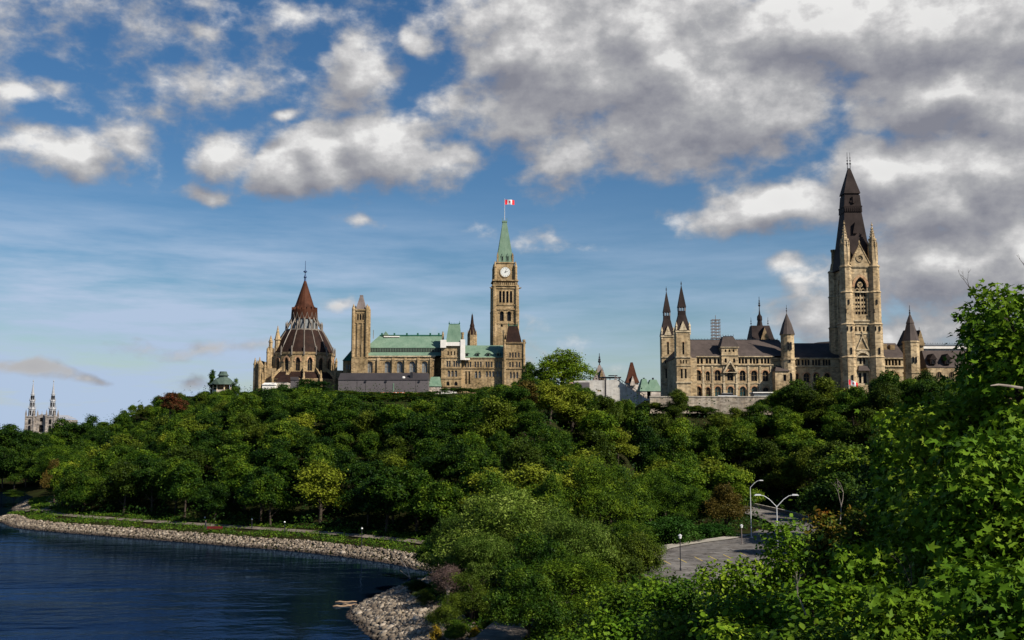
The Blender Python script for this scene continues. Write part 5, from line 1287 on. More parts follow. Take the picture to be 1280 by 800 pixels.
LM = {
 'green': leaf_mat('leaf_mid_green', (0.009, 0.027, 0.003), (0.036, 0.074, 0.005), (0.128, 0.18, 0.011)),
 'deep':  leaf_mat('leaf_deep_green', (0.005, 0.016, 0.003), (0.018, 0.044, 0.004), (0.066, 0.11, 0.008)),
 'olive': leaf_mat('leaf_olive', (0.016, 0.03, 0.003), (0.05, 0.074, 0.006), (0.12, 0.15, 0.012)),
 'yellow':leaf_mat('leaf_yellow_green', (0.06, 0.085, 0.006), (0.12, 0.15, 0.01), (0.19, 0.21, 0.02)),
 'rust':  leaf_mat('leaf_rusty', (0.035, 0.032, 0.006), (0.075, 0.055, 0.01), (0.12, 0.08, 0.013)),
 'red':   leaf_mat('leaf_red_orange', (0.022, 0.052, 0.005), (0.065, 0.09, 0.008), (0.24, 0.075, 0.012)),
 'deepred': leaf_mat('leaf_dark_red', (.03,.035,.008), (.07,.028,.010), (.12,.03,.014)),
 'willow':leaf_mat('leaf_willow_silver', (0.012, 0.028, 0.003), (0.062, 0.105, 0.01), (0.2, 0.265, 0.05)),
 'bright':leaf_mat('leaf_fresh_green', (0.014, 0.04, 0.003), (0.058, 0.108, 0.006), (0.165, 0.22, 0.013)),
 'maple': leaf_mat('leaf_maple', (0.022, 0.06, 0.003), (0.088, 0.165, 0.007), (0.19, 0.265, 0.016), .1, .20, .6),
 'maple_y': leaf_mat('leaf_maple_yellowing', (0.034, 0.078, 0.004), (0.125, 0.2, 0.009), (0.27, 0.29, 0.022), .1, .20, .6),
 'sunny': leaf_mat('leaf_sunny', (0.07, 0.12, 0.006), (0.15, 0.21, 0.01), (0.25, 0.29, 0.018)),
 'soft': leaf_mat('leaf_soft_green', (0.008, 0.024, 0.003), (0.046, 0.088, 0.005), (0.15, 0.215, 0.013)),
 'vine':  leaf_mat('leaf_vine', (0.01, 0.036, 0.004), (0.024, 0.068, 0.007), (0.05, 0.105, 0.014), .1),
 'mauve': leaf_mat('leaf_dry_mauve', (.08,.05,.045), (.13,.085,.075), (.17,.12,.10), .1),
 'white_flower': leaf_mat('blossom_cream', (.3,.28,.16), (.45,.42,.28), (.55,.52,.4), .05),
 'gold': leaf_mat('leaf_gold', (.16,.11,.008), (.24,.16,.01), (.3,.22,.03), .05),
}
MAPLE = None
def maple_outline():
    P = []
    tips = [(-35,.44),(28,.66),(90,.82),(152,.66),(215,.44)]; val = [0,60,120,180]
    for i, (a, r) in enumerate(tips):
        a0 = math.radians(a); sp = math.radians(13)
        P.append((r*.66*math.cos(a0-sp), r*.66*math.sin(a0-sp))); P.append((r*math.cos(a0), r*math.sin(a0))); P.append((r*.66*math.cos(a0+sp), r*.66*math.sin(a0+sp)))
        if i < 4:
            v = math.radians((tips[i][0]+tips[i+1][0])/2); P.append((.3*math.cos(v), .3*math.sin(v)))
    P.append((-.05,-.25)); P.append((.05,-.25))
    return np.array(P)
def leaves(pos, nrm, size, r, shape='diamond', asp=.62):
    """one small blade per point"""
    n = len(pos)
    nrm = nrm / (np.linalg.norm(nrm, axis=1)[:, None] + 1e-9)
    t = r.normal(size=(n, 3)); t -= (t*nrm).sum(1)[:, None]*nrm; t /= np.linalg.norm(t, axis=1)[:, None] + 1e-9
    b = np.cross(nrm, t)
    if shape == 'diamond':
        L = np.array([(0,-.5,0),(asp*.5,-.05,.10),(0,.5,0),(-asp*.5,-.05,.10)])
        F_ = np.array([(0,1,2,3)])
    elif shape == 'leaf':
        L = np.array([(0,-.5,0),(asp*.42,-.2,.07),(asp*.42,.12,.06),(0,.5,-.05),(-asp*.42,.12,.06),(-asp*.42,-.2,.07)])
        F_ = np.array([(0,1,2,3),(0,3,4,5)])
    else:
        O = maple_outline(); k = len(O)
        L = np.vstack([[(0,0,0)], np.column_stack([O, .16*np.abs(O[:, 0]) - .12*np.linalg.norm(O, axis=1)**2])])
        F_ = np.array([(0, 1+i, 1+(i+1) % k) for i in range(k)])
    sz = np.asarray(size).reshape(-1, 1, 1) * np.ones((n, 1, 1))
    V = (L[None, :, 0:1]*t[:, None] + L[None, :, 1:2]*b[:, None] + L[None, :, 2:3]*nrm[:, None]) * sz + pos[:, None]
    m = len(L)
    return V.reshape(-1, 3), (F_[None] + (np.arange(n)*m)[:, None, None]).reshape(-1, F_.shape[1])
def cloud(lobes, nclump, per, size, sig, r, up=.5, inner=.7, shape='diamond', asp=.62, flat=1.0, drop=0.0, rnd=.75):
    lobes = np.array(lobes, float)
    w = (lobes[:, 3]*lobes[:, 4]*lobes[:, 5])**(2/3); w /= w.sum()
    li = r.choice(len(lobes), nclump, p=w)
    d = r.normal(size=(nclump, 3)); d /= np.linalg.norm(d, axis=1)[:, None]
    low = d[:, 2] < -.35; d[low, 2] *= np.where(r.random(low.sum()) < .6, -1, 1)
    rad = r.uniform(inner, 1.04, nclump)[:, None]
    C = lobes[li, :3] + d*lobes[li, 3:]*rad
    keep = np.ones(nclump, bool)
    for L in lobes:                               # nothing needed deep inside
        keep &= ((((C-L[:3])/L[3:])**2).sum(1) > .30)
    C, d = C[keep], d[keep]
    k = np.repeat(np.arange(len(C)), per)
    sg = r.lognormal(0, .25, len(C))[k][:, None]
    off = r.normal(size=(len(k), 3))*sig*sg*np.array([1, 1, .75*flat])
    if drop: off[:, 2] -= np.abs(r.exponential(drop, len(k)))
    pos = C[k] + off
    nrm = d[k]*.7 + np.array([0, 0, up]) + r.normal(size=(len(k), 3))*rnd
    return leaves(pos, nrm, size*r.uniform(.5, 1.4, len(k)), r, shape, asp)
def lobed(h, rad, n, r, base=.26, rmin=.22, rmax=.43, top=.98):
    L = []; n = int(n*1.7)
    for i in range(n):
        f = r.random()**.75; a = i*2.4 + r.uniform(-.7, .7)
        zc = h*(base + (top-base-.14)*f)
        spread = rad*(1-.55*f**2.2)*r.uniform(.3, .92)
        q = rad*r.uniform(rmin, rmax)*(1.08-.25*f)
        L.append((spread*math.cos(a), spread*math.sin(a), zc, q*r.uniform(.85, 1.3), q*r.uniform(.85, 1.3), q*r.uniform(.5, .85)))
    L.append((rad*r.uniform(-.25, .25), rad*r.uniform(-.25, .25), h*.87, rad*.34, rad*.34, h*.11)); L.append((0, 0, h*.54, rad*.48, rad*.48, h*.2))
    return L
def trunk_mesh(name, h, lobes, r0, r, mat):
    b = MB(); th_ = h*.55
    b.tube([(0,0,-.6),(.03*h*r.uniform(-1,1),.02*h,th_*.5),(.04*h*r.uniform(-1,1),0,th_),(0,0,h*.8)], [r0*1.2, r0*.85, r0*.6, r0*.15], 7)
    for L in lobes[:9]:
        z0 = max(h*.18, L[2] - h*.22); 
        b.tube([(0,0,z0),(L[0]*.5,L[1]*.5,(z0+L[2])*.5+.1*h*.3),(L[0],L[1],L[2])], [r0*.45, r0*.28, r0*.08], 5)
    return b.mesh(name, M[mat])
PROTO = {}
def proto(key, mat, h, rad, nl, nclump, per, size, sig, seed, r0=.2, bark='bark', **kw):
    r = np.random.default_rng(seed)
    lk = {k: kw.pop(k) for k in ('base','rmin','rmax','top') if k in kw}
    L = lobed(h, rad, nl, r, **lk)
    co, fc = cloud(L, nclump, per, size, sig, r, **kw)
    me = np_mesh('crown', co, fc); me.materials.append(LM[mat])
    PROTO.setdefault(key, []).append((me, trunk_mesh('trunk', h, L, r0, r, bark), h, rad))
# trees of the bluff (seen from 180-480 m)
for sd in (1, 2, 3, 4): proto('green', 'green', 11, 4.4, 9, 864, 19, .33, .36, sd)
for sd in (5, 6, 7): proto('deep', 'deep', 11, 4.3, 8, 837, 19, .33, .36, sd)
for sd in (8, 9): proto('olive', 'olive', 10, 4.3, 9, 810, 19, .33, .36, sd)
for sd in (10,): proto('yellow', 'yellow', 10, 3.6, 8, 702, 18, .33, .36, sd)
for sd in (11,): proto('rust', 'rust', 9.5, 3.8, 8, 675, 18, .33, .36, sd)
for sd in (12,): proto('red', 'deepred', 8, 3.2, 6, 567, 18, .33, .36, sd)
for sd in (13, 14): proto('bright', 'bright', 11, 4.4, 9, 864, 19, .33, .36, sd)
for sd in (17,): proto('sunny', 'sunny', 11, 4.8, 15, 945, 19, .33, .36, sd, base=.06, rmin=.30, rmax=.50)
proto('poplar', 'deep', 13, 1.9, 9, 420, 14, .40, .35, 15, base=.12)
# trees of the middle ground (100-180 m)
for sd in (21, 22): proto('willow', 'willow', 12, 6.0, 12, 1500, 26, .30, .38, sd, asp=.34, drop=.30)
for sd in (23, 24): proto('soft', 'soft', 11, 5.4, 10, 1500, 26, .24, .34, sd, asp=.4)
for sd in (25,): proto('midgreen', 'green', 11, 5.0, 10, 1300, 24, .27, .34, sd)
for sd in (26,): proto('feather', 'soft', 9, 4.6, 10, 1300, 26, .26, .30, sd, asp=.25, up=.9, drop=.2)
for sd in (27,): proto('midrust', 'rust', 8, 3.4, 9, 900, 20, .24, .30, sd)
for sd in (28,): proto('mauve', 'mauve', 5, 2.4, 7, 600, 20, .16, .25, sd, bark='bark_pale', asp=.25, base=.2)
for sd in (29,): proto('brownshrub', 'olive', 5, 2.6, 7, 800, 22, .17, .25, sd, asp=.35, base=.15)
for sd in (30,): proto('vine', 'vine', 3, 3.4, 8, 900, 20, .24, .26, sd, base=.08)
for sd in (31,): proto('oliveshrub', 'olive', 4, 3.2, 8, 900, 22, .2, .28, sd, base=.1)
for sd in (32,): proto('whiteshrub', 'white_flower', 2.0, 1.2, 5, 120, 14, .16, .15, sd, base=.2)
for sd in (33,): proto('goldshrub', 'gold', 1.6, .8, 5, 120, 14, .14, .12, sd, base=.15)
# near the viewpoint, every leaf has its lobes
PICK = {}
def plant(key, x, y, top=None, width=None, label=None, cat='tree', group=None, name='broadleaf_tree', rz=None, zb=None, hmin=2.0, bury=0.0):
    L = PROTO[key]; i = PICK.get(key, 0); PICK[key] = i + 1
    crown, trunk, h, rad = L[i % len(L)]
    z = float(ground(x, y)) if zb is None else zb
    z -= bury
    H = max(top - z, hmin) if top is not None else h
    sz_ = H/h; sw = (width/2)/rad if width else sz_
    t = thing(name, (x, y, z), label, cat, group, random.uniform(0, 2*PI) if rz is None else rz)
    for nme, me in (('crown', crown), ('trunk', trunk)):
        o = bpy.data.objects.new(nme, me); COL.objects.link(o); o.parent = t; o.scale = (sw, sw, sz_)
    return t
def at(key, px, py_top, Y, wpx, label, **kw):
    s = X(641, Y)-X(640, Y)
    return plant(key, X(px, Y, py_top), Y, Z(py_top, Y), wpx*s, label, **kw)

# ---- individual trees ------------------------------------------------------
at('sunny', 704, 436, 430, 78, 'big bright green round tree standing alone on the skyline left of the concrete wall', rz=.5, zb=36)
at('olive', 676, 462, 432, 40, 'darker tree tucked against the left side of the bright round skyline tree', zb=34)
at('green', 662, 452, 470, 22, 'thin small tree right beside the brown capped stone pavilion', zb=38)
at('poplar', 265.5, 462, 470, 11, 'slim dark tree left of the green roofed summer pavilion', name='slim_tree', zb=33)
at('green', 293, 473, 462, 15, 'small tree hiding the right side of the summer pavilion', zb=33)
at('red', 214, 491, 330, 36, 'dark red leaved tree at the left shoulder of the bluff', zb=Z(491, 330)-7.5)
at('deep', 392, 474, 470, 60, 'large dark tree before the right half of the library', zb=34)
at('deep', 350, 480, 455, 40, 'dark rounded tree at the foot of the library porch', zb=32)
at('olive', 848, 486, 297, 32, 'yellow green tree before the twin spired pavilions', zb=24)
at('deep', 992, 474, 292, 56, 'dark tree before the round turret, hiding the lower arches', zb=23)
at('olive', 1030, 472, 288, 62, 'yellowing tree left of the great tower porch', zb=22)
at('rust', 1062, 484, 284, 40, 'bronze tinted tree below the foot of the great tower', zb=21)
at('green', 1108, 463, 280, 60, 'tree hiding the right foot of the great tower', zb=20)
at('olive', 1158, 462, 276, 46, 'light green tree under the slate mansard wing', zb=20)
at('deep', 1195, 466, 270, 70, 'dark tree under the two slate dormers', zb=20)
# far left, dark tree line beyond the point
far_spots = [(-14,528,430,46),(10,530,425,50),(36,537,420,38),(62,533,440,46),(48,540,425,44),(84,523,440,48),(108,519,445,40),(122,530,430,30),(20,556,400,40),(60,556,395,44),(98,548,395,40),(-10,560,400,50),(140,540,400,40),(-40,535,430,50),(-75,530,430,60),(-60,565,405,50),(5,572,404,36),(34,575,400,34),(-22,578,404,40),(52,580,392,36),(80,570,385,40)]
for i, (px, py, Y, w) in enumerate(far_spots):
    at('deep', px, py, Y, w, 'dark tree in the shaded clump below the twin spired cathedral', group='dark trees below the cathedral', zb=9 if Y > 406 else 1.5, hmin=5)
# river point
at('soft', 78, 556, 320, 90, 'broad olive crowned tree leaning out at the tip of the point', zb=4)
at('midgreen', 105, 590, 262, 60, 'tree with a pale forked trunk by the shore path near the point')
at('deep', 20, 612, 318, 26, 'small dark tree overhanging the water at the tip of the point', zb=2.5)
at('midrust', 70, 575, 300, 30, 'tan barked tree half hidden behind the olive tree on the point', zb=3)
# middle ground
at('willow', 630, 606, 134, 170, 'huge silvery willow towering over the rocky cove', rz=1.2, zb=2.8)
at('willow', 712, 640, 124, 120, 'silvery willow leaning right beside the largest one', zb=2.8)
at('willow', 570, 640, 140, 80, 'smaller silvery willow at the left edge over the cove', zb=2.8)
at('willow', 604, 664, 126, 100, 'low silvery willow under the left half of the huge one', zb=2.8)
at('midgreen', 676, 664, 116, 100, 'green tree filling the gap under the right half of the huge willow', zb=2.8)
at('oliveshrub', 744, 654, 130, 84, 'olive shrubby tree between the leaning willow and the ochre bush', zb=2.8)
at('midgreen', 548, 668, 150, 60, 'small fresh green tree at the back of the cove beside the willow', zb=2.6)
at('midgreen', 620, 588, 156, 80, 'fresh green tree showing over the top of the huge willow', zb=4)
at('soft', 748, 568, 182, 112, 'large domed soft green tree above the parking lot', zb=3)
at('soft', 812, 588, 196, 96, 'soft green domed tree, right half of the pair above the parking lot', zb=3)
at('soft', 862, 606, 208, 70, 'lower soft green tree stepping down toward the lamp pole', zb=3)
at('midrust', 908, 606, 204, 58, 'rusty brown leaved tree left of the tall white street lamp')
at('midgreen', 690, 590, 178, 60, 'loose green tree between the willow and the domed trees', zb=4)
at('soft', 790, 650, 150, 84, 'ochre green bush at the left edge of the parking lot', name='bush', cat='bush')
at('feather', 722, 690, 105, 150, 'feathery bright green tree in front of the willows', zb=2.8)
at('midgreen', 660, 706, 100, 90, 'dark green tree overhanging the gravel track', zb=2.8)
at('mauve', 560, 706, 123, 56, 'half bare mauve brown shrub at the edge of the riprap', name='dry_shrub', cat='shrub')
at('brownshrub', 590, 716, 114, 84, 'olive brown shrub right of the mauve shrub on the shore', name='shrub', cat='shrub')
at('brownshrub', 560, 742, 110, 50, 'dull brown shrub in front of the mauve one by the riprap', name='shrub', cat='shrub')
at('deep', 522, 728, 136, 34, 'dark green bush hanging over the upper tip of the rock bank', name='bush', cat='bush', zb=1.8)
at('brownshrub', 530, 745, 126, 30, 'yellow green bush against the rocks below the dark one', name='bush', cat='bush')
at('midgreen', 572, 778, 106, 42, 'low green bush at the bottom edge beside the gravel track', name='bush', cat='bush')
at('goldshrub', 545, 782, 107, 16, 'small golden flowered plant at the riprap edge', name='golden_plant', cat='plant', hmin=.8)
at('goldshrub', 594, 784, 106, 18, 'small golden flowered plant beside the gravel track', name='golden_plant', cat='plant', hmin=.8)
at('vine', 842, 648, 188, 76, 'deep green vine covered mound behind the parking kerb', name='vine_mound', cat='bush')
at('vine', 892, 656, 199, 64, 'deep green vine covered mound under the rusty tree', name='vine_mound', cat='bush')
at('oliveshrub', 800, 668, 146, 60, 'olive shrub by the near end of the parking kerb', name='shrub', cat='shrub')
at('whiteshrub', 816, 682, 160, 24, 'cream flowered shrub at the left end of the parking lot', name='flowering_shrub', cat='shrub', hmin=1.2)
at('oliveshrub', 770, 690, 135, 70, 'olive shrub spreading below the ochre bush', name='shrub', cat='shrub')
for k, (px, py, Y, w, key, lab) in enumerate([
    (1012,548,262,90,'green','green tree on the far side of the climbing lane behind the lamps'),
    (1060,556,190,120,'green','green tree behind the double armed lamp'),
    (1120,530,175,130,'deep','dark crowned tree behind the left edge of the maple'),
    (1190,520,150,150,'green','broad green tree behind the maple thicket'),
    (1270,500,140,150,'deep','dark tree at the right edge behind the maple thicket'),
    (1052,590,165,90,'deep','shadowed tree right of the climbing lane'),
    (1110,590,140,120,'green','lower green tree behind the red sumac'),
    (962,552,272,84,'deep','dark tree closing the view at the head of the lane'),
    (918,556,282,76,'olive','olive tree behind the tall white street lamp'),
    (874,562,286,70,'green','green tree standing right behind the thin lamp pole')
    ,(800,512,292,50,'green','green tree closing the gap under the concrete stair block'),
    (826,516,288,54,'olive','olive green tree under the left end of the stone retaining wall'),
    (850,521,284,50,'bright','fresh green tree under the middle of the stone retaining wall'),
    (812,534,274,56,'deep','dark tree in the dip between the domed trees and the retaining wall'),
    (842,542,268,56,'green','green tree in the dip behind the thin lamp pole')]):
    at(key, px, py, Y, w, lab)
# near thicket on the viewpoint's own bank
NEAR = [('maple',1285,352,21,210,'tall maple at the right edge reaching above the roofs'),
 ('maple',1236,382,23,110,'upper left bough of maple standing clear against the cloud'),
 ('maple_y',1180,486,22,190,'maple with yellowing leaves just below the skyline at right'),
 ('maple',1128,508,28,104,'dark maple left of the yellowing one'),
 ('maple',1250,520,17,240,'nearest big leaved maple at the right edge'),
 ('maple',1146,596,25,160,'maple thicket stem behind the red sumac'),
 ('maple_y',1205,610,18,220,'low maple with a few yellow leaves at the lower right'),
 ('maple',1092,668,22,150,'low dense maple right of the red sumac'),
 ('bush',1000,652,34,130,'glossy dark bush in front of the double armed lamp'),
 ('sumac',1030,638,27,64,'red and orange sumac tip among green bushes'),
 ('sumac',1070,637,26,44,'smaller red sumac sprig right of the larger one'),
 ('bush',918,702,34,130,'leafy bush hiding the right end of the parking lot'),
 ('bush',832,716,36,130,'leafy bush just below the small black lamp'),
 ('bush_y',770,722,38,130,'light green bush left of the small black lamp'),
 ('bush',940,735,27,180,'broad leafy bush at the bottom centre right'),
 ('bush',1040,730,21,200,'leafy bush at the bottom under the sumac'),
 ('bush_y',860,752,28,170,'light green bush at the bottom edge below the lamp'),
 ('bush',780,764,32,130,'dark leafy bush at the bottom edge right of the feathery trees'),
 ('bush_y',715,780,36,90,'small light bush at the bottom edge near the gravel track'),
 ('maple_y',1150,715,16,230,'spreading low maple at the bottom right'),
 ('bush_y',1010,775,17,200,'pale bush at the bottom edge in front of the thicket'),
 ('maple',1265,700,14,220,'maple shoots filling the bottom right corner'),
 ('bush',925,778,21,160,'dark bush at the very bottom between two pale ones')]
def near(key, px, py, Y, wpx, label, nm, cat, seed):
    r = np.random.default_rng(seed); s = X(641, Y)-X(640, Y); R_ = wpx*s/2; x = X(px, Y, py); z0 = float(ground(x, Y)); H = max(Z(py, Y)-z0, 1.0)
    mat, shape, size, asp, up = {'maple':('maple','maple',.13,1,.6),'maple_y':('maple_y','maple',.13,1,.6),'bush':('maple','leaf',.125,.8,.9),'bush_y':('bright','leaf',.12,.75,.9),'sumac':('red','leaf',.12,.6,.7)}[key]
    L = []; q = R_*.46; zz = H - q*.8; lev = 0
    while zz > max(H*.12, H - 6.5) or lev < 2:
        f = min(1, (H - zz)/max(H*.55, .1)); m = 2 if lev == 0 else 5
        for k in range(m):
            a = k*2*PI/m + lev*1.1 + r.uniform(-.4, .4); sp = R_*(.26 + .30*f)*r.uniform(.75, 1.12)
            qq = q*r.uniform(.7, 1.05); L.append((sp*math.cos(a), sp*math.sin(a), zz + r.uniform(-.25, .2)*q, qq, qq, qq*r.uniform(.6, .85)))
        zz -= q*.95; lev += 1
        if lev > 9: break
    area = sum(12*l[3]*l[4] for l in L)
    n = int(min(4600, area/(size*size*5.5)))
    co, fc = cloud(L, n, 9, size, size*1.25, r, up, .62, shape, asp, .8, 0, .62)
    t = thing(nm, (x, Y, z0), label, cat)
    o = obj('crown', np_mesh('crown', co, fc), [LM[mat]], t); o = obj('trunk', trunk_mesh('trunk', H, L, .05+.012*H, r, 'bark'), None, t)
for i, (key, px, py, Y, w, lab) in enumerate(NEAR):
    nm = 'maple_tree' if 'maple' in key else ('sumac_shrub' if key == 'sumac' else 'leafy_bush')
    near(key, px, py, Y, w, lab, nm, 'tree' if 'maple' in key else 'bush', 400+i)
# bare twigs
def twigs(px, py, Y, hpx, seed, label, mat='bark_pale', zb=None, name='bare_branch', cat='branch', lean=0):
    r = random.Random(seed); s = X(641,Y)-X(640,Y); h = hpx*s; x = X(px,Y,py); z0 = Z(py,Y)
    b = MB()
    def rec(p, d, l, rad, k):
        q = p + d*l; b.tube([p, p+d*l*.5+Vector((r.uniform(-.05,.05)*l,0,0)), q], [rad, rad*.8, rad*.55], 5)
        if k: 
            for _ in range(2 if k > 1 else 3): rec(q, (d + Vector((r.uniform(-.6,.6), r.uniform(-.6,.6), r.uniform(-.1,.4)))).normalized(), l*r.uniform(.5,.8), rad*.55, k-1)
    rec(Vector((x,Y,z0)), Vector((lean,0,1)).normalized(), h*.45, h*.02, 3)
    return tag(b.build(name, M[mat], None, False, (x, Y, z0)), label, cat)
twigs(1222, 378, 22, 40, 3, 'bare dark twig sticking out of the maple crown', 'bark', lean=-.5)
twigs(1285, 345, 21, 34, 4, 'bare twigs at the right edge above the maple', 'bark', lean=-.3)
twigs(1050, 655, 30, 50, 5, 'pale dry branch standing out of the red sumac', lean=.1)
twigs(1008, 770, 20, 60, 6, 'pale dry branches at the bottom edge in the thicket', lean=-.4)
twigs(1135, 770, 17, 80, 7, 'tall bare stem among the maple leaves at bottom right', 'bark', lean=.15)
b = MB(); p0 = [(1238,482),(1252,480.5),(1268,481.5),(1290,484)]; yy = 15.0
b.tube([(X(px,yy,py), yy+i*.1, Z(py,yy)) for i, (px, py) in enumerate(p0)], [.006,.015,.019,.023], 7)
tag(b.build('pale_bough', M['bark_pale'], None, False, (X(1290,yy,484), yy, Z(484,yy))), 'pale bare bough poking in from the right edge through maple leaves', 'branch')

# ---- trees of the bluff, scattered ----------------------------------------
KN = {'green':'mid green','deep':'dark green','olive':'olive green','yellow':'yellow green','rust':'bronze tinted','bright':'fresh green','red':'reddish','deepred':'dark red'}
ZN = [(150,'near the river point'),(300,'below the summer pavilion'),(425,'below the library'),(550,'below the grey shed'),(670,'below the clock tower'),(815,'below the concrete stair wall'),(1000,'below the arcaded building'),(3000,'below the great spired tower')]
rr = random.Random(5); pts = []
def ok(x, y, dmin):
    for a, b in pts:
        if (a-x)**2 + (b-y)**2 < dmin*dmin: return False
    return True
cand = []
for _ in range(60000):
    y = rr.uniform(170, 500); px = rr.uniform(30, 1330)
    cand.append((X(px, y), y, px))
ca_ = np.array(cand); dd = inland(ca_[:, 0], ca_[:, 1]); zz_ = ground(ca_[:, 0], ca_[:, 1], dd)
laneP = lane[:, :2]
count = 0
_gxs = np.arange(-420, 420, 4.0); _gys = np.arange(130, 520, 4.0); _A, _B = np.meshgrid(_gxs, _gys); _G = ground(_A, _B)
def GI(x, y):
    i = min(max(int((y-130)/4), 0), _G.shape[0]-1); j = min(max(int((x+420)/4), 0), _G.shape[1]-1); return _G[i, j]
for (x, y, px), d, z in zip(cand, dd, zz_):
    if count >= 385: break
    y0 = np.interp(px, [100,640,810,1300],[480,478,296,294])
    if y > y0: continue
    if d < 12.4: continue
    ys = np.interp(px, [600,700,800,860,930,1010,1120,1300],[0,196,214,226,228,222,214,205])
    if y < ys: continue
    if px > 1190 or (px > 1040 and y < 225): continue               # wholly behind the near thicket
    gb_ = float(GI(x, y - 15)); shelf = gb_ > CH + (540 - sil(px))/F*(y-15) - 10.5 and y < y0 - 26
    if shelf and rr.random() < .94: continue
    if ((laneP - np.array([x, y]))**2).sum(1).min() < 8.5**2: continue
    dmin = 5.9 if y < y0 - 26 else 6.2
    if not ok(x, y, dmin): continue
    s = y/F
    lim = Z(sil(px) + rr.uniform(-2, 6), y)
    h = rr.uniform(8.0, 13.0)
    if z + h > lim: h = lim - z
    if h < 3.2: continue
    pts.append((x, y)); count += 1
    bias = math.sin(x*.045+1.0)+math.sin(y*.06+x*.02)
    k = rr.random() + .10*bias
    right = px > 620
    if right: key = 'olive' if k < .22 else 'green' if k < .56 else 'bright' if k < .70 else 'deep' if k < .95 else 'rust' if k < .965 else 'yellow'
    else: key = 'green' if k < .36 else 'deep' if k < .66 else 'bright' if k < .80 else 'olive' if k < .90 else 'yellow' if k < .985 else 'green'
    zone = next(t for q, t in ZN if px < q)
    lv = 'at the foot of the bluff' if d < 34 else ('along the crest of the bluff' if y > y0-60 or z + h > lim - 3 else 'halfway up the bluff')
    ph = f'{lv} {zone}'
    plant(key, x, y, z + h, min(max(h*.92, 6.0), 10.2)*rr.uniform(.85, 1.25), f'{KN[key]} tree {ph}', 'tree', f'{KN[key]} trees {ph}', zb=float(z)-.2, name='dark_tree' if key == 'deep' else 'broadleaf_tree')
print('bluff trees', count)
CR = [(p, 484 + 6*((i*37) % 5)/5, 0) for i, p in enumerate(range(305, 424, 13))] + [(p, 460 + 5*(i % 3), 4) for i, p in enumerate(range(424, 558, 8))] + [(p, 484 + (i % 2)*3, 5) for i, p in enumerate(range(428, 552, 9))] + [(p, 486, 0) for p in range(556, 668, 11)] + \
     [(p, 305, 1) for p in range(722, 800, 13)] + [(p, 301, 1) for p in list(range(806, 862, 13)) + [872, 884, 941, 953, 966, 979]]
for i, (p, Y, kk) in enumerate(CR):
    tp = (rr.choice((492.5, 496, 498, 499, 500, 501)) if kk == 4 else rr.uniform(493.5, 497) if kk == 5 else sil(p) + rr.uniform(-1.5, 3)); w_ = rr.uniform(15, 25)*(1.25 if kk in (1, 4) else .8 if kk == 5 else 1)
    lab = 'shrubby tree at the edge of the plateau ' + next(t for q, t in ZN if p < q).replace('below', 'right under')
    at(['green','olive','deep','bright'][i*7 % 4], p, tp, Y, w_, lab, group=lab.replace('tree', 'trees'), hmin=1.5 if kk == 5 else 2.5, name='shrubby_tree')
# understorey: too many stems to count
ru = np.random.default_rng(77)
n = 230000
y = ru.uniform(150, 505, n); px = ru.uniform(0, 1340, n); x = (px-640)/F*y
d = inland(x, y); y0 = np.interp(px, [100,640,810,1300],[492,484,304,302])
k = (d > 11.3) & (y < y0) & ~((px > 700) & (y < np.interp(px,[700,830,900,1340],[190,204,212,205])))
ld = np.min(((x[:, None]-laneP[None, ::3, 0])**2 + (y[:, None]-laneP[None, ::3, 1])**2), axis=1); k &= ld > 36
x, y, d = x[k], y[k], d[k]
z = ground(x, y, d)
x2 = np.maximum(np.sin(x*.83+1.7*np.sin(y*.31))*np.sin(y*.77+1.4*np.sin(x*.27)), 0)
x2 = np.minimum(x2*7.5, np.where(d > 18, 5.2, 2.2))
pos = np.column_stack([x, y, z + .15 + x2*ru.uniform(.25, 1, len(x)) + np.abs(ru.normal(0, .35, len(x)))])
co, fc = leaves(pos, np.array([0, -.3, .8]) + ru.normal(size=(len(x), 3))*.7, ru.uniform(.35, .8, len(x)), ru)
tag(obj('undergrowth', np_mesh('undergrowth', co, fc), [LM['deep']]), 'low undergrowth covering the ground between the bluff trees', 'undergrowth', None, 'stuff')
# grass and weeds along the top of the riprap and beside the track
Q = strip_points(34000, 3.4, 14.5, ru)
Q2 = np.column_stack([ru.uniform(-14, 22, 9000), ru.uniform(84, 160, 9000)])
Q = np.vstack([Q, Q2]); d = inland(Q[:, 0], Q[:, 1])
pd = np.min(((Q[:, None]-L[None, ::2])**2).sum(2), axis=1); td = np.min(((Q[:, None]-tr[None])**2).sum(2), axis=1)
pn = np.sin(Q[:, 0]*.5)+np.sin(Q[:, 1]*.7+Q[:, 0]*.2)
k = (d > np.where(Q[:, 1] < 152, 8.2, 3.4)) & (pd > 2.4) & (td > 6.5) & (pn > -1.0); Q = Q[k]; d = d[k]
z = ground(Q[:, 0], Q[:, 1], d)
pos = np.column_stack([Q, z + ru.uniform(.05, .55, len(Q))])
co, fc = leaves(pos, np.array([0, -.7, .5]) + ru.normal(size=(len(Q), 3))*.6, ru.uniform(.25, .6, len(Q)), ru, asp=.4)
tag(obj('bank_grass', np_mesh('bank_grass', co, fc), [LM['bright']]), 'green grass and weeds along the top of the riprap bank', 'grass', None, 'stuff')
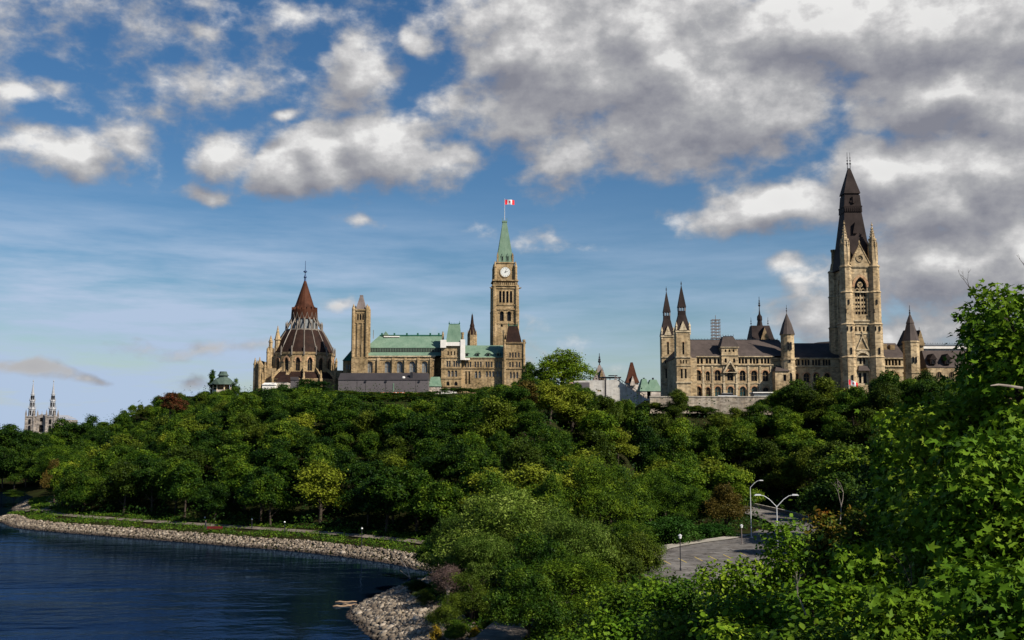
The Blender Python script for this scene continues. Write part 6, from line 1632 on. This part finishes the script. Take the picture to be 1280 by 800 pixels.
# ground cover on the viewpoint's bank and round the lot
n = 60000; y = ru.uniform(8, 150, n); px = ru.uniform(600, 1400, n); x = (px-640)/F*y
d = inland(x, y); lx = np.array(lot)
z = ground(x, y, d)
k = (d > 7) & (np.min((x[:, None]-tr[None, :, 0])**2+(y[:, None]-tr[None, :, 1])**2, axis=1) > 8)
k &= ~((y > 138) & (px > 790))
x, y, z = x[k], y[k], z[k]
pos = np.column_stack([x, y, z + ru.uniform(.02, .7, len(x))*np.clip(y/40, .4, 1.6)])
co, fc = leaves(pos, np.array([0, -.3, .8]) + ru.normal(size=(len(x), 3))*.6, np.clip(y*.005, .1, .5)*ru.uniform(.7, 1.5, len(x)), ru)
tag(obj('ground_cover', np_mesh('ground_cover', co, fc), [LM['green']]), 'leafy ground cover on the near bank under the thicket', 'ground cover', None, 'stuff')

# ================================================================== small things
def street_lamp(px, Y, arms, label, top, name='street_lamp'):
    x = X(px, Y, 640); z0 = max(float(ground(x, Y)), 3.0); zt_ = Z(top, Y)
    t = thing(name, (x, Y, z0), label, 'street lamp')
    b = MB(); b.prism(x, Y, z0-.2, z0+.25, .28, .28, 8); b.tube([(x,Y,z0),(x,Y,zt_)], [.11,.06], 8); b.build('pole', M['white_metal'], t)
    for dx in arms:
        a = MB(); sg = 1 if dx > 0 else -1; L_ = abs(dx)
        a.tube([(x,Y,zt_-.05),(x+sg*.35*L_,Y,zt_+.55*L_*.62),(x+sg*.6*L_,Y,zt_+.55*L_*.92),(x+sg*.8*L_,Y,zt_+.55*L_)], [.05,.043,.038,.035], 6); a.build('arm', M['white_metal'], t)
        h = MB(); h.frust((min(x+sg*.74*L_,x+sg*1.1*L_),max(x+sg*.74*L_,x+sg*1.1*L_),Y-.10,Y+.10), zt_+.55*L_-.06, (min(x+sg*.78*L_,x+sg*1.02*L_),max(x+sg*.78*L_,x+sg*1.02*L_),Y-.08,Y+.08), zt_+.55*L_+.1); h.build('lamp_head', M['white_metal'], t)
    return t
street_lamp(938.5, 196, [2.2], 'tall white street lamp with one arm beside the lane', 609)
street_lamp(971, 122, [-2.3, 2.3], 'white street lamp with two arms rising out of the bushes', 633)
street_lamp(863.5, 232, [], 'thin pale lamp pole without an arm behind the soft green trees', 590, 'lamp_pole')
def post_lamp(px, Y, top, label, globe=False, group=None, mat='iron'):
    x = X(px, Y, 690); z0 = float(ground(x, Y)); z1 = Z(top, Y)
    t = thing('post_lamp', (x, Y, z0), label, 'lamp', group)
    b = MB(); b.prism(x, Y, z0-.1, z0+.4, .16, .13, 8); b.tube([(x,Y,z0+.4),(x,Y,z1-.5)], [.075,.06], 8); b.build('post', M[mat], t)
    h = MB()
    if globe: h.ball((x,Y,z1-.16), .17, 10, 6)
    else: h.prism(x, Y, z1-.5, z1-.1, .17, .26, 8)
    h.build('lamp_glass', M['lamp_glass'], t)
    if not globe:
        c = MB(); c.prism(x, Y, z1-.098, z1+.1, .32, .05, 8); c.build('cap', M['white_metal'], t)
post_lamp(850.3, 150, 668.5, 'small black post lamp with a white head in the parking lot')
post_lamp(927.5, 186, 656, 'small post lamp with a white head left of the tall white lamp', mat='lead')
for px, Y, top in ((255,236,646),(314,222,648),(355,214,651.5),(452,196,659.5)):
    lab = {255:'white globe lamp on the shore path left of the red bench',314:'white globe lamp on the shore path just right of the red bench',355:'white globe lamp on the shore path near the middle of the bay',452:'white globe lamp on the shore path nearest the cove'}[px]
    post_lamp(px, Y, top, lab, True)
# red bench on the path with walkers
def bench(px, Y, label):
    x = X(px, Y, 660); z0 = float(ground(x, Y))+.05; t = thing('park_bench', (x, Y, z0), label, 'bench')
    for nme, bx in (('seat',(x-1.6,x+1.6,Y-.25,Y+.25,z0+.42,z0+.5)),('backrest',(x-1.6,x+1.6,Y+.26,Y+.33,z0+.55,z0+.95))):
        b = MB(); b.box(*bx); b.build(nme, M['red_paint'], t)
    for dx in (-1.4, 1.4):
        b = MB(); b.box(x+dx-.06, x+dx+.06, Y-.2, Y+.34, z0, z0+.42-.003); b.build('leg', M['iron'], t)
bench(268, 222, 'long dark red bench beside the shore path under the bluff')
def person(px, Y, label, shirt, trousers, z0, rz=0.0, stride=.25):
    x = X(px, Y, 655)
    J = {'pelvis':(0,0,.95),'waist':(0,0,1.12),'chest':(0,-.01,1.38),'neck':(0,-.01,1.53),'head':(0,-.03,1.66),'crown':(0,-.02,1.75)}
    V = list(J.values()); E = [(0,1),(1,2),(2,3),(3,4),(4,5)]; Rr = [.15,.135,.17,.06,.105,.07]
    def chain(root, P, R_):
        k = root
        for p, q in zip(P, R_): V.append(p); Rr.append(q); E.append((k, len(V)-1)); k = len(V)-1
    for sg in (-1, 1):
        f = sg*stride
        chain(2, [(sg*.19,0,1.43),(sg*.25,f*.3,1.16),(sg*.26,f*.6-.06,.93),(sg*.26,f*.7-.08,.82)], [.065,.05,.038,.035])
        chain(0, [(sg*.1,-f*.1,.88),(sg*.11,-f*.55,.5),(sg*.11,-f*.85+.05,.09),(sg*.11,-f*.85-.11,.05)], [.1,.065,.045,.04])
    me = bpy.data.meshes.new('person'); me.from_pydata(V, E, [])
    o = bpy.data.objects.new('person', me); COL.objects.link(o)
    sk = o.modifiers.new('skin', 'SKIN'); 
    for i, q in enumerate(Rr): me.skin_vertices[0].data[i].radius = (q, q)
    me.skin_vertices[0].data[0].use_root = True
    sub = o.modifiers.new('sub', 'SUBSURF'); sub.levels = 1; sub.render_levels = 1
    m, nt, p = new_mat('person_clothes')
    tc = nd(nt, 'ShaderNodeTexCoord'); se = nd(nt, 'ShaderNodeSeparateXYZ'); nt.links.new(tc.outputs['Object'], se.inputs[0])
    r_ = nd(nt, 'ShaderNodeValToRGB'); r_.color_ramp.interpolation = 'CONSTANT'; el = r_.color_ramp.elements
    for q, c in ((.28, trousers), (.54, shirt)): e = el.new(q); e.color = (*c, 1)
    el[0].color = (.03,.02,.02,1); el[-1].position = .86; el[-1].color = (.35,.2,.14,1); e = el.new(.96); e.color = (.04,.025,.015,1)
    mr = nd(nt, 'ShaderNodeMapRange'); nt.links.new(se.outputs[2], mr.inputs[0]); mr.inputs[2].default_value = 1.8
    el[1].position = .04
    nt.links.new(mr.outputs[0], r_.inputs[0]); nt.links.new(r_.outputs[0], p.inputs['Base Color']); p.inputs['Roughness'].default_value = .9
    me.materials.append(m); o.location = (x, Y, z0); o.rotation_euler = (0, 0, rz)
    tag(o, label, 'person')
person(257, 219.5, 'person in dark clothes walking on the shore path left of the red bench', (.02,.02,.03), (.03,.03,.04), 2.5, 1.4)
# driftwood and dead limbs
def log(pa, pb, Y, rad, label, name='driftwood_log', mat='drift', zz=.05):
    a = W(*pa, zz); b_ = W(*pb, zz); b = MB(); n = 5
    b.tube([(a[0]+(b_[0]-a[0])*i/n, a[1]+(b_[1]-a[1])*i/n + .15*math.sin(i*2.1), zz+.04*math.sin(i*1.7)) for i in range(n+1)], [rad*.6,rad,rad*1.05,rad*.9,rad*.85,rad*.4], 8)
    tag(b.build(name, M[mat], None, True, (a[0], a[1], zz)), label, 'log')
log((419,752.6),(446,752.2), 0, 0.12, 'upper pale driftwood log floating at the tip of the rocks')
log((416,758),(440,757.2), 0, 0.13, 'lower pale driftwood log floating at the tip of the rocks')
log((428,755.6),(447,755.6), 0, 0.10, 'short driftwood log between the two longer ones')
b = MB(); p0, p1 = W(513,721,.3), W(506,711,.3)
b.tube([(p0[0],p0[1],-.2),((p0[0]+p1[0])/2,(p0[1]+p1[1])/2-.3,.9),(p1[0]-.6,p1[1]-1,1.9)],[.14,.1,.04],6); b.tube([(p0[0],p0[1],.1),(p0[0]-1.6,p0[1]+.3,1.2)],[.09,.03],5)
tag(b.build('dead_branch', M['bark_pale'], None, True, (p0[0],p0[1],0)), 'dead grey branch sticking out of the water by the cove', 'branch')
for i, (xa, ya, xb, yb, Y, lab) in enumerate([(603,532,606.5,546,330,'leaning bare white trunk below the clock tower, left of another'),(619,520,621,533,335,'leaning bare white trunk below the clock tower, right one'),(451.5,598,452,608,235,'bare pale trunk low on the dark bluff above the shore path'),(866,590,866,600,225,'short pale snag behind the domed trees')]):
    b = MB(); b.tube([(X(xb,Y,yb)+.6,Y+1,Z(yb,Y)-5),(X(xb,Y,yb),Y,Z(yb,Y)),(X((xa+xb)/2+.4,Y),Y-.1,Z((ya+yb)/2,Y)),(X(xa,Y,ya),Y-.3,Z(ya,Y))],[.2,.16,.13,.06],6)
    tag(b.build('bare_snag', M['bark_pale'], None, True, (X(xb,Y,yb),Y,Z(yb,Y)-5)), lab, 'dead tree')
# stair and landing on the bluff under the grey shed
Y = 470.; th = thing('bluff_stair', (X(445,Y), Y, Z(510,Y)), 'dark steel stair with railings climbing the bluff below the grey shed', 'stairs')
b = MB()
for k in range(14): p = 454-k*1.45; q = 511-k*.75; b.box(X(p-1.4,Y), X(p,Y), Y-1, Y+1.4, Z(q+1.3,Y), Z(q,Y))
b.build('flight', M['grey_roof'], th)
b = MB(); b.tube([(X(454,Y),Y-1.05,Z(507.5,Y)),(X(433.5,Y),Y-1.05,Z(497,Y))], .12, 5); b.tube([(X(454,Y),Y-1.05,Z(509.5,Y)),(X(433.5,Y),Y-1.05,Z(499,Y))], .08, 5)
for k in range(7): p = 454-k*3.4; q = 507.5-k*1.75; b.box(X(p,Y)-.07, X(p,Y)+.07, Y-1.12, Y-.98, Z(q+3.5,Y), Z(q,Y))
b.build('handrail', M['lead'], th)
th = thing('lookout_wall', (X(478,468), 468, Z(514,468)), 'short pale stone wall on the bluff below the orange barriers', 'wall')
b = MB(); b.box(X(471,468), X(486,468), 468, 470, Z(518,468), Z(510,468)); b.build('wall_face', M['pale_stone'], th); b = MB(); b.box(X(470.6,468), X(486.4,468), 467.8, 470.2, Z(510,468)+.01, Z(509,468)); b.build('coping', M['kerb'], th)
# sea wall across the inlet at far left
th = thing('inlet_wall', (X(-20,412), 412, 0), 'long pale stone quay wall across the inlet behind the point', 'wall')
b = MB(); b.box(X(-160,412), X(26,412), 412, 414, -1, 1.3); b.build('wall_face', M['pale_stone'], th); b = MB(); b.box(X(-160,412), X(26,412), 411.8, 414.2, 1.303, 1.6); b.build('coping', M['kerb'], th)
th = thing('far_house', (X(134,520), 520, 14), 'small pale building with a red top showing at the left end of the bluff', 'house')
b = MB(); b.box(X(129,520), X(136.5,520), 520, 526, 8, Z(533.5,520)); b.build('wall', M['pale_stone'], th); b = MB(); b.box(X(131.5,520), X(133,520), 521, 522, Z(533.5,520)+.01, Z(529,520)); b.build('chimney', M['red_paint'], th)
# ================================================================== light and sky
SUN_EL, SUN_AZ = math.radians(38), math.radians(128)     # azimuth clockwise from +Y
S_ = Vector((math.cos(SUN_EL)*math.sin(SUN_AZ), math.cos(SUN_EL)*math.cos(SUN_AZ), math.sin(SUN_EL)))
sl_ = bpy.data.lights.new('sun', 'SUN'); sl_.energy = 5.0; sl_.angle = math.radians(.53); sl_.color = (1.0, .93, .82)
so = bpy.data.objects.new('sun', sl_); COL.objects.link(so); so.rotation_euler = S_.to_track_quat('Z', 'Y').to_euler()
wd = bpy.data.worlds.new('World'); SC.world = wd; wd.use_nodes = True
nt = wd.node_tree; nt.nodes.clear()
out = nd(nt, 'ShaderNodeOutputWorld'); sky = nd(nt, 'ShaderNodeTexSky', sky_type='NISHITA')
sky.sun_disc = False; sky.sun_elevation = SUN_EL; sky.sun_rotation = SUN_AZ; sky.air_density = 1.0; sky.dust_density = .6; sky.ozone_density = 2.2
tc = nd(nt, 'ShaderNodeTexCoord'); sep = nd(nt, 'ShaderNodeSeparateXYZ'); nt.links.new(tc.outputs['Generated'], sep.inputs[0])
def mth(op, a, b=None, c=None, clamp=False, t=None):
    t = t or nt
    n = nd(t, 'ShaderNodeMath', operation=op, use_clamp=clamp)
    for i, v in enumerate((a, b, c)):
        if v is None: continue
        if hasattr(v, 'links'): t.links.new(v, n.inputs[i])
        else: n.inputs[i].default_value = v
    return n.outputs[0]
az = mth('ARCTAN2', sep.outputs[0], sep.outputs[1]); el = mth('ARCSINE', sep.outputs[2])
cmb = nd(nt, 'ShaderNodeCombineXYZ'); nt.links.new(az, cmb.inputs[0]); nt.links.new(el, cmb.inputs[1])
def ang(px, py):
    v = (400-py)/F; d = Vector(((px-640)/F, CT-v*ST, ST+v*CT)).normalized()
    return math.atan2(d.x, d.y), math.asin(d.z)
# cloud masses: centre, half sizes (photo pixels), weight
BL = [(60,105,45,14,.42),(20,112,30,14,.42),(95,190,62,30,.72),(160,165,44,30,.50),(205,130,26,22,.36),(250,98,75,24,.45),(255,42,30,16,.38),(385,12,70,16,.36),
 (282,190,38,34,.70),(270,243,42,14,.6),(350,212,40,34,.85),(400,196,60,38,.9),(490,180,70,38,.92),(540,210,50,32,.62),
 (455,88,48,52,.8),(522,52,26,20,.55),(355,140,22,8,.5),(575,120,40,30,.36),
 (690,70,120,95,1.05),(620,20,90,40,.6),(700,185,70,46,.62),(830,60,140,85,1.15),(900,120,150,70,1.0),(960,140,90,56,.9),(1000,30,240,55,.9),(1200,30,180,60,1.0),(870,190,46,16,.6),(660,140,80,50,.7),
 (1120,150,70,34,.7),(1180,120,120,52,1.0),(1270,130,90,50,1.0),(960,178,60,34,.62),
 (920,268,80,22,.72),(985,255,90,36,.9),(1110,225,100,44,1.0),(1200,250,120,62,1.1),(1260,215,70,60,1.1),(1075,360,70,36,.75),(1180,330,110,54,.85),(1275,330,70,90,.95),(1000,330,26,10,.45),
 (690,300,40,12,.30),(612,285,24,10,.26),(424,380,22,8,.40),(250,430,70,10,.46),(34,466,40,9,.7),(110,474,16,6,.4),(452,280,18,6,.26),(640,470,30,6,.2),(240,468,30,10,.5),(600,460,100,30,.25),(140,50,270,80,.16),(1120,420,80,24,.5),(1262,400,70,44,.6),(1040,395,60,30,.6),(780,160,90,50,.7),(285,95,40,22,.4)]
grp = bpy.data.node_groups.new('cloud_density', 'ShaderNodeTree')
grp.interface.new_socket('Vector', in_out='INPUT', socket_type='NodeSocketVector'); grp.interface.new_socket('Density', in_out='OUTPUT', socket_type='NodeSocketFloat')
gi = nd(grp, 'NodeGroupInput'); go = nd(grp, 'NodeGroupOutput')
def vm(op, a, b=None, t=grp):
    n = nd(t, 'ShaderNodeVectorMath', operation=op)
    for i, v in enumerate((a, b)):
        if v is None: continue
        if hasattr(v, 'links'): t.links.new(v, n.inputs[i])
        else: n.inputs[i].default_value = v
    return n.outputs['Value'] if op == 'LENGTH' else n.outputs[0]
def nz(scale, detail, rough, vec, col=False, t=grp):
    n = nd(t, 'ShaderNodeTexNoise'); n.inputs['Scale'].default_value = scale; n.inputs['Detail'].default_value = detail; n.inputs['Roughness'].default_value = rough
    t.links.new(vec, n.inputs['Vector']); return n.outputs[1 if col else 0]
V0 = gi.outputs[0]
wv = vm('MULTIPLY', vm('SUBTRACT', nz(9, 3, .55, V0, True), (.5,.5,.5)), (.085,.05,0))
Vw = vm('ADD', V0, wv)
acc = None
for px, py, rx, ry, w in BL:
    a, e = ang(px, py); ax, ex = rx/F*1.08, ry/F*1.12
    l = vm('LENGTH', vm('MULTIPLY', vm('SUBTRACT', Vw, (a, e, 0)), (1/ax, 1/ex, 0)))
    v = mth('MULTIPLY_ADD', l, -w*.85, w, t=grp)
    acc = v if acc is None else mth('SMOOTH_MAX', acc, v, .12, t=grp)
Vs = vm('MULTIPLY', V0, (1, 1.5, 1))
f1 = nz(9, 10, .60, Vs); f2 = nz(30, 8, .62, Vs)
bl_ = mth('ABSOLUTE', mth('MULTIPLY_ADD', nz(17, 5, .5, vm('ADD', Vs, (3.1, 1.7, 0))), 2.0, -1.0, t=grp), t=grp)
den = mth('MULTIPLY_ADD', bl_, -.55, mth('ADD', mth('MAXIMUM', acc, -.6, t=grp), mth('ADD', mth('MULTIPLY_ADD', f1, 1.35, -.69, t=grp), mth('MULTIPLY_ADD', f2, .42, -.08, t=grp), t=grp), t=grp), t=grp)
grp.links.new(den, go.inputs[0])
def density(off):
    g = nd(nt, 'ShaderNodeGroup'); g.node_tree = grp
    nt.links.new(vm('ADD', cmb.outputs[0], off, nt), g.inputs[0]); return g.outputs[0]
elr = nd(nt, 'ShaderNodeMapRange', interpolation_type='SMOOTHSTEP'); nt.links.new(el, elr.inputs[0]); elr.inputs[1].default_value = .235; elr.inputs[2].default_value = .10
d0 = density((0, 0, 0)); d1 = density((.010, .026, 0))
alpha = nd(nt, 'ShaderNodeMapRange', interpolation_type='SMOOTHSTEP'); nt.links.new(d0, alpha.inputs[0]); alpha.inputs[1].default_value = .0; alpha.inputs[2].default_value = .46; alpha.inputs[4].default_value = .97
lit0 = mth('MULTIPLY_ADD', mth('SUBTRACT', d0, d1), .92, .53)
fine = nd(nt, 'ShaderNodeTexNoise'); fine.inputs['Scale'].default_value = 60; fine.inputs['Detail'].default_value = 7; fine.inputs['Roughness'].default_value = .65; nt.links.new(cmb.outputs[0], fine.inputs['Vector'])
lit = mth('ADD', lit0, mth('MULTIPLY_ADD', fine.outputs[0], .36, -.18), clamp=True)
thick = nd(nt, 'ShaderNodeMapRange'); nt.links.new(d0, thick.inputs[0]); thick.inputs[1].default_value = .25; thick.inputs[2].default_value = 1.25
thick.inputs[3].default_value = .03; thick.inputs[4].default_value = -.05
lft = nd(nt, 'ShaderNodeMapRange', interpolation_type='SMOOTHSTEP'); nt.links.new(az, lft.inputs[0]); lft.inputs[1].default_value = .15; lft.inputs[2].default_value = -.38; lft.inputs[3].default_value = .35; lft.inputs[4].default_value = 1.0
lowl = nd(nt, 'ShaderNodeMapRange', interpolation_type='SMOOTHSTEP'); nt.links.new(el, lowl.inputs[0]); lowl.inputs[1].default_value = .135; lowl.inputs[2].default_value = .10
lowm = mth('MULTIPLY', lowl.outputs[0], mth('MULTIPLY_ADD', lft.outputs[0], 1.54, -.54, clamp=True))
lit2 = mth('MULTIPLY_ADD', elr.outputs[0], -.03, mth('MULTIPLY_ADD', lowm, -.36, mth('ADD', lit, thick.outputs[0])), clamp=True)
ccol = ramp(nt, lit2, [(.05, (.29,.295,.345)), (.36, (.41,.41,.445)), (.58, (.53,.53,.545)), (.80, (.76,.75,.75)), (1.0, (1.06,1.05,1.03))])
# thin high veil low on the left
vv = nd(nt, 'ShaderNodeVectorMath', operation='MULTIPLY'); nt.links.new(cmb.outputs[0], vv.inputs[0]); vv.inputs[1].default_value = (3.2, 22, 1)
veil = ramp(nt, nz(1.6, 6, .6, vv.outputs[0], False, nt), [(.36, (0,0,0)), (.68, (1,1,1))])
hz = nd(nt, 'ShaderNodeMapRange', interpolation_type='SMOOTHSTEP'); nt.links.new(el, hz.inputs[0]); hz.inputs[1].default_value = .085; hz.inputs[2].default_value = 0
bwv = nd(nt, 'ShaderNodeRGBToBW'); nt.links.new(veil, bwv.inputs[0])
va = mth('ADD', mth('MULTIPLY', mth('MULTIPLY', bwv.outputs[0], mth('MULTIPLY', elr.outputs[0], lft.outputs[0])), 1.5), mth('MULTIPLY', mth('MULTIPLY', hz.outputs[0], lft.outputs[0]), .62), clamp=True)
bg1 = nd(nt, 'ShaderNodeBackground'); hsv = nd(nt, 'ShaderNodeHueSaturation'); hsv.inputs['Saturation'].default_value = 1.32; hsv.inputs['Hue'].default_value = .503; nt.links.new(sky.outputs[0], hsv.inputs['Color']); nt.links.new(hsv.outputs[0], bg1.inputs[0]); bg1.inputs[1].default_value = SKY = .062
bg3 = nd(nt, 'ShaderNodeBackground'); bg3.inputs[0].default_value = (.42,.53,.70,1); bg3.inputs[1].default_value = .78
bg2 = nd(nt, 'ShaderNodeBackground'); nt.links.new(ccol, bg2.inputs[0]); bg2.inputs[1].default_value = .60
m1 = nd(nt, 'ShaderNodeMixShader'); nt.links.new(va, m1.inputs[0]); nt.links.new(bg1.outputs[0], m1.inputs[1]); nt.links.new(bg3.outputs[0], m1.inputs[2])
m2 = nd(nt, 'ShaderNodeMixShader'); nt.links.new(alpha.outputs[0], m2.inputs[0]); nt.links.new(m1.outputs[0], m2.inputs[1]); nt.links.new(bg2.outputs[0], m2.inputs[2])
nt.links.new(m2.outputs[0], out.inputs[0])
try: wd.cycles.sampling_method = 'MANUAL'; wd.cycles.sample_map_resolution = 512
except Exception: pass
# ================================================================== render settings
SC.render.engine = 'CYCLES'
SC.view_settings.view_transform = 'Standard'; SC.view_settings.look = 'None'; SC.view_settings.exposure = 0.42; SC.view_settings.gamma = 1.0
SC.view_settings.use_curve_mapping = False
cy_ = SC.cycles
cy_.max_bounces = 5; cy_.diffuse_bounces = 1; cy_.glossy_bounces = 2; cy_.transmission_bounces = 3; cy_.transparent_max_bounces = 4
cy_.use_denoising = True; cy_.sample_clamp_indirect = 4
